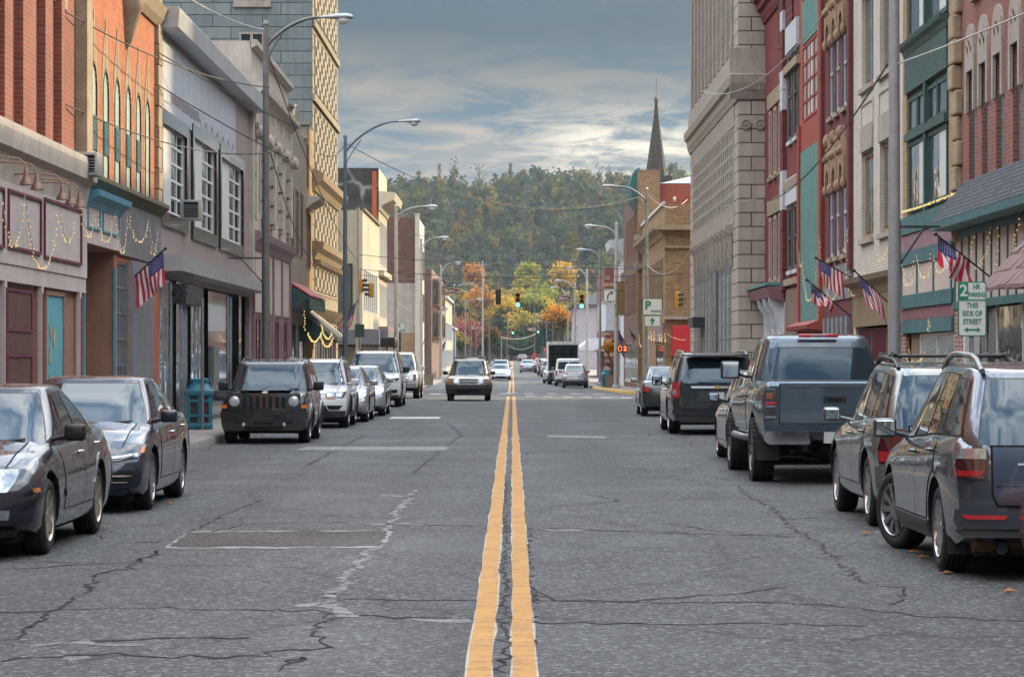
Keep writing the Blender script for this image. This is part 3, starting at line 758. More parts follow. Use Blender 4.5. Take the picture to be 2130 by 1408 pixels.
def make_car(name, P, paintm):
    c = Car(name, P); c.paint = paintm
    c.root = empty(name, (0, 0, 0)); c.body()
    C = P['cab']; c.cabin()
    # windows
    c.pane('windshield', 'f', -P.get('ws', .90), P.get('ws', .90), .06, .93, nu=14, q0=-P.get('ws', .90) * .97, q1=P.get('ws', .90) * .97)
    if P.get('rearglass', True):
        rg = P.get('rg', (.86, .10, .90)); c.pane('rear_window', 'b', -rg[0], rg[0], rg[1], rg[2], nu=14)
    for sx, face in ((1, 'r'), (-1, 'l')):
        for (p0, p1, q0, q1, t0, t1) in P['side']:
            c.pane('side_window', face, p0, p1, t0, t1, q0=q0, q1=q1)
    # doors with handles and mouldings
    for sx in (1, -1):
        for (y0, y1) in P['doors']:
            poly = []; n = 14
            for k in range(n + 1):
                y = y0 + (y1 - y0) * k / n; zl = c.bot(y) + P.get('sill', .17); zh = interp(c.top, y) - 0.045
                for wy in (c.fa, c.ra):
                    d = abs(y - wy); rr_ = c.wr * 1.38
                    if d < rr_: zl = max(zl, c.wr + math.sqrt(rr_ * rr_ - d * d))
                poly.append((y, min(zl, zh - .05), zh))
            d = c.onside('door', sx, poly, paintm, 0.006)
            g = 0.013
            c.onside('door_gap', sx, [(y + (-g if k == 0 else g if k == n else 0), a - g, b + g) for k, (y, a, b) in enumerate(poly)], darkin, 0.0015, parent=d)
            hy = y0 + 0.14 if P.get('dir', 1) > 0 else y1 - .14
            c.handle(sx, hy, interp(c.top, hy) - P.get('hz', .13), P.get('handlem') or paintm, d)
            if P.get('mould'):
                zc_ = P['mould']; c.onside('moulding', sx, [(y, max(zc_ - .03, a), max(zc_ + .03, a + .01)) for y, a, b in poly], P.get('mouldm', paintm), 0.016, parent=d, nv=2)
        if P.get('archtrim'):
            for wy in (c.fa, c.ra):
                mb = MB(); pts = []
                for k in range(21):
                    t = math.pi * (k / 20 * 1.16 - 0.08); rr_ = c.wr * P.get('arch', 1.2) * 1.03
                    y, z = wy + rr_ * math.cos(t), c.wr + rr_ * math.sin(t); pts.append((sx * (c.sidex(y, max(z, c.bot(y))) + .0), y, z))
                mb.tube(pts, P.get('atr', 0.035), 8); mb.build('arch_trim', P['archtrim'], c.root, smooth=60)
        if P.get('sillm'):
            c.onside('sill', sx, [(y, c.bot(y) + .01, c.bot(y) + .15) for y in [c.ra + c.wr * 1.25 + (c.fa - c.ra - c.wr * 2.5) * k / 8 for k in range(9)]], P['sillm'], 0.02)
    # wheels
    tw = P.get('tw', .21)
    for y, st in ((c.fa, P.get('steer', 0.0)), (c.ra, 0.0)):
        for sx in (1, -1):
            c.wheel(sx * (c.hw - tw / 2 - P.get('inset', .025)), y, sx, st, P.get('chunky', False), P.get('spokes', 10), rimm=P.get('rimm'))
    for sx in (1, -1): c.mirror(sx, mat=P.get('mirm'), size=P.get('mirs', (0.20, 0.10, 0.14)), y=P.get('miry'), z=P.get('mirz'))
    if P.get('hood', True):
        a, b = C['f0'] - .05, c.yf - .16
        for sx in (1, -1):
            mb = MB(); mb.tube([(sx * c.sec(y)[9][0], y - c.endy(True, c.sec(y)[9][0], c.sec(y)[9][1]) * max(0, (y - (c.yf - .75)) / .75) ** 2, c.sec(y)[9][1] + .001) for y in [a + (b - a) * k / 12 for k in range(13)]], .007, 5); mb.build('bonnet_gap', darkin, c.root)
    if P.get('wipers', True):
        mb = MB()
        for p0, p1 in ((-.05, -.72), (.72, .08)): mb.tube([c.cab('f', p0, .03) + Vector((0, .02, .02)), c.cab('f', (p0 + p1) / 2, .07) + Vector((0, .02, .02)), c.cab('f', p1, .12) + Vector((0, .014, .014))], .012, 5)
        mb.build('wiper', black, c.root)
    mb = MB(); mb.box(-c.hw * .78, c.hw * .78, c.yr + .28, c.yf - .28, c.gc - .05, c.gc + .12); mb.tube([(-c.hw * .8, c.ra, c.wr * .9), (c.hw * .8, c.ra, c.wr * .9)], .05, 8)  # near-black floor box, widened and lowered to deepen the shade under the car
    mb.tube([(-c.hw * .8, c.fa, c.wr * .9), (c.hw * .8, c.fa, c.wr * .9)], .05, 8)
    mb.build('underbody', darkin, c.root)
    for spec in P.get('front', ()): c.onend(spec[0], True, spec[1], spec[2], *(spec[3:]))
    for spec in P.get('rear', ()): c.onend(spec[0], False, spec[1], spec[2], *(spec[3:]))
    return c
def gate(name, rows, m, off=.014):
    g = .014; ex = [(z + (-g if k == 0 else g if k == len(rows) - 1 else 0), a - g, b + g) for k, (z, a, b) in enumerate(rows)]
    return [('panel_gap', ex, darkin, off - .009), (name, rows, m, off)]
def mir(rows):
    return [(z, -b, -a) for z, a, b in rows]
def both(name, rows, mat, *a):
    return [(name, rows, mat, *a), (name, mir(rows), mat, *a)]
def slats(name, z0, z1, n, x, mat, off=.014, th=.012):
    return [(name, [(z0 + (z1 - z0) * k / max(1, n - 1) - th, -x, x), (z0 + (z1 - z0) * k / max(1, n - 1) + th, -x, x)], mat, off) for k in range(n)]
def place(c, X, D, rz, label, cat='car', group=None):
    o = c.root if hasattr(c, 'root') else c
    o.location = (X, D, gz(D) + 0.001)
    sl_ = (gz(D + 2) - gz(D - 2)) / 4
    o.rotation_euler = (math.atan(sl_) * (1 if abs(rz) < 1.5 else -1), 0, rz)
    return tag(o, label, cat, group)
# ------------------------------------------------------------------ the parked and driving vehicles
p_black = paint('black metallic paint', (0.011, 0.011, 0.023), metal=.2); p_navy = paint('dark blue paint', (0.012, 0.018, 0.040), metal=.3)
p_jeep = paint('black paint', (0.020, 0.022, 0.027), metal=.2); p_white = paint('white car paint', (0.60, 0.61, 0.62), metal=0.0, rough=.35)
p_silver = paint('silver paint', (0.36, 0.36, 0.365), metal=.75); p_grey = paint('dark grey paint', (0.066, 0.082, 0.11), metal=.7, rough=.22)
p_steelblue = paint('steel blue paint', (0.078, 0.112, 0.145), metal=.75, rough=.3); p_green = paint('grey green paint', (0.15, 0.172, 0.168), metal=.75)
p_dark = paint('dark olive paint', (0.05, 0.058, 0.06), metal=.6); p_tan = paint('tan paint', (0.29, 0.245, 0.19), metal=.5)
p_red = paint('dark red paint', (0.20, 0.012, 0.016)); p_lgrey = paint('light grey paint', (0.30, 0.31, 0.33), metal=.5)
SED = [(0.05, .80, .08, .70, .06, .90), (-.56, -.005, -.52, .03, .06, .90), (-.80, -.60, -.64, -.57, .07, .84)]
SUVW = [(0.14, .86, .14, .80, .06, .88), (-.38, .09, -.36, .09, .06, .88), (-.88, -.44, -.84, -.42, .08, .86)]
def sedan(L=4.83, W=1.83, H=1.45, wb=2.73, **kw):
    a = L / 2
    P = dict(L=L, W=W, wb=wb, wr=.33, fo=.95, gc=.19, top=[(-a, .84), (-a + .12, .98), (-a + .5, 1.03), (-1.3, 1.02), (-.3, .965), (1.0, .935), (1.5, .87), (a - .35, .76), (a - .08, .66), (a, .58)],
             cab=dict(f0=1.12, f1=.12, r0=-1.80, r1=-.95, w0=.825 * W / 1.83, w1=.60 * W / 1.83, roof=[(-1.5, H - .09), (-1.0, H - .05), (-.4, H - .02), (.2, H - .05)], rh=.035, n=7),
             side=SED, doors=[(-.30, .80), (-1.28, -.315)], rf=(.24, .12), rr=(.14, .10))
    P.update(kw); return P
def suv(L=4.5, W=1.82, H=1.70, wb=2.65, belt=1.06, **kw):
    a = L / 2
    P = dict(L=L, W=W, wb=wb, wr=.36, fo=.88, gc=.24, top=[(-a, belt - .12), (-a + .1, belt + .02), (-a + .6, belt + .02), (0, belt - .02), (a - 1.35, belt - .04), (a - .9, belt - .08), (a - .3, belt - .15), (a - .06, belt - .24), (a, belt - .36)],
             cab=dict(f0=a - 1.15, f1=a - 1.90, r0=-a + .06, r1=-a + .42, w0=.835 * W / 1.82, w1=.66 * W / 1.82, roof=[(-a + .3, H - .12), (-a + .8, H - .06), (0, H - .04), (a - 1.7, H - .08)], rh=.04, n=9),
             side=SUVW, doors=[(-.12, a - 1.2), (-1.0, -.135)], rf=(.20, .08), rr=(.10, .06))
    P.update(kw); return P
plate = lambda z, x=0.155, h=.08, off=.02: ('licence_plate', [(z - h, -x, x), (z + h, -x, x)], platem, off)

# black sedan nearest on the left
P = sedan(mould=.50, spokes=5, rimm=M('tan alloy', (.44, .39, .31), .35, .8, var=.3), mirs=(.19, .10, .15), mirm=black, handlem=chrome, rimr=.2, tw=.225, shoulder=.92, rf=(.42, .10),
          front=both('headlight', [(.57, .46, .66), (.64, .40, .71), (.72, .40, .73), (.76, .44, .72)], lampglass, .012)
          + both('fog_light', [(.34, .58, .68), (.42, .58, .69)], lampglass, .01) + [('grille', [(.42, -.45, .45), (.72, -.55, .55)], mesh_in, .01)] + slats('grille_bar', .46, .70, 3, .52, chrome, .022, .02)
          + [('bumper_lip', [(.19, -.7, .7), (.25, -.75, .75)], black, .02)])
fus = make_car('sedan', P, p_black)
for sx in (1, -1): fus.onside('side_marker', sx, [(y, .565, .60) for y in (2.0, 2.08, 2.16)], amber, .012, nv=2)
place(fus, -4.90, 24.75 + 0.08, R(180), 'shiny black sedan with five spoke tan alloys and orange side marker', group='cars parked along the street')

# dark blue sedan behind it
P = sedan(L=4.66, W=1.79, H=1.48, wb=2.70, spokes=10, mirs=(.19, .12, .14), mirm=p_navy, handlem=chrome, tw=.22, gc=.17,
          front=both('headlight', [(.575, .52, .62), (.61, .42, .80), (.67, .44, .86), (.72, .62, .87), (.75, .78, .87)], lampdark, .012)
          + both('running_light', [(.60, .46, .60), (.622, .46, .80), (.66, .76, .80)], lampglass, .02) + both('turn_lamp', [(.66, .82, .86), (.73, .83, .87)], amber, .018)
          + both('fog_lamp_recess', [(.32, .48, .74), (.40, .50, .80), (.47, .62, .82)], darkin, .008) + both('fog_lamp_trim', [(.405, .50, .74), (.42, .48, .76)], chrome, .02) + both('fog_lamp_bar', [(.335, .54, .70), (.35, .53, .71)], chrome, .02)
          + [('grille', [(.36, -.42, .42), (.56, -.50, .50)], mesh_in, .012), ('grille_bar', [(.575, -.5, .5), (.60, -.5, .5)], chrome, .022), ('bumper_lip', [(.20, -.66, .66), (.26, -.74, .74)], p_navy, .03)])
crz = make_car('sedan', P, p_navy)
place(crz, -4.90, 31.55 + 0.02, R(180), 'dark blue sedan with chrome fog lamp trim behind the black sedan', group='cars parked along the street')

# black boxy off-roader
P = suv(L=4.41, W=1.75, H=1.66, wb=2.635, belt=1.06, wr=.345, gc=.25, top=[(-2.2, .96), (-2.1, 1.08), (0, 1.06), (.95, 1.03), (1.5, 1.02), (2.05, .98), (2.17, .94), (2.205, .80)],
        cab=dict(f0=1.08, f1=.62, r0=-2.12, r1=-1.9, w0=.81, w1=.68, roof=[(-2, 1.58), (-1, 1.61), (.2, 1.61), (.7, 1.57)], rh=.045, n=12),
        side=[(0.12, .90, .12, .86, .06, .88), (-.40, .07, -.38, .07, .06, .88), (-.88, -.46, -.86, -.44, .08, .86)], doors=[(-.22, .92), (-1.15, -.235)],
        rf=(.05, .03), rr=(.08, .04), spokes=5, mirs=(.20, .12, .18), mirm=black, handlem=p_jeep, archtrim=p_jeep, atr=.05, tw=.225, ws=.91, arch=1.16, shoulder=.97,
        front=[('grille_panel', [(.66, -.62, .62), (.70, -.70, .70), (.97, -.72, .72), (1.0, -.70, .70)], p_jeep, .018)]
        + [('grille_slot', [(.70, x - .037, x + .037), (.93, x - .037, x + .037)], darkin, .026, .004) for x in [(-3 + k) * .128 for k in range(7)]]
        + [('upper_bumper', [(.45, -.80, .80), (.52, -.86, .86), (.62, -.86, .86), (.64, -.82, .82)], p_jeep, .05), ('lower_bumper', [(.26, -.74, .74), (.31, -.82, .82), (.445, -.83, .83)], greytrim, .06)]
        + both('bumper_slot', [(.395, .42, .58), (.415, .42, .58)], darkin, .066) + both('bumper_slot', [(.44, .43, .57), (.455, .43, .57)], darkin, .066)
        + [('air_intake', [(.27, -.36, .36), (.35, -.38, .38)], darkin, .066), ('intake_slot', [(.39, -.2, .2), (.43, -.2, .2)], darkin, .066)]
        + both('turn_lamp', [(.70, .735, .85), (.77, .735, .86)], amber, .03) + both('wiper', [(1.045, .05, .5), (1.055, .05, .5)], black, -.9))
jp = make_car('off_roader', P, p_jeep)
for sx in (1, -1):
    y = jp.fpos(True, sx * .60, .84)[1]
    mb = MB(); mb.lathe([(.115, y - .02), (.118, y + .03), (.105, y + .035)], 28, c=(sx * .585, 0, .84), axis='y', m=1); mb.lathe([(.105, y + .03), (.08, y + .045), (.03, y + .052), (.001, y + .053)], 28, c=(sx * .585, 0, .84), axis='y'); mb.build('headlight', [M('clear round lens', (.60, .62, .64), .15, .3, var=.2, scale=14, coat=1.0), black], jp.root, smooth=50)
    mb = MB(); mb.lathe([(.06, y + .02), (.055, y + .07), (.03, y + .082), (.001, y + .085)], 20, c=(sx * .40, 0, .385), axis='y'); mb.build('fog_light', M('clear round lens', ()), jp.root, smooth=50)
    jp.rail(sx, -1.75, .45, .60, .05, black)
for k in range(6):
    mb = MB(); x = -.45 + k * .18; mb.tube([(x, -1.7, jp.roofz(-1.7) + .035), (x, -.5, jp.roofz(-.5) + .05), (x, .4, jp.roofz(.4) + .04)], .014, 6); mb.build('roof_rib', p_jeep, jp.root, smooth=60)
place(jp, -4.905, 55.35, R(180), 'black boxy off-roader with seven slot grille and round headlamps', cat='off-roader', group='cars parked along the street')

# white compact SUV behind it
P = suv(L=4.70, W=1.84, H=1.68, wb=2.79, mirm=p_white, handlem=p_white, archtrim=greytrim, atr=.04, sillm=greytrim, tw=.235, spokes=10,
        front=both('headlight', [(.745, .36, .80), (.83, .34, .86), (.875, .42, .87)], lampdark, .014) + both('headlight_lens', [(.76, .42, .56), (.855, .40, .58)], lampglass, .022) + both('headlight_lens', [(.76, .62, .76), (.855, .62, .78)], lampglass, .022)
        + both('turn_lamp', [(.715, .40, .62), (.74, .40, .62)], amber, .02)
        + [('grille', [(.73, -.36, .36), (.87, -.36, .36)], mesh_in, .012)] + slats('grille_bar', .75, .85, 3, .36, chrome, .022, .010)
        + both('fog_recess', [(.45, .46, .70), (.55, .40, .78)], darkin, .01) + [('lower_bumper', [(.26, -.72, .72), (.30, -.82, .82), (.42, -.86, .86)], greytrim, .03), ('air_intake', [(.30, -.52, .52), (.56, -.36, .36)], mesh_in, .04)])
tig = make_car('suv', P, p_white)
for sx in (1, -1): tig.rail(sx, -1.9, .6, .62, .05, steel)
place(tig, -4.88, 67.15, R(180), 'white compact SUV with silver roof rails behind the black off-roader', cat='SUV', group='cars parked along the street')

# silver sedan
P = sedan(L=4.93, W=1.85, H=1.47, wb=2.8, mirm=p_silver, handlem=p_silver, spokes=7, tw=.22,
          front=both('headlight', [(.60, .50, .74), (.68, .46, .85), (.76, .56, .88)], lampglass, .012) + [('grille', [(.56, -.40, .40), (.70, -.46, .46)], mesh_in, .012)] + slats('grille_bar', .58, .68, 3, .43, chrome, .02, .01)
          + [('air_intake', [(.28, -.52, .52), (.38, -.46, .46)], mesh_in, .012)] + both('fog_light', [(.33, .62, .76), (.39, .62, .76)], lampglass, .012))
acc = make_car('sedan', P, p_silver)
place(acc, -4.72, 73.0, R(180), 'silver sedan with clear headlamps parked behind the white compact SUV', group='cars parked along the street')
hid = copy_tree(acc.root); 
for o in [hid] + list(hid.children_recursive):
    if o.type == 'MESH' and o.data.materials and o.data.materials[0] == p_silver:
        o.data = o.data.copy(); o.data.materials[0] = p_lgrey
place(hid, -4.62, 80.5, R(180), 'pale grey sedan almost hidden behind the silver sedan', group='cars parked along the street')

# large white SUV and white pickup behind
P = suv(L=5.34, W=2.03, H=1.95, wb=3.07, belt=1.22, wr=.41, gc=.27, mirm=black, mirs=(.22, .14, .22), tw=.26, spokes=7, sillm=chrome,
        front=both('headlight', [(.86, .42, .60), (.93, .40, .88), (1.0, .60, .93)], lampdark, .014) + both('headlight_lens', [(.90, .5, .84), (.94, .48, .88)], lampglass, .022)
        + [('grille', [(.62, -.36, .36), (.78, -.46, .46), (.98, -.40, .40)], mesh_in, .014), ('grille_frame', [(.985, -.42, .42), (1.02, -.42, .42)], chrome, .026), ('lower_bumper', [(.30, -.8, .8), (.42, -.92, .92)], greytrim, .02)]
        + both('fog_recess', [(.48, .56, .84), (.60, .60, .88)], darkin, .012) + slats('grille_bar', .66, .94, 6, .40, black, .024, .008) + [('air_intake', [(.40, -.6, .6), (.54, -.62, .62)], mesh_in, .022)])
qx = make_car('large_suv', P, p_white)
for sx in (1, -1): qx.rail(sx, -2.2, .8, .68, .06, steel)
place(qx, -4.83, 95.4, R(180), 'large white SUV with chrome topped grille and black door mirrors', cat='SUV', group='cars parked along the street')

def pickup(L=5.8, W=2.03, H=1.93, wb=3.7, **kw):
    a = L / 2; b = kw.pop('belt', 1.20); gcv = kw.pop('gc', .42)
    P = dict(L=L, W=W, wb=wb, wr=.40, fo=.98, gc=gcv, ends=.06, top=[(-a, b + .02), (-a + .06, b + .08), (-.95, b + .08), (-.85, b + .04), (.4, b), (1.2, b - .01), (1.7, b - .03), (a - .3, b - .10), (a - .05, b - .22), (a, b - .32)],
             cab=dict(f0=1.28, f1=.62, r0=-1.02, r1=-.86, w0=.90, w1=.72, roof=[(-1, H - .07), (-.4, H - .04), (.7, H - .09)], rh=.05, n=11),
             side=[(.06, .86, .06, .80, .06, .86), (-.80, -.01, -.76, 0, .06, .86)], doors=[(.06, 1.12), (-.72, .045)], rf=(.16, .06), rr=(.02, .02), tw=.27, crown=.0, arch=1.25, inset=-.02)
    P.update(kw); return P
P = pickup(H=1.96, mirm=p_white, mirs=(.26, .12, .2), chunky=True, spokes=6,
           front=both('headlight', [(.78, .62, .9), (1.02, .64, .93)], lampglass, .014) + [('grille', [(.70, -.58, .58), (1.04, -.58, .58)], mesh_in, .02)] + slats('grille_bar', .78, .98, 3, .58, chrome, .03, .02) + [('bumper', [(.46, -.9, .9), (.62, -.95, .95)], chrome, .08)])
pw = make_car('pickup_truck', P, p_white)
place(pw, -4.92, 114.6, R(180), 'white pickup truck with big off-road tyres beside the crossing', cat='pickup truck', group='cars parked along the street')

# tan and grey SUV driving towards the camera
P = suv(L=4.1, W=1.75, H=1.70, wb=2.48, belt=1.02, wr=.345, gc=.27, mirm=black, tw=.225, spokes=5, archtrim=greytrim, atr=.06, sillm=greytrim, ws=.92,
        top=[(-2.05, .95), (-1.95, 1.05), (0, 1.03), (.75, 1.0), (1.4, .96), (1.85, .90), (2.0, .82), (2.05, .72)], cab=dict(f0=.98, f1=.30, r0=-1.98, r1=-1.72, w0=.79, w1=.64, roof=[(-1.9, 1.58), (-1, 1.62), (.3, 1.60)], rh=.04, n=9),
        front=both('headlight', [(.71, .40, .74), (.85, .38, .74)], lampglass, .016) + both('turn_lamp', [(.72, .75, .83), (.84, .75, .83)], amber, .016)
        + [('grille', [(.69, -.36, .36), (.86, -.36, .36)], mesh_in, .012), ('grille_frame', [(.865, -.37, .37), (.885, -.36, .36)], steel, .024), ('grille_frame', [(.665, -.36, .36), (.685, -.37, .37)], steel, .024), ('grille_bar', [(.76, -.37, .37), (.79, -.37, .37)], steel, .024)]
        + [('upper_bumper', [(.50, -.84, .84), (.64, -.87, .87)], greytrim, .07), ('lower_bumper', [(.28, -.80, .80), (.495, -.86, .86)], greytrim, .055), ('air_intake', [(.33, -.45, .45), (.45, -.50, .50)], darkin, .062)] + both('fog_light', [(.40, .56, .68), (.48, .56, .68)], greytrim, .08)
        + [('plate_holder', [(.54, -.16, .16), (.61, -.16, .16)], black, .08)])
trk = make_car('suv', P, p_tan)
for sx in (1, -1): trk.rail(sx, -1.7, .3, .62, .07, black)
for y in (.15, -.9):
    mb = MB(); mb.tube([(-.62, y, trk.roofz(y) + .10), (.62, y, trk.roofz(y) + .10)], .022, 8); mb.build('rack_bar', black, trk.root, smooth=60)
for sx in (1, -1):
    s_ = MB(); s_.rbox(sx * .36 - .22, sx * .36 + .22, .05, .16, .95, 1.36, .04); s_.build('seat', seat_m, trk.root, smooth=50)
place(trk, -1.73, 107.9, R(180), 'tan SUV with grey bumper and roof rack driving this way', cat='SUV')

# white coupe and the cars behind it in the oncoming lane
P = sedan(L=4.65, W=1.82, H=1.40, wb=2.85, mirm=p_white, spokes=7, fo=.85,
          front=both('headlight', [(.60, .54, .74), (.68, .50, .86), (.76, .66, .88)], lampglass, .012) + [('grille', [(.54, -.40, .40), (.64, -.46, .46)], M('blue grille', (.10, .16, .24), .3, .5, var=.2), .014), ('air_intake', [(.22, -.45, .45), (.34, -.40, .40)], mesh_in, .012)] + both('fog_recess', [(.28, .62, .82), (.37, .66, .84)], darkin, .01))
cpe = make_car('coupe', P, p_white)
place(cpe, -1.02, 236, R(180), 'white coupe with blue tinted grille coming down the middle lane', cat='car')
def dup(c, X, D, rz, label, pm=None, cat='car', group=None, old=None):
    h = copy_tree(c.root)
    if pm:
        for o in h.children_recursive:
            if o.type == 'MESH' and o.data.materials and o.data.materials[0] == c.paint: o.data = o.data.copy(); o.data.materials[0] = pm
    place(h, X, D, rz, label, cat, group); return h
dup(tig, -1.15, 262, R(180), 'grey SUV following close behind the white coupe', p_lgrey, 'SUV')
dup(acc, -4.45, 262, R(180), 'white sedan parked between the tan SUV and the white coupe', p_white, group='cars parked along the street')
dup(tig, -4.5, 300, R(180), 'white SUV parked behind the far white sedan', None, 'SUV', 'cars parked along the street')
dup(acc, -4.6, 330, R(180), 'pale sedan parked beyond the far white SUV', p_lgrey, group='cars parked along the street')

# ---- right side, seen from behind
P = suv(L=4.56, W=1.78, H=1.68, wb=2.62, belt=1.07, wr=.345, gc=.23, mirm=p_grey, handlem=p_grey, spokes=10, steer=R(20), tw=.225, rr=(.20, .05), dir=1, mirs=(.20, .10, .17), miry=1.02,
        top=[(-2.28, .88), (-2.2, 1.02), (-1.9, 1.10), (-.8, 1.09), (0, 1.05), (.95, 1.0), (1.4, .94), (1.9, .86), (2.2, .74), (2.28, .6)],
        cab=dict(f0=1.22, f1=.32, r0=-2.22, r1=-1.62, w0=.815, w1=.625, roof=[(-1.9, 1.55), (-1.2, 1.61), (-.4, 1.63), (.3, 1.59)], rh=.04, n=8), side=[(.10, .80, .10, .74, .06, .90), (-.38, .05, -.36, .07, .06, .90), (-.82, -.42, -.80, -.40, .06, .86)], rg=(.84, .06, .92), doors=[(-.16, .98), (-1.10, -.175)],
        sillm=greytrim,
        rear=both('tail_light', [(.78, .66, .86), (.90, .63, .87), (1.0, .64, .84)], M('dark tail lens', (.05, .008, .012), .08, var=.3, coat=1.), .016) + both('brake_lens', [(.80, .70, .86), (.84, .66, .87)], redlens, .022) + both('tail_light_lens', [(.93, .65, .86), (1.01, .65, .83)], lampglass, .024)
        + gate('tailgate', [(.58, -.56, .56), (.66, -.60, .60), (.92, -.60, .60), (1.02, -.60, .60)], p_grey) + [('crease', [(.73, -.58, .58), (.745, -.58, .58)], p_grey, .022), ('bumper', [(.40, -.86, .86), (.46, -.89, .89), (.545, -.88, .88)], p_grey, .05), ('lower_bumper', [(.335, -.80, .80), (.35, -.84, .84), (.39, -.87, .87)], greytrim, .035)]
        + both('reflector', [(.475, .52, .80), (.505, .50, .84)], bright_red, .062) + [plate(.80)] + [('garnish', [(.885, -.42, .42), (.90, -.42, .42)], chrome, .03)])
fr = make_car('suv', P, p_grey)
for sx in (1, -1):
    fr.rail(sx, -1.6, .25, .575, .085, steel, .024)
    mb = MB(); mb.box(sx * .72 - .13, sx * .72 + .13, fr.ra - .44, fr.ra - .425, .17, .42); mb.build('mud_flap', greytrim, fr.root)
mb = MB(); mb.tube([(-.54, -1.5, .26), (-.54, -2.1, .26), (-.54, -2.30, .26)], [.055, .055, .058], 16, cap=False); mb.tube([(-.54, -1.5, .26), (-.54, -2.27, .26)], .050, 16, m=1); mb.tube([(-.72, -2.02, .28), (-.3, -1.98, .28), (.4, -1.95, .30)], [.07, .085, .05], 10, m=2)
mb.build('exhaust', [chrome, darkin, M('rusty steel', (.14, .075, .04), .6, .5, var=.5, scale=12)], fr.root, smooth=50)
place(fr, 3.36 + .89, 21.3 + 1.31 + .06, 0, 'dark grey SUV with silver roof rails and wheel turned out', cat='SUV', group='cars parked along the street')

P = suv(L=4.50, W=1.82, H=1.68, wb=2.62, belt=1.05, wr=.36, gc=.24, mirm=p_green, handlem=p_green, spokes=6, tw=.225, rr=(.22, .05), miry=1.0, mirs=(.19, .10, .15),
        top=[(-2.25, .84), (-2.16, .98), (-1.8, 1.10), (-.8, 1.08), (0, 1.04), (.9, 1.0), (1.4, .95), (1.9, .87), (2.15, .76), (2.25, .6)],
        cab=dict(f0=1.15, f1=.30, r0=-2.18, r1=-1.68, w0=.82, w1=.64, roof=[(-1.9, 1.54), (-1.2, 1.59), (-.3, 1.62), (.3, 1.58)], rh=.04, n=7.5), side=[(.12, .82, .12, .76, .06, .90), (-.36, .07, -.34, .09, .06, .90), (-.84, -.40, -.80, -.38, .06, .88)], rg=(.87, .04, .92), doors=[(-.14, .95), (-1.05, -.155)],
        rear=both('tail_light', [(.66, .76, .88), (.80, .66, .89), (1.0, .62, .84)], M('dark tail lens', (.05, .008, .012), .08, var=.3, coat=1.), .016) + both('brake_lens', [(.68, .78, .87), (.78, .72, .88)], redlens, .024)
        + gate('tailgate', [(.67, -.62, .62), (.95, -.58, .58), (1.02, -.58, .58)], p_green) + [('tail_garnish', [(.93, -.5, .5), (.97, -.5, .5)], steel, .024), ('bumper', [(.34, -.86, .86), (.42, -.91, .91), (.62, -.92, .92), (.655, -.88, .88)], p_green, .07), ('lower_bumper', [(.24, -.7, .7), (.33, -.84, .84)], greytrim, .05)] + [plate(.80)])
sf = make_car('suv', P, p_green)
for sx in (1, -1): sf.rail(sx, -1.5, .2, .60, .07, black, .022)
for y in (.0, -.95):
    mb = MB(); mb.tube([(-.60, y, sf.roofz(y) + .12), (.60, y, sf.roofz(y) + .12)], .018, 8)
    for sx in (-1, 1): mb.tube([(sx * .60, y - .02, sf.roofz(y) + .05), (sx * .58, y, sf.roofz(y) + .135), (sx * .48, y + .02, sf.roofz(y) + .11)], [.03, .032, .02], 8)
    mb.build('rack_bar', black, sf.root, smooth=60)
place(sf, 3.57 + .91, 27.25 + 1.31, 0, 'grey green SUV with black roof rack bars and dark tail lamps', cat='SUV', group='cars parked along the street')

# lifted steel blue pickup
P = pickup(H=2.03, belt=1.30, gc=.56, wr=.43, wb=3.72, chunky=True, mirm=black, mirs=(.28, .12, .26), mirz=1.52, spokes=6, handlem=black, rimm=M('dark alloy', (.16, .16, .17), .3, .8, var=.3), tw=.30, hz=.17,
           rg=(.90, .05, .80), sill=.12,
           rear=gate('tailgate', [(.82, -.735, .735), (1.0, -.74, .74), (1.34, -.73, .73)], p_steelblue) + [('tailgate_emboss', [(.93, -.42, .70), (.97, -.46, .72), (1.10, -.42, .72), (1.19, -.34, .72), (1.22, -.26, .70)], p_steelblue, .024), ('tailgate_lip', [(1.305, -.73, .73), (1.35, -.73, .73)], p_steelblue, .034)] + both('tail_light', [(.86, .765, .96), (1.30, .765, .95)], lampdark, .012) + both('tail_lens', [(1.15, .83, .92), (1.23, .83, .92)], M('smoked amber lens', (.28, .09, .015), .12, var=.3, coat=1.), .02)
           + both('brake_lens', [(1.07, .80, .93), (1.11, .80, .93)], bright_red, .02) + both('light_tube', [(.89, .79, .94), (.915, .79, .94)], lampglass, .02) + both('light_tube', [(1.035, .79, .94), (1.055, .79, .94)], lampglass, .02) + both('light_tube', [(1.27, .79, .94), (1.285, .79, .94)], lampglass, .02)
           + [('tailgate_lower', [(.72, -.735, .735), (.812, -.735, .735)], p_steelblue, .006), ('tailgate_handle', [(1.09, -.15, .15), (1.18, -.15, .15)], black, .03), ('handle_lever', [(1.115, -.09, .09), (1.155, -.09, .09)], darkin, .036)]
           + [('bumper_step', [(.60, -.30, .30), (.69, -.36, .36)], greytrim, .13, .1)] + both('bumper', [(.54, .36, .90), (.58, .34, .95), (.68, .36, .97), (.71, .38, .97)], chrome, .15, .12) + [plate(.63, .16, .075, .16), ('bumper_top', [(.69, -.95, .95), (.715, -.95, .95)], greytrim, .15, .12)] + [('plate_strip', [(.60, .05, .12), (.66, .05, .12)], M('plate blue', (.08, .2, .5), .4), .165)])
tu = make_car('pickup_truck', P, p_steelblue)
mb = MB(); mb.rbox(-.28, .28, -.99, -.90, 1.985, 2.035, .012); mb.box(-.10, -.01, -1.0, -.985, 1.995, 2.025, 1); mb.box(.01, .10, -1.0, -.985, 1.995, 2.025, 1); mb.build('brake_lamp', [bright_red, lampglass], tu.root, smooth=50)
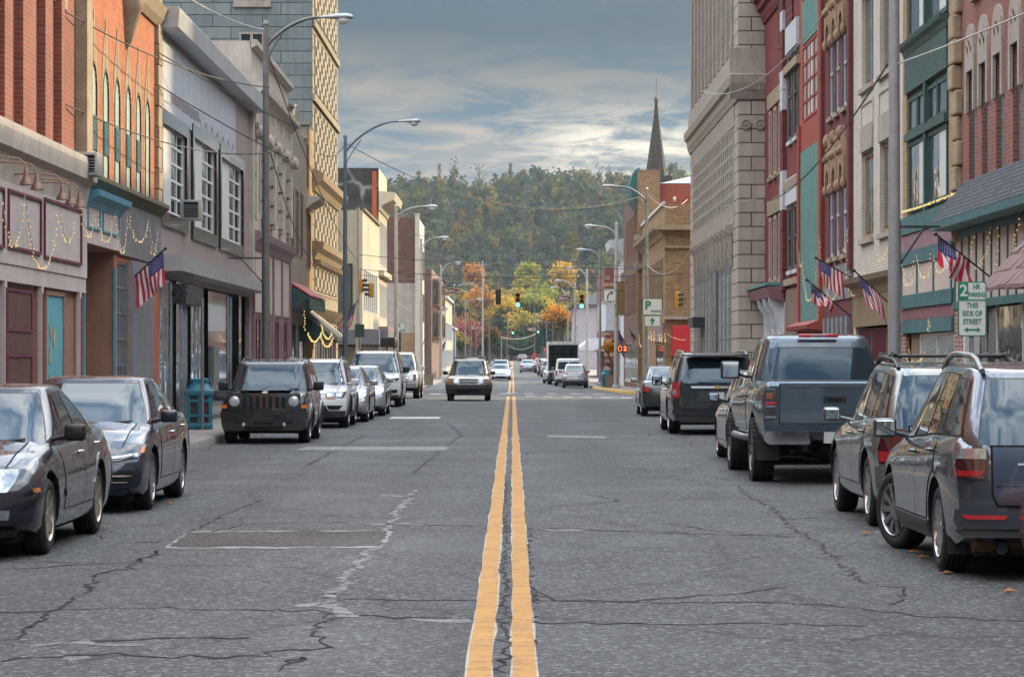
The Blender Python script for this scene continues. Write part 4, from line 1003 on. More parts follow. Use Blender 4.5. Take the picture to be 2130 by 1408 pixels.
mb = MB(); mb.box(-.82, .82, -2.82, -1.1, 1.37, 1.388); mb.build('bed_cover', black, tu.root)
mb = MB(); mb.box(-.55, .55, -2.6, 2.2, .50, .62); mb.box(-.42, -.34, -2.75, -2.2, .44, .52); mb.ball((0.0, tu.ra, .42), .19, 0, 14, 8, (1, .8, 1)); mb.tube([(-.8, tu.ra, .42), (.8, tu.ra, .42)], .055, 10)
for sx in (-1, 1):
    mb.box(sx * .52 - .03, sx * .52 + .03, tu.ra - .6, tu.ra + .6, .40, .43); mb.tube([(sx * .45, tu.ra - .1, .40), (sx * .50, tu.ra - .2, .85)], .028, 8)
mb.build('axle', darksteel, tu.root, smooth=50)
mb = MB(); mb.box(-.035, .035, -2.98, -2.5, .44, .51); mb.box(-.04, .04, -3.12, -2.98, .40, .43); mb.tube([(0, -3.07, .43), (0, -3.07, .50)], .014, 8); mb.ball((0, -3.07, .525), .03); mb.tube([(-.05, -2.96, .475), (.05, -2.96, .475)], .009, 6); mb.build('tow_hitch', chrome, tu.root, smooth=50)
for sx in (1, -1):
    mb = MB(); mb.box(sx * .84 - .16, sx * .84 + .16, tu.ra - .50, tu.ra - .485, .30, .72); mb.build('mud_flap', greytrim, tu.root)
    mb = MB(); mb.tube([(sx * .80, -.85, .58), (sx * 1.02, -.70, .57), (sx * 1.02, 1.05, .57), (sx * .80, 1.2, .58)], .05, 10); mb.build('side_step', steel, tu.root, smooth=60)
place(tu, 3.31 + 1.02, 37.2 + 1.88, 0, 'lifted steel blue pickup truck with chrome bumper and chunky tyres', cat='pickup truck', group='cars parked along the street')

# small silver hatchback hidden ahead of the pickup
P = suv(L=4.25, W=1.74, H=1.50, wb=2.55, belt=.98, wr=.32, gc=.18, mirm=black, spokes=8, tw=.205, mirs=(.19, .10, .15),
        rear=both('tail_light', [(.70, .58, .84), (.92, .60, .83)], redlens, .014) + [('bumper', [(.28, -.8, .8), (.55, -.86, .86)], p_silver, .04), plate(.72)])
hb = make_car('hatchback', P, p_lgrey)
place(hb, 3.48 + .87, 44.9, 0, 'small silver hatchback tucked in ahead of the blue pickup', group='cars parked along the street')

# large black SUV
P = suv(L=5.35, W=2.05, H=1.84, wb=3.07, belt=1.12, wr=.39, gc=.27, mirm=p_jeep, mirs=(.24, .13, .24), tw=.27, spokes=6, sillm=chrome, rr=(.10, .05), rg=(.89, .06, .84), handlem=chrome,
        rear=both('tail_light', [(.82, .86, 1.0), (.86, .82, 1.01), (1.16, .84, .98)], redlens, .016) + both('tail_light_frame', [(.88, .90, .98), (1.0, .90, .98)], lampglass, .022)
        + gate('tailgate', [(.58, -.80, .80), (.80, -.82, .82), (1.12, -.80, .80)], p_jeep) + [('crease', [(.99, -.8, .8), (1.005, -.8, .8)], p_jeep, .024), ('plate_recess', [(.74, -.46, .46), (.96, -.38, .38)], greytrim, .022, .004), ('chrome_strip', [(1.03, -.56, .56), (1.075, -.58, .58)], chrome, .03), plate(.86, .155, .08, .03)]
        + [('badge', [(1.03, -.055, .055), (1.075, -.04, .07)], gold, .042), ('badge', [(1.015, -.02, .025), (1.09, -.01, .035)], gold, .043), ('bumper', [(.42, -.96, .96), (.50, -1.0, 1.0), (.565, -.98, .98)], p_jeep, .06), ('lower_bumper', [(.28, -.8, .8), (.41, -.95, .95)], greytrim, .05), ('wiper', [(1.145, -.4, .3), (1.155, -.4, .3)], black, .02)])
ta = make_car('large_suv', P, p_jeep)
for sx in (1, -1): ta.rail(sx, -2.1, .8, .70, .05, chrome, .02)
mb = MB(); mb.rbox(-.72, .72, -2.58, -2.25, 1.735, 1.775, .018); mb.build('spoiler', p_jeep, ta.root, smooth=50)
place(ta, 3.48 + 1.02, 60.3 + 1.53, 0, 'large black SUV with chrome strip and gold badge on tailgate', cat='SUV', group='cars parked along the street')

P = sedan(L=4.3, W=1.76, H=1.45, wb=2.6, mirm=p_dark, spokes=8, fo=.85, rf=(.2, .1), rr=(.28, .12), gc=.2,
          cab=dict(f0=1.1, f1=.2, r0=-1.95, r1=-.80, w0=.80, w1=.58, roof=[(-1.5, 1.36), (-.8, 1.40), (-.3, 1.42), (.2, 1.39)], rh=.04, n=5), rear=both('tail_light', [(.72, .64, .80), (.86, .66, .82)], redlens, .014) + [plate(.62)])
dk = make_car('hatchback', P, p_dark)
place(dk, 3.72 + .88, 78.7 + 1.25, 0, 'dark round backed hatchback parked nearest the crossing', group='cars parked along the street')

# red car cut off by the picture edge
P = suv(L=4.6, W=1.84, H=1.66, wb=2.7, rear=both('tail_light', [(.80, .60, .86), (1.0, .62, .84)], redlens, .014) + [plate(.75)])
rd = make_car('suv', P, p_red)
place(rd, 4.425, 16.72, 0, 'red SUV of which only a dark red sliver shows behind the dark grey SUV', cat='SUV', group='cars parked along the street')

# beyond the crossing
P = suv(L=4.4, W=1.80, H=1.68, wb=2.67, belt=1.06, mirm=black, tw=.22, rr=(.14, .16), cab=dict(f0=1.05, f1=.3, r0=-2.12, r1=-1.35, w0=.82, w1=.62, roof=[(-1.9, 1.50), (-1.2, 1.60), (-.3, 1.63), (.3, 1.58)], rh=.04, n=8),
        rear=both('tail_light', [(.98, .52, .84), (1.06, .46, .86), (1.13, .40, .60)], redlens, .03) + [('light_bar', [(1.08, -.5, .5), (1.105, -.5, .5)], redlens, .03), ('lower_glass', [(.96, -.5, .5), (1.07, -.48, .48)], carglass, .02), ('tailgate', [(.58, -.52, .52), (.90, -.60, .60)], p_silver, .02), plate(.72, .16, .09, .03), ('lower_bumper', [(.26, -.82, .82), (.48, -.9, .9)], greytrim, .05)]
        + both('reflector', [(.50, .66, .80), (.56, .66, .82)], bright_red, .06))
ec = make_car('crossover', P, p_silver)
place(ec, 4.30, 186, 0, 'silver crossover with split rear window parked behind the white van', cat='SUV', group='cars parked along the street')

P = dict(L=5.0, W=2.0, wb=3.0, wr=.36, fo=.95, gc=.26, top=[(-2.5, 1.16), (-2.42, 1.24), (0, 1.22), (1.2, 1.16), (1.9, 1.05), (2.4, .9), (2.5, .7)], crown=.03,
         cab=dict(f0=1.75, f1=.9, r0=-2.46, r1=-2.38, w0=.93, w1=.83, roof=[(-2.4, 1.93), (0, 1.98), (.9, 1.92)], rh=.06, n=12), side=[(.30, .86, .30, .78, .06, .7)], doors=[(.5, 1.5)], rf=(.2, .1), rr=(.03, .02), rearglass=False, mirm=black, tw=.22, mirs=(.2, .12, .26),
         rear=both('tail_light', [(.78, .84, .95), (1.16, .84, .95)], redlens, .02) + [('bumper', [(.32, -.9, .9), (.52, -.96, .96)], greytrim, .08)] + both('rear_door', [(.55, .015, .80), (1.12, .015, .80)], p_white, .014) + [plate(.66)])
vn = make_car('van', P, p_white)
for a, b in ((-.82, -.06), (.06, .82)): vn.pane('rear_window', 'b', a, b, .06, .74, nu=6)
place(vn, 4.05, 197, 0, 'white panel van with black rear windows behind box truck', cat='van', group='cars parked along the street')

# box truck with its back open
def box_truck():
    r = empty('box_truck', (0, 0, 0)); wm = M('truck body white', (.55, .55, .53), .5, var=.15, scale=2, streak=.3)
    W_, L_, z0, z1 = 1.18, 5.2, .95, 3.25
    mb = MB(); mb.box(-W_, -W_ + .06, -L_ / 2, L_ / 2, z0, z1); mb.box(W_ - .06, W_, -L_ / 2, L_ / 2, z0, z1); mb.box(-W_ + .06, W_ - .06, -L_ / 2, L_ / 2, z1 - .06, z1 - .002); mb.box(-W_ + .06, W_ - .06, L_ / 2 - .06, L_ / 2, z0, z1 - .06); mb.box(-W_ + .06, W_ - .06, -L_ / 2, L_ / 2 - .06, z0, z0 + .10)
    mb.build('cargo_box', wm, r)
    mb = MB(); mb.box(-W_ + .06, W_ - .06, -L_ / 2 + .002, -L_ / 2 + .08, z1 - .22, z1 - .06); mb.box(-W_ - .01, -W_ + .07, -L_ / 2 - .03, -L_ / 2 + .04, z0 - .3, z1 + .01); mb.box(W_ - .07, W_ + .01, -L_ / 2 - .03, -L_ / 2 + .04, z0 - .3, z1 + .01); mb.box(-W_ + .07, W_ - .07, -L_ / 2 - .02, -L_ / 2 + .05, z1 - .1, z1 + .012); mb.build('door_frame', wm, r)
    for k in range(5): mb = MB(); x = (-.9, -.35, 0, .35, .9)[k]; mb.box(x - .05, x + .05, -L_ / 2 - .04, -L_ / 2 - .018, z1 - .075, z1 - .035); mb.build('marker_lamp', redlens, r)
    mb = MB()
    for z in (1.7, 2.3): mb.box(-W_ + .07, W_ - .07, 0.9, 1.7, z, z + .05)
    for x in (-.7, .1, .7): mb.box(x, x + .05, .9, .95, z0 + .1, 2.9)
    mb.build('shelf', M('dim wood', (.10, .085, .07), .8), r)
    mb = MB(); mb.rbox(-1.0, 1.0, L_ / 2 + .15, L_ / 2 + 1.9, .5, 2.2, .12); mb.build('cab', p_white, r, smooth=50)
    mb = MB(); mb.rbox(-1.12, 1.12, -L_ / 2 - .25, -L_ / 2 - .05, .42, .56, .03); mb.box(-.5, .5, -L_ / 2, L_ / 2 + 1.6, .6, .8); mb.build('chassis', darksteel, r)
    for sx in (1, -1):
        for y in (-1.4, 3.2):
            mb = MB(); mb.lathe([(.25, -.13), (.40, -.15), (.43, -.10), (.43, .10), (.40, .15), (.25, .13)], 28, c=(sx * .98, y, .43), axis='x'); mb.lathe([(.25, sx * .10), (.01, sx * .05)], 20, c=(sx * .98, y, .43), axis='x', m=1); mb.build('wheel', [rubber, steel], r, smooth=40)
        mb = MB(); mb.box(sx * 1.05 - .09, sx * 1.05 + .09, -L_ / 2 - .27, -L_ / 2 - .24, .66, .80); mb.build('tail_light', redlens, r)
    return r
place(box_truck(), 3.85, 207, 0, 'white box truck with its roller door open and dark inside', cat='truck', group='cars parked along the street')
ec2 = dup(dk, 3.30, 216, 0, 'pale blue hatchback parked in front of box truck', paint('pale blue paint', (.33, .40, .43), metal=.5), group='cars parked along the street')
dup(tig, 3.62, 262, 0, 'silver SUV parked by the woman in pink', p_lgrey, 'SUV', 'cars parked along the street')
dup(tig, 3.45, 278, 0, 'white SUV with raised tailgate lamps past the pedestrian', p_white, 'SUV', 'cars parked along the street')
dup(ec, 3.35, 300, 0, 'dark SUV parked between the white SUV and the farthest sedan', p_dark, 'SUV', 'cars parked along the street')
P = sedan(L=5.0, W=1.85, H=1.48, wb=2.8, mirm=p_silver, spokes=7, rear=both('tail_light', [(.72, .56, .86), (.80, .46, .88), (.90, .58, .86)], redlens, .02) + [('boot_lid', [(.62, -.5, .5), (.94, -.52, .52)], p_silver, .014), ('bumper', [(.28, -.86, .86), (.56, -.9, .9)], p_silver, .05), plate(.74)])
im = make_car('sedan', P, p_silver)
place(im, 1.72, 304, 0, 'silver sedan driving away beside the parked SUVs')
dup(im, 3.6, 345, 0, 'silver sedan with lit brake lamps parked farthest along the kerb', None, group='cars parked along the street')
dup(im, 1.88, 520, 0, 'dark red topped sedan cresting the rise at the far end', paint('grey red paint', (.12, .07, .08), metal=.4))
# ------------------------------------------------------------------ buildings
def wall(mb, u0, u1, z0, z1, ops, y=0.0, depth=0.2, m=0, mr=None):
    """front wall with openings (a, b, c, d, arch) cut out, reveals turned in; outward is -y"""
    mr = m if mr is None else mr
    us = sorted(set([u0, u1] + [min(max(q, u0), u1) for o in ops for q in o[:2]])); zs = sorted(set([z0, z1] + [min(max(q, z0), z1) for o in ops for q in o[2:4]]))
    for a, b in zip(us, us[1:]):
        for c, d in zip(zs, zs[1:]):
            um, zm = (a + b) / 2, (c + d) / 2
            if any(o[0] < um < o[1] and o[2] < zm < o[3] for o in ops): continue
            mb.quad((a, y, c), (b, y, c), (b, y, d), (a, y, d), m)
    for o in ops:
        a, b, c, d = o[:4]; h = o[4] if len(o) > 4 else 0; k = d - h; D = y + depth
        mb.quad((a, y, c), (a, D, c), (a, D, k), (a, y, k), mr); mb.quad((b, y, c), (b, y, k), (b, D, k), (b, D, c), mr); mb.quad((a, y, c), (b, y, c), (b, D, c), (a, D, c), mr)
        if h <= 0: mb.quad((a, y, d), (a, D, d), (b, D, d), (b, y, d), mr)
        else:
            n = 12; arc = [((a + b) / 2 - (b - a) / 2 * math.cos(math.pi * i / n), k + h * math.sin(math.pi * i / n)) for i in range(n + 1)]
            for (p, q), (r_, s_) in zip(arc, arc[1:]):
                mb.quad((p, y, q), (r_, y, s_), (r_, y, d), (p, y, d), m); mb.quad((p, y, q), (p, D, q), (r_, D, s_), (r_, y, s_), mr)
class Fac:
    def __init__(s, side, X, D0, D1, name, label, cat='building'):
        s.side, s.X, s.D0, s.D1 = side, X, D0, D1; s.len = D1 - D0; s.g = gz((D0 + D1) / 2)
        s.root = empty(name, (-X, D0, s.g) if side < 0 else (X, D1, s.g), R(90) if side < 0 else R(-90), label, cat)
    def D(s, px, pr=0.0): return (s.X - pr) * F / abs(px - VX)
    def u(s, px, pr=0.0): d = s.D(px, pr); return d - s.D0 if s.side < 0 else s.D1 - d
    def z(s, px, py, pr=0.0): return EYE + (HY - py) * s.D(px, pr) / F - s.g
    def rect(s, px0, px1, pr, yt, yb):
        a, b = sorted((s.u(px0), s.u(px1))); return [a, b, s.z(pr, yb), s.z(pr, yt)]
    def w(s, u, y, z):                      # local to world
        return Vector((-s.X - y, s.D0 + u, z + s.g)) if s.side < 0 else Vector((s.X + y, s.D1 - u, z + s.g))
    def shell(s, H, ops, mats, depth=14.0, rev=0.2, mr=None, z0=0.0, name='wall', side_m=0, roof_m=None, y=0.0):
        mb = MB(); L = s.len; wall(mb, 0, L, z0, H, ops, y, rev, 0, mr)
        mb.quad((0, y, z0), (0, y, H), (0, depth, H), (0, depth, z0), side_m); mb.quad((L, y, z0), (L, depth, z0), (L, depth, H), (L, y, H), side_m)
        mb.quad((0, depth, z0), (0, depth, H), (L, depth, H), (L, depth, z0), side_m)
        mb.quad((0, y, H), (L, y, H), (L, depth, H), (0, depth, H), side_m if roof_m is None else roof_m)
        return mb.build(name, mats, s.root)
    def part(s, name, mb, mats, smooth=None, parent=None): return mb.build(name, mats, parent or s.root, smooth=smooth)
    def band(s, name, z0, z1, pr, mat, u0=None, u1=None, steps=None, ret=True):
        """projecting band; steps = list of (z, projection) profile"""
        u0 = 0 if u0 is None else u0; u1 = s.len if u1 is None else u1; mb = MB()
        prof = steps or [(z0, 0.0), (z0, pr), (z1, pr), (z1, 0.0)]
        poly = [(p, z) for z, p in prof]; poly = [(0.02 * -1, prof[0][0])] + poly + [(-0.02, prof[-1][0])]
        mb.prism(poly, lambda p, z, d: (d, -p, z), u0, u1); return mb.build(name, mat, s.root)
    def window(s, o, fm, pm, y=0.12, fw=0.06, nx=1, nz=1, name='window', mid=None, parent=None, bars=0.035, sill=None, th=0.05, flush=True):
        if s.D0 > 62 and flush: y = min(y, -.028)      # far fronts are flush: their glass sits near the wall face
        a, b, c, d = o[:4]; h = o[4] if len(o) > 4 else 0; mb = MB(); y1 = y + th
        mb.box(a, a + fw, y, y1, c, d - h); mb.box(b - fw, b, y, y1, c, d - h); mb.box(a + fw, b - fw, y, y1, c, c + fw)
        if h <= 0: mb.box(a + fw, b - fw, y, y1, d - fw, d)
        else:
            n = 10; k = d - h
            for i in range(n):
                t0, t1 = math.pi * i / n, math.pi * (i + 1) / n; q = []
                for t, rr_ in ((t0, 0), (t1, 0), (t1, fw), (t0, fw)): q.append(((a + b) / 2 - ((b - a) / 2 - rr_) * math.cos(t), k + (h - rr_) * math.sin(t)))
                mb.prism(q, lambda p, z, dd: (p, dd, z), y, y1)
        for i in range(1, nx): x = a + (b - a) * i / nx; mb.box(x - bars / 2, x + bars / 2, y + .004, y1 - .004, c + fw, d - max(fw, h))
        for i in range(1, nz): z = c + (d - c) * i / nz; mb.box(a + fw, b - fw, y + .006, y1 - .006, z - bars / 2, z + bars / 2)
        if mid: z = c + (d - c) * mid; mb.box(a + fw, b - fw, y - .02, y1, z - .04, z + .04)
        fr = mb.build(name, fm, parent or s.root); mb = MB(); yp = y + th * .6
        if h <= 0: mb.quad((a + .01, yp, c + .01), (b - .01, yp, c + .01), (b - .01, yp, d - .01), (a + .01, yp, d - .01))
        else:
            n = 12; k = d - h; mb.add([(a + .01, yp, c)] + [((a + b) / 2 - ((b - a) / 2 - .01) * math.cos(math.pi * i / n), yp, k + (h - .01) * math.sin(math.pi * i / n)) for i in range(n + 1)] + [(b - .01, yp, c)], [list(range(n + 3))])
        mb.build('pane', pm, fr)
        if sill: mb = MB(); mb.box(a - .08, b + .08, -.09, y, c - .12, c - .002); mb.build('sill', sill, fr)
        return fr
    def frame(s, name, o, mat, w_=.05, pr=.03, parent=None):
        a, b, c, d = o[:4]; mb = MB(); mb.box(a, a + w_, -pr, .002, c, d); mb.box(b - w_, b, -pr, .002, c, d); mb.box(a + w_, b - w_, -pr, .002, c, c + w_); mb.box(a + w_, b - w_, -pr, .002, d - w_, d)
        return mb.build(name, mat, parent or s.root)
    def panel(s, name, o, mat, y=-.02, th=.03, parent=None):
        mb = MB(); mb.box(o[0], o[1], y, y + th, o[2], o[3]); return mb.build(name, mat, parent or s.root)
def text(body, size, mat, M4, parent=None, name='lettering', ext=.004, sx=1.0, bold=0.0, align='CENTER'):
    c = bpy.data.curves.new('t', 'FONT'); c.body = body; c.size = size; c.extrude = ext; c.align_x = align; c.align_y = 'CENTER'; c.offset = bold; c.space_line = .95
    t = bpy.data.objects.new('t', c); COL.objects.link(t); dg = bpy.context.evaluated_depsgraph_get(); dg.update()
    me = bpy.data.meshes.new_from_object(t.evaluated_get(dg)); bpy.data.objects.remove(t); bpy.data.curves.remove(c)
    me.transform(M4 @ Matrix.Diagonal((sx, 1, 1, 1))); me.materials.clear(); me.materials.append(mat)
    o = bpy.data.objects.new(name, me); COL.objects.link(o)
    if parent is not None: o.parent = parent
    return o
def face(x, y, z, rz=0.0):               # text standing upright, readable from -y
    return Matrix.Translation((x, y, z)) @ Matrix.Rotation(rz, 4, 'Z') @ Matrix.Rotation(R(90), 4, 'X')

brick_or = brickmat('orange brick', (.47, .115, .03), (.36, .08, .025), (.30, .20, .13), ms=.008, streak=.12)
brick_dr = brickmat('dark red brick', (.27, .062, .034), (.20, .045, .03), (.22, .14, .10), ms=.010, streak=.2)
brick_rd = brickmat('painted red brick', (.22, .030, .026), (.17, .026, .024), (.15, .035, .03), ms=.009, streak=.25)
brick_mr = brickmat('maroon brick', (.155, .026, .028), (.12, .022, .024), (.12, .04, .04), ms=.010, streak=.2)
brick_or2 = brickmat('bright orange brick', (.42, .10, .04), (.36, .085, .035), (.30, .08, .04), ms=.008, streak=.1)
brick_bg = brickmat('painted beige brick', (.60, .54, .46), (.54, .48, .41), (.42, .37, .31), ms=.008, bump=.8, streak=.3)
brick_tan = brickmat('tan brick', (.34, .285, .205), (.26, .22, .155), (.19, .16, .12), streak=.2)
brick_yel = brickmat('yellow brick', (.42, .27, .10), (.34, .20, .075), (.22, .15, .08), streak=.2)
brick_buff = brickmat('buff brick', (.36, .24, .125), (.24, .135, .07), (.16, .11, .07), bw=.30, bh=.10, ms=.014, streak=.1)
brick_brn = brickmat('brown brick', (.17, .085, .05), (.085, .032, .026), (.12, .08, .06), bw=.34, bh=.11, ms=.014, streak=.15)
brick_mix = brickmat('mixed face brick', (.40, .14, .09), (.075, .04, .04), (.40, .36, .31), bw=.24, bh=.085, ms=.014, streak=.05)
brick_pnk = brickmat('pink brown brick', (.26, .145, .11), (.20, .11, .09), (.20, .15, .12), streak=.2)
brick_old = brickmat('old red brick', (.27, .085, .055), (.21, .062, .048), (.24, .17, .14), ms=.011, streak=.2)
stone_tan = M('tan stone', (.33, .255, .165), .85, var=.3, scale=2.5, bump=.4, streak=.35)
stone_bg = M('beige stone', (.46, .405, .34), .85, var=.2, scale=1.6, bump=.3, streak=.4)
stone_gr = M('grey stone', (.36, .31, .26), .85, var=.2, scale=1.6, bump=.3, streak=.45)
rust = brickmat('rusticated grey stone', (.44, .375, .31), (.37, .31, .255), (.075, .06, .05), bw=.92, bh=.47, ms=.02, bump=1.0, streak=.25, blotch=.2)
ash_shade = brickmat('shade blue ashlar', (.20, .235, .235), (.155, .19, .20), (.025, .027, .027), bw=1.9, bh=.46, ms=.014, bump=.9, streak=.35, off=.37)  # flank copy of the tower stone, blue shade put into its colour
ash_sun = brickmat('sunlit cream ashlar', (.35, .30, .21), (.30, .26, .18), (.09, .075, .05), bw=1.4, bh=.52, ms=.03, bump=1.0, streak=.25)  # front copy of the tower stone, yellow sunlight put into its colour
def screenmat():
    m, t, b = principled('pierced block screen'); v = objvec(t); sp = N(t, 'ShaderNodeSeparateXYZ'); Lk(t, v, sp.inputs[0])
    k = N(t, 'ShaderNodeTexChecker'); k.inputs['Scale'].default_value = 1.0; Lk(t, comb(t, math_(t, 'DIVIDE', sp.outputs[0], 1.05), math_(t, 'DIVIDE', sp.outputs[2], .37), .5), k.inputs['Vector'])
    c = mix(t, k.outputs['Fac'], mix(t, noise(t, v, 1.5, 5), (.27, .235, .165), (.42, .375, .28)), (.012, .011, .010)); Lk(t, c, b.inputs['Base Color']); b.inputs['Roughness'].default_value = .85; return m
lattice = screenmat()
stucco = M('mauve stucco', (.50, .435, .405), .85, var=.12, scale=1.2, bump=.25, streak=.3)
stucco_bg = M('cream stucco', (.50, .44, .33), .8, var=.12, scale=1.2, bump=.2, streak=.35)
maroon = M('maroon trim', (.13, .022, .045), .5, var=.2); skyblue = M('sky blue trim', (.10, .30, .40), .5, var=.2, streak=.2)
brownp = M('brown paint', (.29, .16, .105), .6, var=.2, scale=2, streak=.25); brownd = M('dark brown door', (.105, .045, .032), .55, var=.25, scale=2)
tealp = M('teal paint', (.055, .145, .155), .6, var=.3, scale=4, streak=.5); tealb = M('teal boards', (.10, .235, .205), .7, var=.3, scale=3, streak=.6)
greenp = M('dark green paint', (.035, .085, .075), .5, var=.25, scale=3, streak=.2); turq = M('turquoise frame', (.055, .24, .29), .6, var=.25, scale=4)
cream = M('cream panel', (.52, .44, .37), .75, var=.14, scale=3, bump=.2, streak=.2); mauvep = M('purple grey paint', (.27, .155, .18), .6, var=.2, streak=.2)
palegreen = brickmat('pale green blocking', (.32, .42, .36), (.27, .38, .33), (.40, .45, .38), bw=.24, bh=.085, ms=.012, streak=.1)
bluewhite = M('pale panel', (.42, .455, .50), .55, var=.1, scale=1.0, streak=.45); pinkstone = M('pink granite', (.30, .235, .225), .5, var=.2, scale=6, streak=.3)
blackstone = M('black polished stone', (.012, .014, .013), .10, var=.4, scale=20, coat=.4); metalp = M('pressed metal fascia', (.46, .47, .48), .42, .5, var=.12, scale=1.0, streak=.2)
slate = brickmat('slate shingles', (.085, .10, .118), (.05, .06, .072), (.014, .015, .018), bw=.26, bh=.085, ms=.014, bump=.8); boards = M('brown boards', (.24, .165, .095), .75, var=.25, scale=3, streak=.3)
whitew = M('weathered white', (.55, .56, .58), .6, var=.12, streak=.35); sidng = M('grey siding', (.20, .195, .21), .6, var=.2, streak=.4)
oldwood = M('pink brown shingles', (.215, .135, .125), .8, var=.3, scale=7, bump=.4); darkroof = M('tar roof', (.03, .03, .03), .9, var=.3)
winblue = glassmat('blue grey glass', (.06, .075, .085), .03, wav=.5); windark = glassmat('dark glass', (.022, .028, .03), .06, wav=.4)  # paler and darker tints of window glass
winwhite = M('white blind', (.60, .60, .58), .5, var=.08, scale=2); curtain = M('window paper', (.62, .55, .40), .7, var=.12, scale=2)

# ---- L1 red brick block with deep piers
f = Fac(-1, 7.6, 36.5, 47.6, 'brick_building', 'red brick building with deep narrow piers above a mauve shop front')
H = 12.5; zs = f.z(86, 310); ops = []
cent = [f.u(p) for p in (-62, -20, 20, 68, 103, 128)]
for k, c_ in enumerate(cent): ops.append([c_ - .32, c_ + .32, zs + .25, 8.3 if k == 3 else 7.6, .32 if k == 3 else 0])
sz = f.z(86, 548)
ent = [[f.u(-60), f.u(4) - .1, 0.15, f.z(40, 590)], [f.u(5), f.u(76), .15, f.z(40, 590)], [f.u(84), f.u(158), .15, f.z(100, 598)]]
for e in ent: ops.append(e)
f.shell(H, ops, [brick_dr, brownp], rev=.12, mr=1)
for k, c_ in enumerate(cent):
    f.window(ops[k], stone_tan, windark, y=.04, fw=.06, mid=.5)
    mb = MB(); mb.box(c_ - .46, c_ + .46, -.03, .05, ops[k][3] + .0, ops[k][3] + .32); mb.build('lintel', stone_tan, f.root)
for a, b in zip(cent, cent[1:]):
    m_ = (a + b) / 2; mb = MB(); hw_ = (b - a) / 2 - .42; mb.box(m_ - hw_, m_ + hw_, -.13, .02, zs + .1, H); mb.build('pier', brick_dr, f.root)
mb = MB(); mb.box(f.len - .75, f.len - .12, -.20, .02, zs + .1, H); mb.build('pier', stone_tan, f.root)
f.band('cornice', zs - .55, zs + .1, .4, stone_bg, steps=[(zs - .75, .06), (zs - .55, .10), (zs - .35, .15), (zs - .28, .26), (zs - .02, .28), (zs + .10, .26), (zs + .14, 0)])
f.panel('fascia', [0, f.len, sz - .12, zs - .752], stucco, -.08, .10)
for (a, b, pr, t, bt) in ((4, 73, 40, 404, 524), (80, 158, 120, 424, 545), (-75, -5, -40, 380, 510)):
    fr = f.frame('sign_frame', [*sorted((f.u(a), f.u(b))), f.z(pr, bt), f.z(pr, t)], maroon, .045, .115); fr.location.y = 0
f.panel('storefront_beam', [0, f.len, ent[1][3] - .0, sz - .125], stucco, -.06, .1)
for k, e in enumerate(ent):
    mb = MB(); mb.box(e[0], e[1], .04, .16, e[2], e[3]); mb.build('shop_recess', brownp, f.root)
    if k < 2:
        d = f.panel('shop_door', [e[0] + .15, e[1] - .35, .2, e[3] - .15], brownd, -.01, .05)
        for (q, r_) in ((.25, 1.75), (2.1, 2.75)): f.frame('door_panel', [e[0] + .3, e[1] - .5, q, r_], maroon, .04, .03, parent=d)
    else:
        pm = M('blue shop paper', (.11, .36, .42), .6, var=.2, scale=2.5)
        wn = f.window([f.u(94), f.u(133), .45, e[3] - .05], brownp, pm, y=-.02, fw=.07)
        rr = random.Random(3); mb = MB()
        for q in range(9):
            cu, cz_ = f.u(98) + rr.random() * 1.35, .8 + rr.random() * 1.7; n = 8
            mb.add([(cu + (.06 + .08 * rr.random()) * math.cos(2 * math.pi * i / n), -.001, cz_ + (.1 + .12 * rr.random()) * math.sin(2 * math.pi * i / n)) for i in range(n)], [list(range(n))])
        mb.build('paper_leaf', M('beige cut paper', (.42, .34, .20), .8, var=.3), wn)
for p_ in (3, 80, 160): c_ = f.u(p_); mb = MB(); mb.box(c_ - .09, c_ + .09, -.07, .02, .15, ent[1][3] + .02); mb.build('pilaster', stucco, f.root); mb = MB(); mb.box(c_ - .03, c_ + .03, -.085, -.071, .5, ent[1][3] - .1); mb.build('pilaster_strip', maroon, f.root)
# ---- L2 orange brick with seven arched blocked windows
f = Fac(-1, 7.6, 47.605, 57.8, 'brick_building', 'orange brick building with a row of arched pale green windows')
H = 12.8; zl = f.z(250, 405); ops = []
for p_ in (168, 194, 219, 243, 266, 287, 306):
    c_ = max(.36, f.u(p_)); ops.append([c_ - .36, c_ + .36, zl + .12, 7.05, .45])
nW = len(ops); ent = [[f.u(172) + .02, f.u(238), .15, f.z(200, 515)], [f.u(244), f.u(266), .55, f.z(255, 545)]]
ops += ent; f.shell(H, ops, [brick_or, brownp], rev=.10, mr=1)
for k in range(nW):
    o = ops[k]; wn = f.window(o, darksteel, palegreen, y=-.022, fw=.03)
    if 0 < k < 6:
        mb = MB(); mb.box(o[0] + .16, o[1] - .05, -.018, .0, o[2] + .5, o[3] - .95); mb.build('small_window', M('teal sash', (.03, .12, .13), .3, var=.2), wn)
    mb = MB(); rr = random.Random(k)
    for sx in (-1, 1):
        z = o[2]; i = 0
        while z < o[3] - .5:
            wv = .17 if i % 2 else .11; x = (o[0] - wv) if sx < 0 else o[1]; mb.box(x, x + wv, -.006, .02, z, z + .30); z += .31; i += 1
        for j in range(5): x = (o[0] + o[1]) / 2 + sx * (.36 - .075 * j); mb.box(min(x, x + sx * .07), max(x, x + sx * .07), -.012, .02, o[3] - .42 + .11 * j, o[3] + .12 + .16 * j)
    mb.box((o[0] + o[1]) / 2 - .05, (o[0] + o[1]) / 2 + .05, -.018, .02, o[3] + .02, o[3] + .95)
    mb.build('stone_surround', stone_tan, wn)
mb = MB(); z = zl; i = 0
while z < H: mb.box(f.len - .62, f.len - (.02), -.10 if i % 2 else -.085, .02, z, z + .42); z += .44; i += 1
mb.build('corner_pier', stone_tan, f.root)
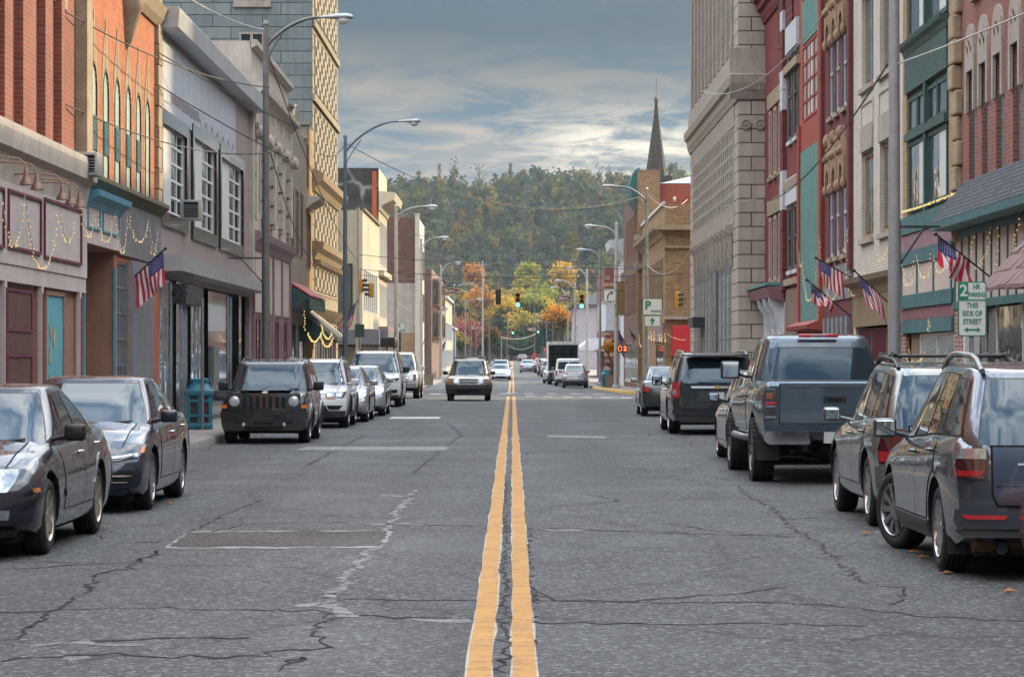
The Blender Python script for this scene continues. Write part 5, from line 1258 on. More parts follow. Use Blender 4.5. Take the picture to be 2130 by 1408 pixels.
f.band('ledge', zl - .1, zl + .1, .2, M('mossy stone', (.13, .115, .07), .9, var=.4, scale=5, bump=.5), steps=[(zl - .16, .05), (zl - .05, .16), (zl + .02, .24), (zl + .10, .24), (zl + .12, 0)])
f.band('string_course', 8.9, 9.2, .15, stone_tan, steps=[(8.75, .05), (8.9, .14), (9.15, .22), (9.2, 0)])
cu = f.u(262); mb = MB(); mb.lathe([(.02, 7.75), (.12, 7.9), (.22, 8.2), (.30, 8.5), (.34, 8.55), (.34, 8.75), (.40, 8.8), (.44, 9.1), (.38, 9.15), (.38, H)], 12, c=(cu, 0, 0), a0=math.pi, a1=2 * math.pi); mb.build('oriel_corbel', stone_tan, f.root, smooth=40)
f.window([cu + .85, cu + 1.6, 9.3, 11.2], stone_tan, windark, y=-.04, th=.06)
f.panel('shop_fascia', [.02, f.u(243), f.z(200, 512), f.z(200, 420)], stucco, -.07, .09); f.panel('grey_fascia', [f.u(243) + .01, f.len - .03, f.z(285, 540), zl - .16], M('grey board', (.17, .165, .17), .6, var=.2, scale=2, streak=.4), -.06, .08)
f.band('blue_cornice', 4.55, 4.75, .25, skyblue, .02, f.u(243), steps=[(4.38, .08), (4.48, .14), (4.58, .28), (4.68, .30), (4.70, 0)])
for a, b in ((172, 200), (204, 240)): f.frame('sign_frame', [f.u(a) + .05, f.u(b) - .05, f.z(200, 482), f.z(200, 432)], skyblue, .04, .10)
e = ent[0]; mb = MB(); mb.box(e[0], e[1], .95, 1.0, .15, e[3]); mb.box(e[0], e[0] + .05, .102, .95, .15, e[3]); mb.box(e[1] - .05, e[1], .102, .95, .15, e[3]); mb.box(e[0], e[1], .102, 1.0, e[3], e[3] + .04); mb.build('shop_recess', brownp, f.root)
for p_ in (e[0] + .06, e[1] + .02): mb = MB(); mb.box(p_ - .05, p_ + .05, -.03, .02, .2, e[3] - .3); mb.build('blue_strip', skyblue, f.root)
pm = M('coloured leaded glass', (.25, .1, .2), .3, var=.9, scale=9); f.window([e[0] + .08, e[0] + .55, .6, e[3] - .1], stone_tan, pm, y=.12, fw=.05, nz=8, nx=2)
f.window(ent[1], steel, winblue, y=.02, fw=.05, nx=3, nz=6)
mb = MB(); a, b = f.u(267), f.u(309); n = 26
for k in range(n): x = a + (b - a) * k / n; mb.box(x, x + (b - a) / n * .55, -.10, -.05, .15, f.z(285, 546))
mb.box(a, b, -.05, .03, .15, f.z(285, 546)); mb.build('fluted_panel', M('fluted metal', (.33, .33, .35), .4, .5, var=.15, streak=.2), f.root)
# ---- L3 pale panel building with black stone shop front
f = Fac(-1, 7.6, 57.805, 78.2, 'panel_building', 'two storey building faced with pale panels under a heavy metal cornice')
H = 8.9; ops = []
for a, b, pr, t, bt in ((334, 384, 358, 268, 445), (400, 446, 424, 300, 478), (457, 502, 480, 340, 502)): ops.append(f.rect(a, b, pr, t, bt))
zc_ = f.z(430, 560); shop = [.3, f.len - .5, .15, zc_ - .45]; ops.append(shop)
f.shell(H, ops, [pinkstone], rev=.12, depth=20)
pz = f.z(410, 300)
for (a, b, z0, z1) in ((.02, f.u(488), f.z(358, 268) + .25, H - .25),):
    n = 12
    for k in range(n): f.panel('pale_panel', [a + (b - a) * k / n + .006, a + (b - a) * (k + 1) / n - .006, z0, z1], bluewhite, -.03, .032)
rr = random.Random(9); mb = MB(); ua, ub, zz = f.u(352), f.u(484), f.z(420, 262); lo, hi = [], []
for k in range(60):
    x = ua + (ub - ua) * k / 59; q = zz + (0 if k < 24 else .16 * math.sin(k * 1.1) - .1); h_ = (.20 if k < 24 else .05) + .07 * rr.random(); lo.append((x, -.034, q - .04 * rr.random())); hi.append((x, -.034, q + h_))
mb.add(lo + hi, [(k, k + 1, 61 + k, 60 + k) for k in range(59)])
mb.build('letter_stain', M('old sign stain', (.20, .19, .20), .7, var=.4, scale=6), f.root)
for o in ops[:3]:
    f.frame('black_frame', [o[0] - .30, o[1] + .30, o[2] - .34, o[3] + .28], blackstone, .30, .06)
    m_ = (o[0] + o[1]) / 2; f.panel('blind_panel', [o[0], o[0] + (o[1] - o[0]) * .46, o[2], o[3]], winwhite, .03, .03)
    f.window([o[0] + (o[1] - o[0]) * .46, o[1], o[2], o[3]], white, windark, y=.03, fw=.05, nx=2, nz=5, bars=.05)
f.band('metal_cornice', H - .3, H + .35, .9, metalp, steps=[(H - .12, 0), (H - .10, .42), (H + .30, .45), (H + .34, .42), (H + .34, 0)])
mb = MB(); mb.box(f.len - .55, f.len - .05, -.12, .02, zc_ - .3, H - .12); mb.build('end_pier', stone_bg, f.root)
f.band('metal_canopy', zc_ - .3, zc_ + .15, .8, metalp, steps=[(zc_ - .34, 0), (zc_ - .33, .50), (zc_ - .02, .52), (zc_ + .04, 0)])
mb = MB(); mb.box(shop[0], shop[1], 2.2, 2.3, .15, shop[3]); mb.build('shop_back', blackstone, f.root)
mb = MB(); mb.box(shop[0], shop[1], .31, 2.2, .135, .16); mb.build('shop_step', stone_gr, f.root)
for (a, b) in ((.3, 3.2), (3.6, 6.0), (6.2, 9.2)): f.window([a, b, .25, shop[3] - .02], chrome, winblue, y=.10, fw=.05, nx=4, nz=1)
for (a, b) in ((3.2, 3.6), (6.0, 6.2), (11.2, 15.5), (.05, .3), (17.2, 17.8)): mb = MB(); mb.box(a, b, .02 if b - a < 2 else .2, .6, .15, shop[3] - .01); mb.build('black_pier', blackstone, f.root)
f.window([15.6, 17.1, .25, shop[3] - .02], chrome, winblue, y=.2, fw=.05, nx=2); f.panel('mail_slot', [11.6, 12.9, 1.0, 2.0], steel, .10, .1)
sb = f.panel('box_sign', [.3, 3.6, f.z(350, 634), f.z(350, 594)], M('dark sign board', (.018, .022, .024), .35, var=.3), -.55, .25)
text('OOF', .42, M('sign relief', (.045, .055, .058), .3), Matrix.Translation((.298, -.42, (f.z(350, 634) + f.z(350, 594)) / 2)) @ Matrix.Rotation(R(-90), 4, 'Z') @ Matrix.Rotation(R(90), 4, 'X'), sb, ext=.012, sx=.4, bold=.01)
# ---- L4 ionic stone front
f = Fac(-1, 7.6, 78.205, 91.3, 'stone_building', 'narrow classical stone front with ionic pilasters over a purple shop front')
H = 10.9; ops = []; zm = f.z(562, 500)
for k in range(4): c_ = 1.9 + k * 3.1; ops.append([c_ - .62, c_ + .62, zm + .6, 7.9])
shp = []
for k in range(4): c_ = 1.75 + k * 3.2; shp.append([c_ - 1.1, c_ + 1.1, .3, 3.0])
f.shell(H, ops + shp, [stone_bg], rev=.12)
for o in ops: f.window(o, stone_tan, windark, y=.05, nx=3, nz=3)
for k in range(5):
    c_ = .45 + k * 3.08; mb = MB(); mb.box(c_ - .34, c_ + .34, -.16, .02, zm + .35, 8.2)
    for z in [zm + .5 + .6 * i for i in range(7)]: mb.box(c_ - .46, c_ + .46, -.13, .02, z, z + .48)
    mb.lathe([(.17, -.2), (.17, .2)], 12, c=(c_ - .32, -.14, 8.25), axis='y', cap=True); mb.lathe([(.17, -.2), (.17, .2)], 12, c=(c_ + .32, -.14, 8.25), axis='y', cap=True); mb.box(c_ - .5, c_ + .5, -.24, .02, 8.38, 8.52); mb.build('ionic_pilaster', stone_bg, f.root)
f.band('entablature', 8.6, 9.7, .5, stone_bg, steps=[(8.55, .10), (8.9, .14), (8.92, .08), (9.2, .10), (9.35, .2), (9.5, .38), (9.65, .4), (9.72, .2), (9.74, 0)])
f.band('parapet_cap', H - .2, H + .05, .15, stone_bg, steps=[(H - .2, .05), (H - .12, .18), (H + .04, .18), (H + .05, 0)])
f.band('shop_cornice', zm - .3, zm + .1, .45, mauvep, steps=[(zm - .5, .08), (zm - .35, .14), (zm - .2, .26), (zm, .30), (zm + .06, 0)])
f.panel('sign_band', [.05, f.len - .05, 3.05, zm - .5], cream, -.04, .05)
for k in range(5): c_ = .1 + k * 3.2; mb = MB(); mb.box(c_, c_ + .28, -.10, .02, .15, zm - .5); mb.build('purple_pilaster', mauvep, f.root)
for o in shp: f.window(o, M('plum trim', (.12, .035, .05), .5), windark, y=.05, fw=.16, nx=2, nz=2)
# ---- L5 tan brick, L6 yellow brick
f = Fac(-1, 7.6, 91.305, 99.0, 'brick_building', 'narrow tan brick building with a stepped parapet and green awning')
H = 9.7; ops = [[1.0 + 2.0 * k, 2.1 + 2.0 * k, 5.3, 7.6] for k in range(3)] + [[1.2, 2.8, .4, 2.9], [4.2, 6.6, .4, 2.9]]
f.shell(H, ops, [brick_tan]); [f.window(o, greenp if i > 2 else brick_pnk, windark, y=.04) for i, o in enumerate(ops)]
mb = MB(); mb.prism([(2.4, H), (2.4, H + .3), (3.0, H + .75), (3.85, H + .95), (4.7, H + .75), (5.3, H + .3), (5.3, H)], lambda p, z, d: (p, d, z), 0.0, .35); mb.build('gable', brick_tan, f.root)
for c_ in (.35, f.len - .35): mb = MB(); mb.box(c_ - .3, c_ + .3, -.1, .35, H, H + .5); mb.box(c_ - .38, c_ + .38, -.16, .4, H + .5, H + .6); mb.build('parapet_post', brick_tan, f.root)
mb = MB(); mb.prism([(0.0, 4.2), (.72, 3.75), (.72, 3.35), (.68, 3.35), (.68, 3.7), (0, 3.3)], lambda p, z, d: (d, -p, z), .1, f.len - .1); mb.build('green_awning', M('green awning', (.03, .075, .065), .6, var=.2), f.root)
mb = MB(); mb.prism([(0.0, 4.23), (.74, 3.78), (.74, 3.83), (0, 4.32)], lambda p, z, d: (d, -p, z), .1, f.len - .1); mb.build('red_edge', M('red coping', (.30, .05, .04), .6), f.root)
f = Fac(-1, 7.6, 99.005, 102.3, 'brick_building', 'slim yellow brick building squeezed beside the stone tower')
ops = [[.4, 1.1, 5.0, 7.1], [1.5, 2.2, 5.0, 7.1], [.4, 1.1, 8.0, 9.6]]; f.shell(10.3, ops, [brick_yel]); [f.window(o, brick_pnk, windark, y=.04) for o in ops]
f.band('cornice', 7.3, 7.7, .4, stone_bg, steps=[(7.2, .05), (7.35, .2), (7.5, .5), (7.62, .55), (7.66, 0)])
mb = MB(); mb.prism([(0.0, 3.5), (1.25, 2.45), (1.27, 2.3), (1.21, 2.3), (0.0, 3.3)], lambda p, z, d: (d, -p, z), -.9, f.len + .8); mb.build('shingle_awning', M('pale shingle awning', (.30, .26, .20), .8, var=.3, scale=6, bump=.5), f.root)
for q in (-.88, f.len + .76): mb = MB(); mb.prism([(0.0, 3.28), (1.19, 2.3), (0.0, 2.3)], lambda p, z, d: (d, -p, z), q, q + .02); mb.build('awning_cheek', greenp, f.root)
# ---- L7 stone tower with pierced screens
f = Fac(-1, 7.6, 102.305, 117.2, 'stone_tower', 'tall stone tower with pierced block screens and flank in shade blue')
H = 30; L = f.len; dep = 26
mb = MB(); sw = []
for (xa, xb, ya, yb) in ((502, 545, 72, 150), (497, 553, -75, 2)):
    k = 102.3 / F; sw.append((-(xb - VX) * k - 7.6, -(xa - VX) * k - 7.6, EYE + (HY - yb) * k, EYE + (HY - ya) * k))
us = [0.0] + sorted({q for o in sw[:1] for q in o[:2]}) + [dep]
mb.quad((0, 0, 0), (0, 0, H), (0, dep, H), (0, dep, 0), 1); mb.quad((L, 0, 0), (L, dep, 0), (L, dep, H), (L, 0, H), 0); mb.quad((0, dep, 0), (0, dep, H), (L, dep, H), (L, dep, 0), 1); mb.quad((0, 0, H), (L, 0, H), (L, dep, H), (0, dep, H), 1)
bays = [[1.0, L - .9, 4.3, 5.4], [1.0, L - .9, 9.0, 11.3], [1.0, L - .9, 11.9, 14.1], [1.0, L - .9, 6.25, 8.0], [1.0, L - .9, 14.8, 17.2], [1.5, L - 1.5, .3, 3.0]]
wall(mb, 0, L, 0, H, bays, 0, .30); mb.build('wall', [ash_sun, ash_shade], f.root)
for k, b in enumerate(bays[:5]):
    mb = MB(); mb.box(b[0], b[1], -.03, .28, b[2], b[3]); mb.build('block_screen', lattice, f.root)
for (a, b, c, d) in sw:
    mb = MB(); mb.box(-.07, .02, a - .08, a, c, d); mb.box(-.07, .02, b, b + .08, c, d); mb.box(-.07, .02, (a + b) / 2 - .05, (a + b) / 2 + .05, c, d); mb.box(-.07, .02, a - .08, b + .08, d, d + .08); mb.box(-.12, .02, a - .2, b + .2, c - .25, c - .0); fr = mb.build('window', stone_gr, f.root)
    mb = MB(); mb.quad((-.012, a, c), (-.012, b, c), (-.012, b, d), (-.012, a, d)); mb.build('pane', windark, fr)
f.band('cornice', 8.3, 8.9, .5, stone_tan, steps=[(8.05, .08), (8.3, .2), (8.45, .40), (8.7, .44), (8.78, .3), (8.9, 0)]); f.band('cornice', 5.6, 6.2, .5, stone_tan, steps=[(5.45, .08), (5.7, .2), (5.85, .40), (6.1, .45), (6.15, 0)]); f.band('ledge', 3.3, 3.6, .4, stone_tan, steps=[(3.2, .06), (3.4, .3), (3.55, .45), (3.6, 0)])
for z in (11.45, 14.3, 17.5): f.band('string_course', z, z + .3, .10, ash_sun)
for k in range(16): mb = MB(); x = .4 + k * .92; mb.box(x, x + .28, -.3, .02, 5.25, 5.44); mb.build('dentil', stone_tan, f.root)
for k in range(4): f.window([1.6 + 3.0 * k, 4.2 + 3.0 * k, .4, 2.95], boards, windark, y=.08, nx=2)
# ---- L8 cream corner shop, L9 tall white, L10 brown brick, far small ones
f = Fac(-1, 7.6, 136.4, 153.0, 'corner_shop', 'low cream corner shop with a metal parapet across the side street')
H = 9.3; ops = [[1.0 + 2.0 * k, 2.2 + 2.0 * k, 4.2, 6.4] for k in range(8) if 1.0 + 2 * k < 14.6] + [[.6, 15.6, .4, 2.4]]
f.shell(H, ops, [stucco_bg], rev=.25, depth=16); [f.window(o, white, windark, y=.12, nx=1 if i < len(ops) - 1 else 7) for i, o in enumerate(ops)]
f.band('parapet_cap', H, H + .12, .12, M('mossy metal', (.20, .19, .09), .7, var=.4)); f.band('sign_fascia', 2.5, 3.3, 1.3, M('grey fascia', (.16, .165, .18), .5, var=.15), steps=[(2.5, 0), (2.5, 1.3), (3.25, 1.3), (3.3, 0)])
mb = MB(); mb.box(-1.15, -.01, -.9, 5, 2.5, 3.25); mb.build('side_fascia', M('grey fascia', (.2, .2, .2)), f.root)
mb = MB()
for k in range(9): mb.box(-.06, -.002, .3 + k * .9, .36 + k * .9, 5.8, H)
mb.build('batten', stucco_bg, f.root)
o = [-.08, .03, 0, 0]; mb = MB(); mb.box(-.06, -.002, .5, 1.7, 3.9, 6.6); fr = mb.build('window', darksteel, f.root); mb = MB(); mb.quad((-.066, .6, 4.0), (-.066, 1.6, 4.0), (-.066, 1.6, 6.5), (-.066, .6, 6.5)); mb.build('pane', winblue, fr)
mb = MB(); mb.box(-.12, -.002, .7, 4.2, .2, .3)
for k in range(5): mb.box(-1.2, -1.14, .2 + k * .8, .26 + k * .8, .15, 2.3)
mb.box(-1.25, -.02, .1, 3.6, 2.28, 2.36); mb.build('porch', M('rusty iron', (.12, .06, .04), .7, var=.4), f.root)
f = Fac(-1, 7.6, 153.005, 163.0, 'tall_white_building', 'tall white front with heavy cornice and black painted flank')
H = 12.7; ops = [[1.0 + 1.55 * k, 1.7 + 1.55 * k, z, z + h] for k in range(6) for z, h in ((7.2, 2.6), (4.2, 2.0))] + [[.8, 9.2, .4, 3.0]]
def cracked():
    m, t, b = principled('black cracked flank'); v = objvec(t); nn = N(t, 'ShaderNodeTexNoise'); nn.inputs['Scale'].default_value = .8; nn.inputs['Detail'].default_value = 6; Lk(t, v, nn.inputs['Vector'])
    ad = N(t, 'ShaderNodeVectorMath', operation='ADD'); Lk(t, v, ad.inputs[0]); Lk(t, nn.outputs['Color'], ad.inputs[1])
    vo = N(t, 'ShaderNodeTexVoronoi', feature='DISTANCE_TO_EDGE'); vo.inputs['Scale'].default_value = .55; Lk(t, ad.outputs[0], vo.inputs['Vector'])
    c = mix(t, math_(t, 'MULTIPLY', ramp(t, vo.outputs['Distance'], [(0, 1.0), (.05, .25), (.09, 0.0)]), ramp(t, noise(t, v, .5, 3), [(.4, .15), (.6, .9)])), ramp(t, noise(t, v, 1.5, 5), [(.3, .018), (.7, .045)]), (.25, .26, .27))
    Lk(t, c, b.inputs['Base Color']); b.inputs['Roughness'].default_value = .85; return m
f.shell(H, ops, [stucco_bg, cracked()], rev=.25, depth=18, side_m=1); [f.window(o, white, windark, y=.12) for o in ops]
mb = MB(); mb.box(-.03, -.001, .12, .38, 3.0, H - .2); mb.build('flue', brick_or2, f.root)
f.band('cornice', 10.6, 11.4, .8, stucco_bg, steps=[(10.3, .08), (10.6, .2), (10.9, .85), (11.3, .95), (11.4, 0)]); f.band('ledge', 6.6, 6.9, .3, stucco_bg); f.band('ledge', 3.3, 3.7, .5, mauvep)
f = Fac(-1, 7.6, 217, 232, 'brown_brick_building', 'brown brick block with blank patched flank beyond the parking lot')
H = 13.3; ops = [[2.0 + 3.2 * k, 4.2 + 3.2 * k, z, z + 2.4] for k in range(4) for z in (5.0, 8.6)]
f.shell(H, ops, [M('white washed front', (.55, .52, .46), .8, var=.15, streak=.4), brick_brn], side_m=1, rev=.3); [f.window(o, brownp, windark, y=.15, nx=2, nz=3) for o in ops]
mb = MB(); mb.box(-.05, -.002, .0, 4.5, 4.0, 8.0); mb.build('concrete_patch', stone_gr, f.root); mb = MB(); mb.box(-.04, -.002, .2, 9, .0, 4.0); mb.build('buff_patch', brick_buff, f.root)
mb = MB(); mb.box(-.3, .0, -.12, .25, .1, H + .3); mb.build('corner_pier', stucco_bg, f.root)
f = Fac(-1, 7.0, 233, 262, 'brown_bay_building', 'brown shop row with projecting bays of pale glass')
f.shell(9.6, [], [M('brown siding', (.20, .13, .115), .7, var=.2, streak=.3)], depth=10)
for k in range(3):
    for z in (3.6, 6.4):
        mb = MB(); mb.box(2 + 8 * k, 7 + 8 * k, -.6, .02, z, z + 2.4); b_ = mb.build('bay', brownp, f.root); mb = MB()
        for q in range(3): mb.box(2.3 + 8 * k + 1.5 * q, 3.5 + 8 * k + 1.5 * q, -.63, -.58, z + .2, z + 2.2)
        mb.box(1.97 + 8 * k, 2.02 + 8 * k, -.5, -.1, z + .2, z + 2.2); mb.build('pane', winblue, b_)
far = [(-1, 7.2, 268, 292, 7.2, 'blue_shop', 'small blue and white shop behind the left hand poles', M('faded blue', (.14, .24, .36), .6, var=.2, streak=.3)),
       (-1, 7.4, 296, 330, 8.4, 'pale_shop', 'pale plaster shop with flat roof far down the street', stucco_bg), (-1, 7.8, 335, 372, 5.4, 'blue_gabled_shop', 'low light blue shop beside the red maple', M('light blue siding', (.25, .36, .46), .6, var=.2)),
       (1, 8.2, 330, 372, 8.0, 'pale_house', 'pale lilac house with hipped grey roof far up the street', M('lilac plaster', (.42, .37, .40), .8, var=.15, streak=.2))]
for (sd, X, a, b, H, nm, lb, mt) in far:
    f = Fac(sd, X, a, b, nm, lb); f.shell(H, [], [mt], depth=12); 
    n = int((b - a) / 4)
    for k in range(n):
        for z in ((.6, 3.6) if H > 6 else (.8,)): f.window([1 + 4 * k, 3.4 + 4 * k, z, z + 2.0], white, windark, y=-.06, th=.07)
    f.band('eave', H - .2, H + .05, .3, whitew)
    for k in range(2): mb = MB(); mb.box(-.05, -.001, 1 + 3 * k, 2.6 + 3 * k, .9, 2.8); fr = mb.build('window', white, f.root); mb = MB(); mb.box(-.055, -.045, 1.1 + 3 * k, 2.5 + 3 * k, 1.0, 2.7); mb.build('pane', windark, fr)
    if nm == 'pale_house':
        mb = MB(); L = b - a; mb.add([(-.6, -.6, H), (L + .6, -.6, H), (L + .6, 12, H), (-.6, 12, H), (L * .2, 5.5, H + 3.6), (L * .8, 5.5, H + 3.6)], [(0, 1, 5, 4), (1, 2, 5), (2, 3, 4, 5), (3, 0, 4), (0, 3, 2, 1)]); mb.build('roof', slate, f.root)
        for k, s_ in enumerate((3.0, 5.4)): pass
# ---- right side of the street
# R1 red brick with teal windows, slate awning and shingled porch
XR = 8.5
f = Fac(1, XR, 40.0, 51.5, 'brick_building', 'old red brick building with teal windows under carved stone hoods'); H = 14.8
ops = []; zb, zt = f.z(2050, 372), f.z(2050, 140)
for p_ in (2022, 2049, 2079, 2115, 2160): c_ = f.u(p_); ops.append([c_ - .34, c_ + .34, 4.85, 7.0])
for p_ in (2034, 2066, 2105): c_ = f.u(p_); ops.append([c_ - .34, c_ + .34, 8.35, 10.6])
shop = [1.2, f.len - 3.0, .5, 2.75]; ops.append(shop)
f.shell(H, ops, [brick_old], rev=.26)
for k, o in enumerate(ops[:8]):
    wn = f.window(o, turq, windark, y=.10, fw=.10, mid=.5, sill=stone_tan)
    if k < 5:
        m_ = (o[0] + o[1]) / 2; mb = MB(); poly = [(o[0] - .16, o[3] - .75), (o[0] - .16, o[3] + .25)] + [(m_ - .5 * math.cos(math.pi * i / 10), o[3] + .25 + .62 * math.sin(math.pi * i / 10)) for i in range(11)] + [(o[1] + .16, o[3] - .75), (o[1], o[3] - .75), (o[1], o[3]), (o[0], o[3]), (o[0], o[3] - .75)]
        mb.prism(poly, lambda a, b, d: (a, d, b), -.06, .02); mb.build('stone_hood', stone_gr, wn)
        for q in (-.18, 0, .18): mb = MB(); mb.lathe([(.07, -.085), (.05, -.075), (.001, -.07)], 8, c=(m_ + q, 0, o[3] + .42 + (.1 if q == 0 else 0)), axis='y'); mb.build('rosette', stone_gr, wn)
mb = MB(); z = 3.9; i = 0; rr = random.Random(4)
while z < H: pr = .10 + .1 * rr.random(); mb.rbox(.02, .55 + .1 * (i % 2), -pr, .02, z, z + .46, .04); z += .48; i += 1
mb.build('quoin_pier', stone_tan, f.root)
pz0, pz1 = 2.72, 3.95
f.panel('sign_panel', [.1, f.len, pz0, pz1], cream, -.05, .06)
for k in range(15): x = .1 + k * .78; mb = MB(); mb.box(x, x + .10, -.075, -.052, pz0, pz1); mb.build('batten', tealp, f.root)
for z in (pz0 - .1, pz1): mb = MB(); mb.box(.05, f.len, -.09, .01, z, z + .14); mb.build('trim_board', tealp, f.root)
mb = MB(); mb.prism([(0, 5.0), (.5, 4.28), (.5, 4.14), (.45, 4.12), (0, 4.2)], lambda p, z, d: (d, -p, z), .1, f.len); mb.build('slate_awning', slate, f.root)
mb = MB(); mb.prism([(.0, 4.14), (.46, 4.13), (.51, 4.16), (.51, 4.25), (.53, 4.25), (.53, 4.11), (.0, 4.10)], lambda p, z, d: (d, -p, z), .1, f.len); mb.build('awning_fascia', tealp, f.root)
for (a, b) in ((.1, 1.2), (f.len - 3.0, f.len)): f.panel('brick_pier', [a, b, .15, 2.6], brick_mix, -.06, .08)
f.window(shop, white, windark, y=.1, fw=.07, nx=3)
for q in (1.25, 2.1): mb = MB(); mb.box(q, q + .14, -.08, .05, .2, 2.7); mb.build('post', white, f.root)
mb = MB(); rows = 5; uA, uB = f.u(2062, 1.2) - .5, f.u(2062, 1.2) + 5
for i in range(rows):
    t0, t1 = i / rows, (i + 1.08) / rows; p0, p1 = .12 + 1.15 * t0, .12 + 1.15 * t1; z0, z1 = 3.95 - 1.2 * t0 ** 1.2, 3.95 - 1.2 * min(1, t1) ** 1.2
    a0, a1 = uA + .55 * (1 - t0), uA + .55 * (1 - t1)
    rr = random.Random(i); n = 22
    for k in range(n):
        x0 = a0 + (uB - a0) * k / n; x1 = a0 + (uB - a0) * (k + 1) / n; dz = rr.uniform(-.02, .02)
        mb.add([(x0, -p0, z0 + .02), (x1, -p0, z0 + .02), (x1 if k else x1, -p1 - .03, z1 + dz + .02), ((a1 if k == 0 else x0), -p1 - .03, z1 + dz + .02), (x0, -p0, z0 - .04), (x1, -p0, z0 - .04), (x1, -p1 - .03, z1 + dz - .04), ((a1 if k == 0 else x0), -p1 - .03, z1 + dz - .04)], [(0, 1, 2, 3), (3, 2, 6, 7), (4, 7, 6, 5), (0, 3, 7, 4), (1, 5, 6, 2)])
mb.build('shingle_porch', oldwood, f.root)
mb = MB(); mb.prism([(.0, 3.9), (.1, 3.9), (1.2, 2.75), (0, 2.75)], lambda p, z, d: (d, -p, z), uA + .3, uB); mb.build('porch_soffit', oldwood, f.root)
# unseen blocks added on both sides, nearer than the view: they shade the road and show in the cars' glass
for sd, X, a, b, H, nm, lb, mt in ((1, 8.5, 12, 39.9, 14.0, 'brick_building', 'unseen grey block added beside the camera on the right pavement', stone_gr), (1, 8.5, -45, 11.9, 12.5, 'beige_brick_building', 'long unseen cream brick row added behind the camera on the right', stone_bg), (-1, 7.6, 8, 36.4, 11.5, 'brick_building', 'unseen orange brick block added beside the camera on the left pavement', brick_or), (-1, 7.6, -45, 7.9, 13.0, 'stone_building', 'unseen grey stone row added behind the camera on the left', stone_bg)):
    f = Fac(sd, X, a, b, nm, lb); ops = [[1.2 + 2.6 * k, 2.4 + 2.6 * k, z, z + 2.2] for k in range(int((b - a - 2) / 2.6)) for z in (4.8, 8.2)] + [[.8, b - a - .8, .5, 2.9]]
    f.shell(H, ops, [mt], rev=.2)
    for o in ops: f.window(o, white, winblue, y=.1)
    f.band('shop_cornice', 3.2, 3.7, .3, stucco)
# R2 green timber front between yellow brick piers
f = Fac(1, XR, 51.505, 58.6, 'timber_front_building', 'dark green timber bays framed by yellow brick piers over teal shop'); H = 14.8; L = f.len
zf = 4.35
ops = [[.55, L - .95, zf + .35, 7.35], [.55, L - .95, 8.4, 11.8], [.35, L - .25, .35, 2.25]]
f.shell(H, ops, [brick_yel, brick_yel], rev=.30)
for (a, b, c, d) in ops[:2]:
    mb = MB(); mb.box(a, b, .06, .14, c, d); mb.build('timber_bay', greenp, f.root)
    m_ = (a + b) / 2
    for (p, q) in ((a + .25, m_ - .12), (m_ + .12, b - .25)):
        f.window([p, q, c + .1, d - 1.05], greenp, winblue, y=-.0, fw=.10, nx=1); f.window([p, (p + q) / 2 - .03, d - .85, d - .12], greenp, windark, y=.0, fw=.07); f.window([(p + q) / 2 + .03, q, d - .85, d - .12], greenp, windark, y=.0, fw=.07)
        f.panel('pale_blind', [q - (q - p) * .42, q - .12, c + .2, d - 1.15], winwhite, .022, .006)
    mb = MB(); mb.box(m_ - .10, m_ + .10, -.06, .06, c, d); mb.build('mullion', greenp, f.root); mb = MB(); mb.box(a + .1, b - .1, -.08, .05, d - 1.03, d - .87); mb.build('transom', greenp, f.root)
f.panel('spandrel', [.55, L - .95, 7.36, 8.39], greenp, -.05, .1); f.band('sill_moulding', 8.25, 8.4, .2, greenp, .5, L - .9, steps=[(8.15, .06), (8.25, .1), (8.32, .18), (8.4, .2), (8.41, 0)])
for (z0, z1, mt, pr) in ((zf - .02, zf + .34, tealp, .10), (zf - .38, zf - .03, mauvep, .06), (zf - .68, zf - .39, tealp, .10), (2.75, 3.03, tealp, .10), (2.5, 2.74, M('rose board', (.22, .10, .11), .6), .05), (2.22, 2.49, tealp, .10)): f.panel('shop_board', [.05, L - .05, z0, z1], mt, -pr, pr + .01)
f.panel('cream_board', [.05, L - .05, 3.04, zf - .69], cream, -.05, .06)
for k in range(4): x = .15 + (L - .5) * k / 3; mb = MB(); mb.box(x, x + .12, -.075, -.04, 3.04, zf - .69); mb.build('batten', tealp, f.root)
pmn = M('painted shop glass', (.20, .30, .32), .12, var=.35, scale=2.5, coat=.6); f.window([2.2, L - .4, .45, 2.2], white, pmn, y=.03, fw=.07, nx=2); f.panel('shop_door', [.9, 1.9, .2, 2.2], boards, .05, .06)
f.panel('brick_pier', [.0, .75, .15, 2.2], brick_mix, -.05, .08)
# R3 painted beige brick
f = Fac(1, XR, 58.605, 67.1, 'beige_brick_building', 'cream painted brick building with olive framed sash windows'); H = 14.8; L = f.len
ops = []
for (a, b) in ((1794, 1815), (1832, 1862)):
    u0, u1 = sorted((f.u(a), f.u(b))); ops += [[u0 - .15, u1 + .15, 4.55, 6.65], [u0 - .15, u1 + .15, 8.2, 10.5]]
shop = [.5, L - .6, .4, 3.15]; f.shell(H, ops + [shop], [brick_bg], rev=.24)
oli = M('olive frame', (.26, .24, .14), .6, var=.15)
for o in ops:
    wn = f.window(o, oli, M('red sash', (.28, .03, .05), .5), y=.09, fw=.12, nx=2, sill=stone_gr, bars=.12); a, b, c, d = o
    mb = MB()
    for q in (0, 1): p = a + .14 + q * (b - a) / 2 * .96; e = p + (b - a) / 2 - .22; mb.box(p + .06, e - .02, .10, .118, c + .18, d - .2)
    mb.build('sash_glass', windark, wn); mb = MB(); mb.box(a - .02, b + .02, -.05, .02, d + .01, d + .62); mb.build('lintel', stone_gr, wn)
for o in ops[::2]: f.frame('brick_panel', [o[0] - .05, o[1] + .05, 7.15, 7.85], brick_bg, .07, .03)
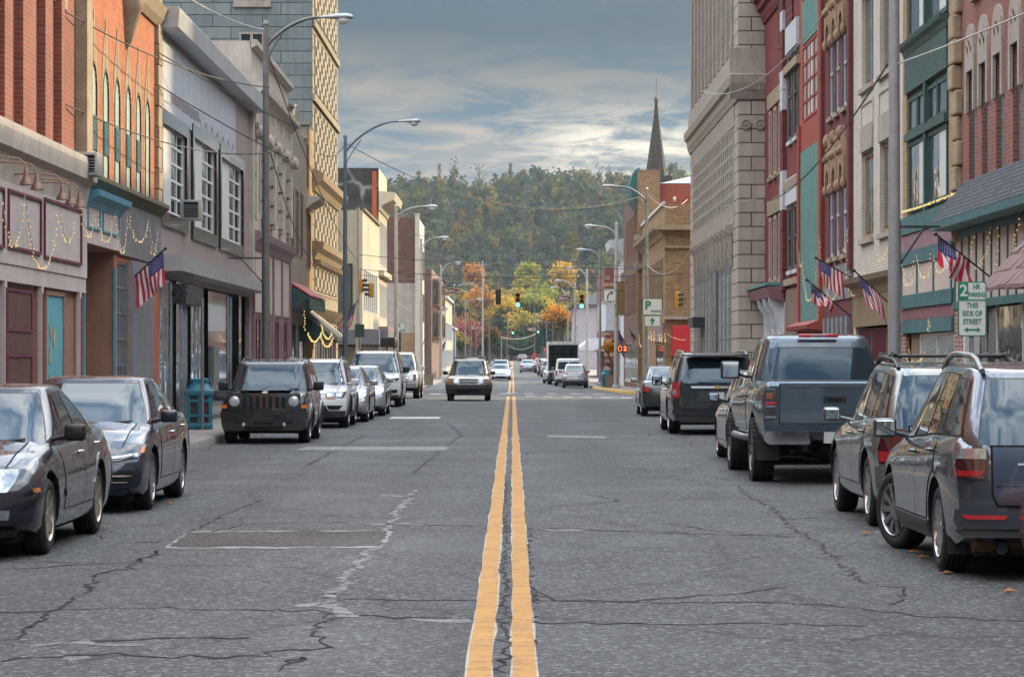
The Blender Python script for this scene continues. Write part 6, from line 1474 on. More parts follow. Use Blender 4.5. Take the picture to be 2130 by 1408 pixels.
f.band('shop_cornice', 3.45, 3.75, .35, boards, steps=[(3.2, .06), (3.4, .12), (3.5, .3), (3.62, .34), (3.68, .05), (3.70, 0)]); f.panel('sign_board', [.3, L - .4, 2.45, 3.19], boards, -.06, .07)
for k in range(3): a = .6 + k * 2.5; wn = f.window([a, a + 2.3, 1.45, 2.4], boards, windark, y=.06, fw=.06, nx=1); mb = MB(); [mb.tube([(a + .1 + .13 * i, .05, 1.5), (a + .1 + .13 * i, .05, 2.38)], .012, 5) for i in range(17)]; mb.build('bar_grille', maroon, wn)
f.band('shop_awning', 1.2, 1.4, .35, M('cream rolled awning', (.46, .42, .33), .7, var=.15), .5, L - .5, steps=[(1.18, .05), (1.22, .3), (1.3, .36), (1.42, .2), (1.44, 0)])
mb = MB(); mb.box(.5, L - .6, .10, .14, .3, 1.2); mb.build('white_shutter', whitew, f.root)
# R4 maroon brick with carved hoods
f = Fac(1, XR, 67.105, 73.7, 'maroon_brick_building', 'maroon brick building with carved terracotta window hoods'); H = 15; L = f.len
terra = M('carved terracotta', (.30, .185, .11), .8, var=.35, scale=5, bump=.6); ops = []
for p_ in (1729, 1742, 1757):
    c_ = f.u(p_)
    for (a, b) in ((4.35, 6.5), (8.1, 10.4), (11.6, 13.6)): ops.append([c_ - .40, c_ + .40, a, b])
f.shell(H, ops, [brick_mr], rev=.22)
for o in ops:
    wn = f.window(o, M('pale blue sash', (.36, .44, .50), .5, var=.1), windark, y=.03, fw=.14, mid=.5, sill=stone_tan, flush=False); m_ = (o[0] + o[1]) / 2
    mb = MB(); mb.prism([(o[0] - .22, o[3] - .30), (o[0] - .22, o[3] + .35), (m_ - .18, o[3] + .95), (m_, o[3] + 1.15), (m_ + .18, o[3] + .95), (o[1] + .22, o[3] + .35), (o[1] + .22, o[3] - .30), (o[1], o[3] - .30), (o[1] - .1, o[3] + .05), (m_, o[3] + .2), (o[0] + .1, o[3] + .05), (o[0], o[3] - .30)], lambda a, b, d: (a, d, b), -.12, .02)
    for sx in (-1, 1): mb.ball((m_ + sx * .52, -.09, o[3] - .35), .11, 0, 8, 6, (1, .9, 1.5)); mb.ball((m_ + sx * .25, -.12, o[3] + .5), .12, 0, 8, 6)
    mb.ball((m_, -.12, o[3] + .95), .14, 0, 8, 6, (1, .8, 1.4)); mb.build('carved_hood', terra, wn, smooth=40)
mb = MB(); mb.box(.02, .4, -.10, .02, 3.9, H); mb.build('edge_pier', brick_rd, f.root); mb = MB(); mb.box(L - .42, L - .02, -.12, .02, 3.9, H); mb.build('edge_pier', brick_mr, f.root)
f.panel('grey_siding', [.3, L - .1, 3.2, 4.1], sidng, -.04, .06); mb = MB()
for k in range(12): x = .4 + k * (L - .8) / 12; mb.box(x, x + .2 + .15 * (k % 2), -.10 if k % 2 else -.06, .02, .2, 2.75)
mb.build('ribbed_shutter', sidng, f.root)
# R5 orange red front with green boards
f = Fac(1, XR, 73.705, 79.5, 'red_front_building', 'bright orange red front filled with weathered green boards'); H = 15.5; L = f.len
ops = [[.8, L - 1.1, 8.55, 10.75], [.8, L - 1.1, 12.1, 14.4]]; f.shell(H, ops, [brick_or2], rev=.10)
for o in ops: f.window(o, M('red mullion', (.30, .035, .03), .6), M('yellowish old glass', (.46, .43, .30), .12, var=.4, scale=1.2, coat=.5), y=.02, fw=.08, nx=4, nz=4, bars=.07); a = (o[0] + o[1]) / 2; f.panel('pale_blind', [a - .4, a + .4, o[2] + .1, o[3] - .1], winwhite, .0, .03)
f.panel('green_board', [.75, L - 1.05, 10.8, 12.05], tealb, -.03, .05); f.panel('green_boarding', [.5, L - .4, 2.75, 7.7], tealb, -.05, .07); f.panel('red_panel', [.35, L - .3, 7.72, 8.5], M('red boards', (.34, .06, .04), .6, var=.2, streak=.3), -.03, .05)
mb = MB(); mb.box(.02, .48, -.11, .02, 1.2, 8.5); mb.build('red_post', M('red post', (.32, .045, .035), .6, var=.2), f.root); mb = MB(); mb.box(L - .39, L - .02, -.11, .02, 2.5, H); mb.build('edge_pier', brick_or2, f.root)
f.band('shop_roof', 2.5, 2.74, .5, M('red boards', ()), steps=[(2.45, .02), (2.5, .42), (2.6, .45), (2.74, .1), (2.75, 0)]); f.window([.6, 2.4, .4, 2.35], tealp, windark, y=-.03, fw=.12); f.window([2.6, L - .5, .4, 2.35], tealp, curtain, y=-.03, fw=.12, nx=2)
# R6 dark red with white capped windows
f = Fac(1, XR, 79.505, 94.0, 'red_brick_building', 'dark red brick building with corbelled top and boarded windows'); H = 14.5; L = f.len
uw = f.u(1665); ops = []
for (a, b) in ((4.35, 6.35), (8.3, 11.0)):
    for p_ in (1645, 1657): c_ = f.u(p_); ops.append([c_ - .5, c_ + .5, a, b])
nG = len(ops)
for (a, b) in ((4.2, 6.3), (7.6, 9.8)):
    for p_ in (1603, 1613, 1624): c_ = f.u(p_); ops.append([c_ - .42, c_ + .42, a, b])
f.shell(H, ops, [brick_rd], rev=.16)
for k, o in enumerate(ops):
    if k < nG: f.window(o, greenp, windark, y=.04, fw=.14, mid=.5, sill=whitew)
    else:
        wn = f.window(o, M('beige board', (.42, .33, .27), .7, var=.2), windark, y=.04, fw=.12, sill=stone_tan); mb = MB(); mb.box(o[0] + .05, o[1] - .05, .03, .06, o[2] + (o[3] - o[2]) * .55, o[3] - .05); mb.build('board', M('beige board', ()), wn)
for (a, b) in ((4.35, 6.35), (8.3, 11.0)): mb = MB(); c0, c1 = f.u(1657) , f.u(1645); mb.box(min(c0, c1) - .8, max(c0, c1) + .8, -.10, .02, b, b + .8); mb.build('white_lintel', whitew, f.root)
for (a, b) in ((4.2, 6.3), (7.6, 9.8)): mb = MB(); c0, c1 = f.u(1603), f.u(1624); mb.box(min(c0, c1) - .6, max(c0, c1) + .6, -.07, .02, b + .05, b + .55); mb.build('stone_lintel', stone_tan, f.root)
c_ = f.u(1634); mb = MB()
for k in range(18): mb.box(c_ - .4, c_ + .4, -.14, .02, 3.8 + .62 * k, 3.8 + .62 * k + .6, 1 if k in (4, 5, 9, 10, 13) else 0)
mb.build('pilaster', [brick_mr, whitew], f.root)
for (z, h_) in ((6.85, .25), (10.4, .25), (3.9, .2)): f.band('string_course', z, z + h_, .12, stone_tan, f.u(1628), L)
mb = MB(); x0 = f.u(1622); mb.box(x0 - .1, x0 + 4.2, -.05, .02, 11.5, 12.9); mb.build('checker_panel', brickmat('checker brickwork', (.23, .03, .026), (.20, .028, .024), (.05, .012, .012), bw=.42, bh=.26, ms=.06, bump=1.0), f.root)
f.band('corbel_cornice', 13.2, 14.5, .5, brick_rd, steps=[(12.9, .06), (13.1, .15), (13.3, .15), (13.32, .28), (13.6, .28), (13.62, .42), (14.3, .48), (14.5, 0)])
f.panel('lower_brick', [f.u(1634) + .2, L - .05, .15, 3.8], brick_pnk, -.03, .05); f.panel('entrance_front', [.1, f.u(1634), .15, 3.75], whitew, -.05, .07)
f.band('entrance_cornice', 3.6, 3.95, .6, M('rose board', ()), 0.02, f.u(1634), steps=[(3.45, .1), (3.6, .5), (3.9, .6), (3.95, 0)]); f.band('copper_edge', 3.95, 4.05, .62, tealb, 0.02, f.u(1634))
for k in range(3): mb = MB(); x = f.u(1634) - .4 - k * 1.9; mb.prism([(.05, 3.6), (.5, 3.58), (.45, 3.3), (.3, 3.1), (.25, 2.8), (.1, 2.5), (.05, 2.3)], lambda p, z, d: (d, -p, z), x - .12, x + .12); mb.build('bracket', whitew, f.root)
f.window([.4, 1.6, .4, 3.0], greenp, curtain, y=-.09, fw=.12)
# R7 tall grey stone bank
f = Fac(1, 7.6, 90.6, 115.0, 'stone_bank', 'tall grey stone bank with rusticated corner and long fluted windows'); H = 32; L = f.len
zc_ = 10.9; ops = []
nb = 11; a0, a1 = 2.6, L - 2.4
for k in range(nb): x = a0 + (a1 - a0) * k / nb; ops.append([x + .25, x + (a1 - a0) / nb - .45, .3, 5.6, .5])
g0, g1 = 6.9, 9.6; ops.append([2.0, L - 2.0, g0, g1]); up = []
for k in range(10): x = 2.0 + (L - 4) * k / 10; up.append([x + .3, x + (L - 4) / 10 - .5, 12.6, 18.5, .7]); up.append([x + .3, x + (L - 4) / 10 - .5, 20.5, 26.5, .7])
f.shell(H, ops + up, [rust, rust], rev=.14, depth=18)
f.panel('plain_band', [1.6, L - 1.6, 6.3, 6.85], stone_gr, -.02, .04); f.panel('frieze', [1.5, L - 1.5, 9.62, 10.4], stone_gr, -.03, .05)
for k, o in enumerate(ops[:nb]):
    f.window(o, M('grey metal', (.32, .33, .34), .45, .4, var=.2), windark, y=.04, fw=.14, nx=2, nz=5)
    m_ = (o[0] + o[1]) / 2; mb = MB(); mb.prism([(.02, 6.25), (.22, 6.28), (.26, 6.05), (.13, 5.7), (.16, 5.3), (.09, 4.9), (.02, 4.8)], lambda p, z, d: (d, -p, z), (o[1] + .35) - .22, (o[1] + .35) + .22); mb.lathe([(.17, -.24), (.17, .24)], 12, c=(o[1] + .35, -.14, 6.12), axis='x', cap=True); mb.build('scroll_bracket', stone_gr, f.root, smooth=40)
gm = ops[nb]; mb = MB(); mb.box(gm[0], gm[1], .06, .1, gm[2], gm[3]); mb.build('window_screen', windark, f.root); mb = MB(); n = 22
for k in range(n + 1): x = gm[0] + (gm[1] - gm[0]) * k / n; mb.box(x - .2, x + .2, -.02, .06, gm[2], gm[3])
for k in range(7): z = gm[2] + (gm[3] - gm[2]) * k / 6; mb.box(gm[0], gm[1], -.012, .05, z - .07, z + .07)
mb.build('grid_mullions', stone_gr, f.root)
for o in up: f.window(o, stone_gr, windark, y=.06, fw=.12, nx=1, nz=3)
for k in range(11): x = 2.0 + (L - 4) * k / 10; mb = MB(); mb.box(x - .3, x + .1, -.10, .02, 12.2, 27); mb.build('fluted_pier', stone_gr, f.root)
f.band('cornice', 10.4, 11.6, .6, stone_gr, steps=[(10.35, .06), (10.5, .10), (10.6, .14), (10.85, .16), (10.92, .26), (11.2, .30), (11.25, .12), (12.1, .08), (12.1, 0)])
mb = MB()
mb.prism([(10.4, .06), (10.6, .13), (10.92, .25), (11.2, .29), (11.25, .11), (12.1, .07), (12.1, 0), (10.4, 0)], lambda z, p, d: (L + p, d, z), -.29, 3); mb.build('cornice_return', stone_gr, f.root)
for k in range(2):
    for q in range(1): mb = MB(); mb.lathe([(.19, .0), (.19, .05), (.14, .07), (.12, .03), (.06, .03), (.05, .08), (.001, .08)], 16, c=(L, .25 + .48 * k, 9.55), axis='x'); mb.build('rosette', stone_gr, f.root, smooth=40)
mb = MB()
for k in range(14): mb.box(L, L + .2, .05 + .12 * k, .11 + .12 * k, 10.70, 10.9)
mb.build('dentil_course', stone_gr, f.root)
mb = MB(); mb.box(6.2, 9.0, -.5, .02, 2.9, 3.3); mb.build('entrance_hood', darksteel, f.root)
# R8 buff brick corner, R9 taller brown block with its red flank
f = Fac(1, 7.6, 134.3, 158.0, 'buff_brick_corner', 'buff brick corner building with a red shop sign and narrow upper windows'); H = 9.5; L = f.len
ops = [[L - 2.2 - 1.7 * k, L - 1.5 - 1.7 * k, 4.3, 6.9] for k in range(11)] + [[L - 8, L - .6, .4, 2.6]]
f.shell(H, ops, [brick_buff], rev=.15, depth=16); [f.window(o, boards, windark, y=.06, fw=.08) for o in ops]
mb = MB(); mb.box(0, .0, 0, 0, 0, 0) if 0 else None
f.band('parapet_edge', H, H + .14, .1, whitew); f.band('cornice', 8.0, 8.5, .5, stone_tan, steps=[(7.9, .05), (8.1, .2), (8.3, .5), (8.45, .55), (8.5, 0)])
mb = MB(); mb.box(L, L + .5, -.5, 16, 8.2, 8.45); mb.box(L, L + .12, -.1, 16, 7.3, 7.45); mb.build('cornice_return', stone_tan, f.root); mb = MB(); mb.box(L, L + .25, .0, 16, 3.75, 3.9); mb.build('ledge', stone_gr, f.root)
mb = MB(); mb.rbox(L + .005, L + .35, .35, 4.5, 1.9, 3.45, .03); mb.build('red_sign', M('red sign', (.50, .022, .035), .45, var=.1), f.root); mb = MB(); mb.box(L + .002, L + .02, .35, 4.5, .1, 1.88); mb.build('shop_front', M('brown shop front', (.06, .035, .035), .5), f.root)
mb = MB(); mb.box(L + .02, L + .08, 1.4, 1.5, .1, 1.9); mb.build('door_post', maroon, f.root)
f.panel('shop_sign', [L - 9, L - .1, 2.65, 3.6], M('mauve sign', (.20, .14, .16), .5), -.12, .14)
for k in range(6): mb = MB(); mb.lathe([(.02, H + .14), (.07, H + .2), (.07, H + .34), (.001, H + .40)], 8, c=(L - .3 + .0, .5 + .9 * k, 0)); mb.build('parapet_bulb', whitew, f.root, smooth=50)
f = Fac(1, 7.6, 158.005, 184.0, 'brown_block', 'taller brown brick block with red flank and buff corner pier'); H = 12.2; L = f.len
ops = [[L - 3.0 - 2.3 * k, L - 1.7 - 2.3 * k, z, z + 2.8] for k in range(9) for z in (4.6, 8.2)] + [[1, L - 1, .4, 3.0]]
f.shell(H, ops, [brick_brn, brickmat('flat red brick', (.30, .065, .04), (.24, .05, .035), (.24, .09, .06), bw=.3, bh=.1)], side_m=1, rev=.15, depth=18); [f.window(o, brownp, windark, y=.06) for o in ops]
mb = MB(); mb.box(L, L + .3, -.25, 1.05, 0, H + .8); mb.build('corner_pier', brick_buff, f.root)
for z in (8.9, 7.2): mb = MB(); mb.box(L - .1, L + .5, -.45, 1.3 if z > 8 else 1.07, z, z + .3); mb.build('stone_band', stone_gr, f.root)
mb = MB(); mb.add([(L - .1, 1.06, H + .05), (L - .1, 9, H + .05), (2, 9, H + .05), (2, 1.06, H + .05), (L - 3, 6, H + 1.3), (4, 6, H + 1.3)], [(0, 1, 4), (1, 2, 5, 4), (2, 3, 5), (3, 0, 4, 5), (0, 3, 2, 1)]); mb.build('roof', M('grey sheet roof', (.36, .37, .39), .5, var=.2), f.root)
mb = MB(); mb.prism([(.0, 13.4), (.3, 13.2), (.55, 12.5), (.45, 11.6), (.05, 11.0)], lambda p, z, d: (d, -p, z), L - 9, L - 3); mb.build('torn_green_awning', M('torn green canvas', (.02, .10, .10), .6, var=.5, scale=2, bump=.6), f.root)
f = Fac(1, 7.7, 184.005, 192.0, 'white_cornice_shop', 'narrow white shop with a deep white cornice'); f.shell(10.3, [[1 + 2.2 * k, 2.2 + 2.2 * k, 5, 8] for k in range(3)], [whitew], rev=.1); [f.window([1 + 2.2 * k, 2.2 + 2.2 * k, 5, 8], boards, windark, y=.05) for k in range(3)]
f.band('cornice', 9.2, 10.2, 1.0, whitew, steps=[(9.0, .1), (9.4, .5), (9.6, 1.0), (10.1, 1.1), (10.2, 0)])
f = Fac(1, 8.0, 192.005, 212.0, 'pink_shop', 'pale pink shop with white box canopy and small upper storey'); f.shell(9.0, [[2, 18, .4, 3.0]], [M('pale pink wall', (.46, .33, .29), .8, var=.2, streak=.3), M('pale blue wall', (.40, .47, .52), .7, var=.15)], side_m=1, rev=.1); f.window([2, 18, .4, 3.0], white, windark, y=.05, nx=6)
f.band('white_canopy', 4.0, 6.0, 1.3, whitew, 2, f.len - 1); mb = MB(); mb.prism([(0, 3.6), (1.6, 2.6), (1.6, 2.5), (0, 3.4)], lambda p, z, d: (d, -p, z), 1, 9); mb.build('striped_awning', M('red awning', (.32, .06, .05), .7, var=.3), f.root)
f = Fac(1, 8.2, 240.0, 262.0, 'red_brick_block', 'dark red brick block with buff toothed corner facing up the street'); f.shell(9.8, [[2 + 4 * k, 4 + 4 * k, 4.5, 7] for k in range(5)], [brick_dr, brickmat('wine brick', (.17, .035, .035), (.14, .03, .03), (.12, .05, .05), bw=.3, bh=.1)], side_m=1, rev=.15); [f.window([2 + 4 * k, 4 + 4 * k, 4.5, 7], white, windark, y=.06) for k in range(5)]
mb = MB()
for k in range(14): mb.box(f.len - .0, f.len + .06, -.05, .5 if k % 2 else .9, .8 + .62 * k, 1.1 + .62 * k)
mb.build('toothed_quoin', brick_buff, f.root)
mb = MB(); mb.box(f.len, f.len + .05, 1.1, 6, 3.2, 5.5); mb.build('painted_mural', M('mural paint', (.30, .20, .22), .8, var=.6, scale=1.0), f.root)
f.band('white_awning', 2.6, 3.6, 2.2, whitew, 4, f.len, steps=[(2.5, 2.2), (2.8, 2.2), (3.6, 1.2), (3.7, 0)])
# church spire behind the right hand blocks
D_ = 400.0; cx_ = (1365 - VX) * D_ / F; zt = EYE + (HY - 205) * D_ / F; zb = EYE + (HY - 356) * D_ / F
r_ = empty('church', (cx_, D_, gz(D_)), 0, 'church with stone spire rising behind the brown block', 'church')
sp_m = brickmat('spire stone', (.048, .036, .026), (.028, .021, .017), (.075, .06, .04), bw=1.1, bh=.75, ms=.07, bump=.4, streak=.2)
mb = MB(); mb.lathe([(1.62, zb - gz(D_) - 1), (1.5, zb - gz(D_)), (.42, zt - gz(D_) - 3), (.16, zt - gz(D_))], 8, cap=True); mb.build('spire', sp_m, r_); mb = MB(); mb.lathe([(.30, zt - gz(D_) - .5), (.34, zt - gz(D_) - .1), (.05, zt - gz(D_) + .3), (.04, zt - gz(D_) + 2.9), (.01, zt - gz(D_) + 3)], 8); mb.build('finial', M('old bronze', (.10, .085, .04), .6, .5), r_, smooth=40)
mb = MB(); mb.box(-2.2, 2.2, -2.2, 2.2, 0, zb - gz(D_) - .9); mb.build('tower', sp_m, r_); mb = MB(); mb.box(-6, 6, 2.21, 26, 0, 10); mb.prism([(-6.6, 10), (0, 17), (6.6, 10)], lambda a, b, d: (a, d, b), 2.22, 26.5); mb.build('nave', sp_m, r_)
# ------------------------------------------------------------------ hill, woods, trees
import numpy as np
def leafmat(name, attr=True, col=(.1, .1, .04)):
    if name in MC: return MC[name]
    m = bpy.data.materials.new(name); MC[name] = m; m.use_nodes = True; t = m.node_tree; t.nodes.clear()
    if attr: a = N(t, 'ShaderNodeAttribute', attribute_name='Col'); c = a.outputs['Color']
    else: c = ramp(t, noise(t, objvec(t), 1.5, 4), [(.3, tuple(x * .7 for x in col)), (.7, tuple(x * 1.3 for x in col))])
    d = N(t, 'ShaderNodeBsdfDiffuse'); tr = N(t, 'ShaderNodeBsdfTranslucent'); mx = N(t, 'ShaderNodeMixShader'); mx.inputs[0].default_value = .5
    o = N(t, 'ShaderNodeOutputMaterial'); Lk(t, c, d.inputs[0]); Lk(t, c, tr.inputs[0]); Lk(t, d.outputs[0], mx.inputs[1]); Lk(t, tr.outputs[0], mx.inputs[2]); Lk(t, mx.outputs[0], o.inputs[0]); return m
leaf = leafmat('leaf clumps'); bark = M('bark', (.075, .062, .052), .9, var=.3, scale=6); greybark = M('grey bark', (.15, .135, .12), .9, var=.3)
def cards(name, P, Nn, size, colr, parent=None):
    """one mesh of small bent leaf clumps: centres P, normals Nn, sizes, colours"""
    n = len(P); rng = np.random.default_rng(n)
    a = np.cross(Nn, rng.normal(size=(n, 3))); a /= np.linalg.norm(a, axis=1)[:, None] + 1e-9; b = np.cross(Nn, a)
    s = size[:, None]; asp = rng.uniform(.55, 1.0, (n, 1))
    k = np.stack([P - a * s + b * s * asp * rng.uniform(-.5, .5, (n, 1)), P - b * s * asp, P + a * s + b * s * asp * rng.uniform(-.5, .5, (n, 1)), P + b * s * asp], 1).reshape(-1, 3)
    me = bpy.data.meshes.new(name); me.vertices.add(4 * n); me.vertices.foreach_set('co', k.ravel()); me.loops.add(4 * n); me.loops.foreach_set('vertex_index', np.arange(4 * n)); me.polygons.add(n); me.polygons.foreach_set('loop_start', np.arange(0, 4 * n, 4)); me.polygons.foreach_set('loop_total', np.full(n, 4))
    me.update(); ca = me.color_attributes.new('Col', 'FLOAT_COLOR', 'CORNER'); ca.data.foreach_set('color', np.repeat(np.c_[colr, np.ones(n)], 4, 0).ravel()); me.materials.append(leaf)
    o = bpy.data.objects.new(name, me); COL.objects.link(o)
    if parent is not None: o.parent = parent
    return o
def hillz(x, d):
    t = min(1, max(0, (d - 800) / 340)); r = 68.5 + 1.0 * math.sin(x * .045 + 1) + 1.6 * math.sin(x * .11) + .02 * x
    return -3 + r * (t * t * (3 - 2 * t)) ** .92 + (d > 1140) * -.02 * (d - 1140)
mb = MB(); mb.grid(lambda u, v: (-650 + 1300 * u, 780 + 700 * v, hillz(-650 + 1300 * u, 780 + 700 * v) - .5), 90, 50)
tag(mb.build('hill', M('hill soil', (.06, .05, .035), .95, var=.4, scale=.05), smooth=60), kind='structure')
rng = np.random.default_rng(5)
def crown_pts(n, kind, h, w_):
    """points of a crown about (0,0,0..h): gathered in lobes so that gaps remain"""
    if kind == 'column':
        z = rng.uniform(.02, 1, n) * h; r_ = w_ * .32 * (1 - .35 * z / h) * (.7 + .3 * np.sin(z * 1.9 + rng.uniform(0, 6)))
        t = rng.uniform(0, 2 * np.pi, n); q = np.sqrt(rng.uniform(.3, 1, n)); return np.c_[np.cos(t) * r_ * q, np.sin(t) * r_ * q, z]
    L_ = 9 if kind == 'round' else 12; c = rng.normal(size=(L_, 3)); c /= np.linalg.norm(c, axis=1)[:, None]; c *= rng.uniform(.25, .72, (L_, 1)); c[:, 2] = c[:, 2] * .9
    k = rng.integers(0, L_, n); d = rng.normal(size=(n, 3)); d /= np.linalg.norm(d, axis=1)[:, None]; d *= (rng.uniform(.25, 1, n) ** .45)[:, None] * rng.uniform(.28, .48, L_)[k][:, None]
    p = c[k] + d; u_ = rng.random(n) < .3; q = rng.normal(size=(n, 3)); q = q / np.linalg.norm(q, axis=1)[:, None] * (rng.uniform(.1, 1, n) ** .5)[:, None] * np.array([1.0, 1.0, .95]); p[u_] = q[u_]; return np.c_[p[:, 0] * w_ / 2, p[:, 1] * w_ / 2, h * .58 + p[:, 2] * h * .45]
P_, N_, S_, C_ = [], [], [], []
pal = np.array([[.048, .072, .032], [.062, .080, .040], [.12, .115, .028], [.17, .14, .026], [.17, .10, .03], [.085, .078, .062], [.040, .055, .034], [.12, .10, .075]])
cnt = 0
for i in range(3400):
    x = rng.uniform(-105, 120) if i < 2500 else rng.uniform(-330, 330); d = 800 + 350 * rng.uniform(0, 1) ** .85
    z = hillz(x, d); up = (d - 800) / 350
    pr = np.array([.24, .20, .12 + .12 * up, .03 + .11 * up, .008 + .02 * up, .14 * (1 - .5 * up), .18, .10 * (1 - .4 * up)]); k = rng.choice(8, p=pr / pr.sum())  # uphill trees picked yellower: sunlight put into the leaf colours
    kind = 'column' if rng.random() < .34 else 'wide'; h = rng.uniform(6, 14) if kind == 'wide' else rng.uniform(8, 15); w_ = rng.uniform(5, 10)
    if i >= 2500: n = 40
    else: n = 130 if kind == 'wide' else 100
    p = crown_pts(n, kind, h, w_) + np.array([x, d, z]); P_.append(p); nn = rng.normal(size=(n, 3)) + np.array([0, -.5, .7]); N_.append(nn / np.linalg.norm(nn, axis=1)[:, None])
    S_.append(rng.uniform(.45, 1.0, n) * (1 if i < 2500 else 1.8)); C_.append(np.clip(pal[k] * rng.uniform(.6, 1.45) * rng.uniform(.85, 1.15, (n, 1)), 0, 1))
tag(cards('forest', np.concatenate(P_), np.concatenate(N_), np.concatenate(S_), np.concatenate(C_)), 'dense autumn wood covering the whole hillside', 'forest', kind='stuff')
def tree(name, x, d, h, w_, col, label, n=900, kind='round', bare=False, base=None, leafs=.35, second=None, group=None, bk=None):
    z = gz(d) if base is None else base; r_ = empty(name, (x, d, z), 0, label, 'tree', group); rr = random.Random(int(x * 10 + d)); mb = MB(); tw = h * .022 + .03
    mb.tube([(0, 0, -.3), (rr.uniform(-.2, .2), 0, h * .3), (rr.uniform(-.4, .4), rr.uniform(-.4, .4), h * .85)], [tw * 1.25, tw, tw * .25], 8)
    for k in range(18 if bare else 9):
        z0 = h * rr.uniform(.28 if not bare else .35, .75); t = rr.uniform(0, 6.28); l = w_ * rr.uniform(.25, .48); e = Vector((math.cos(t) * l, math.sin(t) * l, z0 + l * rr.uniform(.5, 1.1)))
        m_ = Vector((e.x * .5, e.y * .5, z0 + (e.z - z0) * .4)); mb.tube([(0, 0, z0), m_, e], [tw * .5, tw * .32, tw * .08], 6)
        if bare:
            for q in range(5): v = Vector((rr.gauss(0, 1), rr.gauss(0, 1), rr.uniform(.4, 1.6))).normalized() * l * rr.uniform(.3, .6); b0 = m_.lerp(e, rr.random()); mb.tube([b0, b0 + v], [tw * .16, tw * .05], 4)
    mb.build('trunk', bk or bark, r_, smooth=60)
    ch = h if (bare or kind == 'column') else min(h * .92, w_ * 1.15); p = crown_pts(n, kind, ch, w_) + np.array([0, 0, h - ch]); nn = rng.normal(size=(n, 3)) + np.array([0, -.2, .5]); nn /= np.linalg.norm(nn, axis=1)[:, None]
    c = np.tile(np.array(col), (n, 1)) * rng.uniform(.65, 1.4, (n, 1))
    if second is not None: f_ = ((p[:, 2] - h + ch) / ch + rng.normal(0, .14, n)) < .5; c[f_] = np.array(second) * rng.uniform(.65, 1.4, (f_.sum(), 1))
    cards('crown', p, nn, rng.uniform(.6, 1.25, n) * leafs, np.clip(c, 0, 1), r_); return r_
OR, YE, YG, RD, DG, OL = (.46, .20, .03), (.50, .32, .04), (.28, .29, .045), (.30, .085, .07), (.04, .065, .034), (.30, .25, .05)
def T(px, yt, yb, wpx, D, col, label, **kw):
    k = D / F; zb_ = gz(D); h = EYE + (HY - yt) * k - zb_; return tree(kw.pop('name', 'autumn_tree'), (px - VX) * k, D, h, wpx * k, col, label, group='autumn trees at the end of the street', **kw)
T(985, 545, 0, 52, 745, OR, 'tall orange tree standing above the others left of centre', n=1300, leafs=.5)
T(1100, 540, 0, 62, 755, YG, 'yellow green tree high behind the traffic light', n=1300, leafs=.5)
T(1170, 540, 0, 66, 750, YE, 'broad yellow tree high behind the second street name sign', n=1300, leafs=.5)
T(955, 600, 0, 60, 700, OL, 'olive yellow tree behind the left lamp posts', n=1300, leafs=.5, second=DG)
T(1000, 590, 0, 76, 690, OR, 'bright orange tree under the tall orange one', n=1800, leafs=.45, second=OL)
T(1056, 612, 0, 70, 680, YE, 'golden tree filling the middle of the view', n=1800, leafs=.45, second=DG)
T(1112, 600, 0, 70, 670, YG, 'lime green tree right of the middle traffic light', n=1600, leafs=.42, second=DG)
T(1085, 645, 0, 74, 640, OL, 'yellowing tree low over the end of the road', n=1700, leafs=.4, second=DG)
T(1040, 655, 0, 66, 650, DG, 'dark green tree low beside the wire poles', n=1700, leafs=.4, second=DG)
T(1104, 672, 0, 56, 630, DG, 'dark conifer green tree just right of the road end', n=1500, leafs=.38)
T(976, 664, 0, 62, 600, RD, 'pinkish red maple behind the blue shop', n=1500, leafs=.36, name='maple_tree')
for k, (px, yt, w_, D, c1, lb) in enumerate(((958, 660, 70, 660, (.30, .12, .06), 'rusty tree low behind the pale shop'), (1118, 650, 80, 660, OL, 'olive gold tree between the lime tree and the orange street tree'), (1046, 600, 70, 742, OL, 'olive topped tree behind the black signal back'), (1090, 575, 60, 748, OL, 'olive tree under the yellow green crown'), (1005, 640, 80, 700, YE, 'yellow tree right of the broad orange one'), (1140, 660, 70, 600, DG, 'dark tree behind the orange street tree'), (1128, 615, 70, 705, YE, 'golden crown behind the lime tree'),
    (940, 640, 80, 735, OL, 'olive tree low behind the blue shop roof'), (972, 622, 90, 728, OR, 'broad orange tree left of the wire poles'), (1022, 618, 90, 722, (.50, .24, .03), 'broad amber tree behind the wire poles'), (1072, 596, 84, 735, OL, 'olive tree just left of the middle traffic light'), (1132, 585, 90, 740, YG, 'lime tree under the broad yellow one'), (1150, 625, 80, 715, OL, 'olive tree behind the orange street tree'),
    (1062, 655, 90, 660, (.44, .27, .04), 'amber leaved tree low in the middle'), (1030, 640, 70, 690, YE, 'yellow tree left of the golden one'), (1098, 632, 80, 690, YE, 'yellow tree right of the golden one'), (1010, 690, 90, 620, DG, 'dark green shrubby tree low left of the road end'), (1085, 700, 100, 610, DG, 'dark green shrubby tree low right of the road end'), (1050, 700, 80, 632, (.24, .08, .04), 'russet low tree in the middle of the road end'), (1205, 600, 90, 735, OL, 'olive tree above the pale house roof'), (930, 600, 60, 745, OR, 'orange tree behind the brown shop row'))):
    T(px, yt, 0, w_, D, c1, lb, n=2000, leafs=.46, second=DG if k % 2 else None)
T(1018, 677, 0, 46, 470, (.16, .085, .04), 'round russet and green street tree on the left', n=1600, leafs=.27, second=(.10, .10, .035), name='street_tree')
T(1158, 632, 0, 66, 480, OR, 'large street tree turning orange above and green below', n=2400, leafs=.28, second=(.10, .10, .03), name='street_tree')
T(1200, 640, 0, 44, 520, (.42, .15, .03), 'orange street tree peeking out above the pale house', n=1200, leafs=.3, second=DG, name='street_tree')
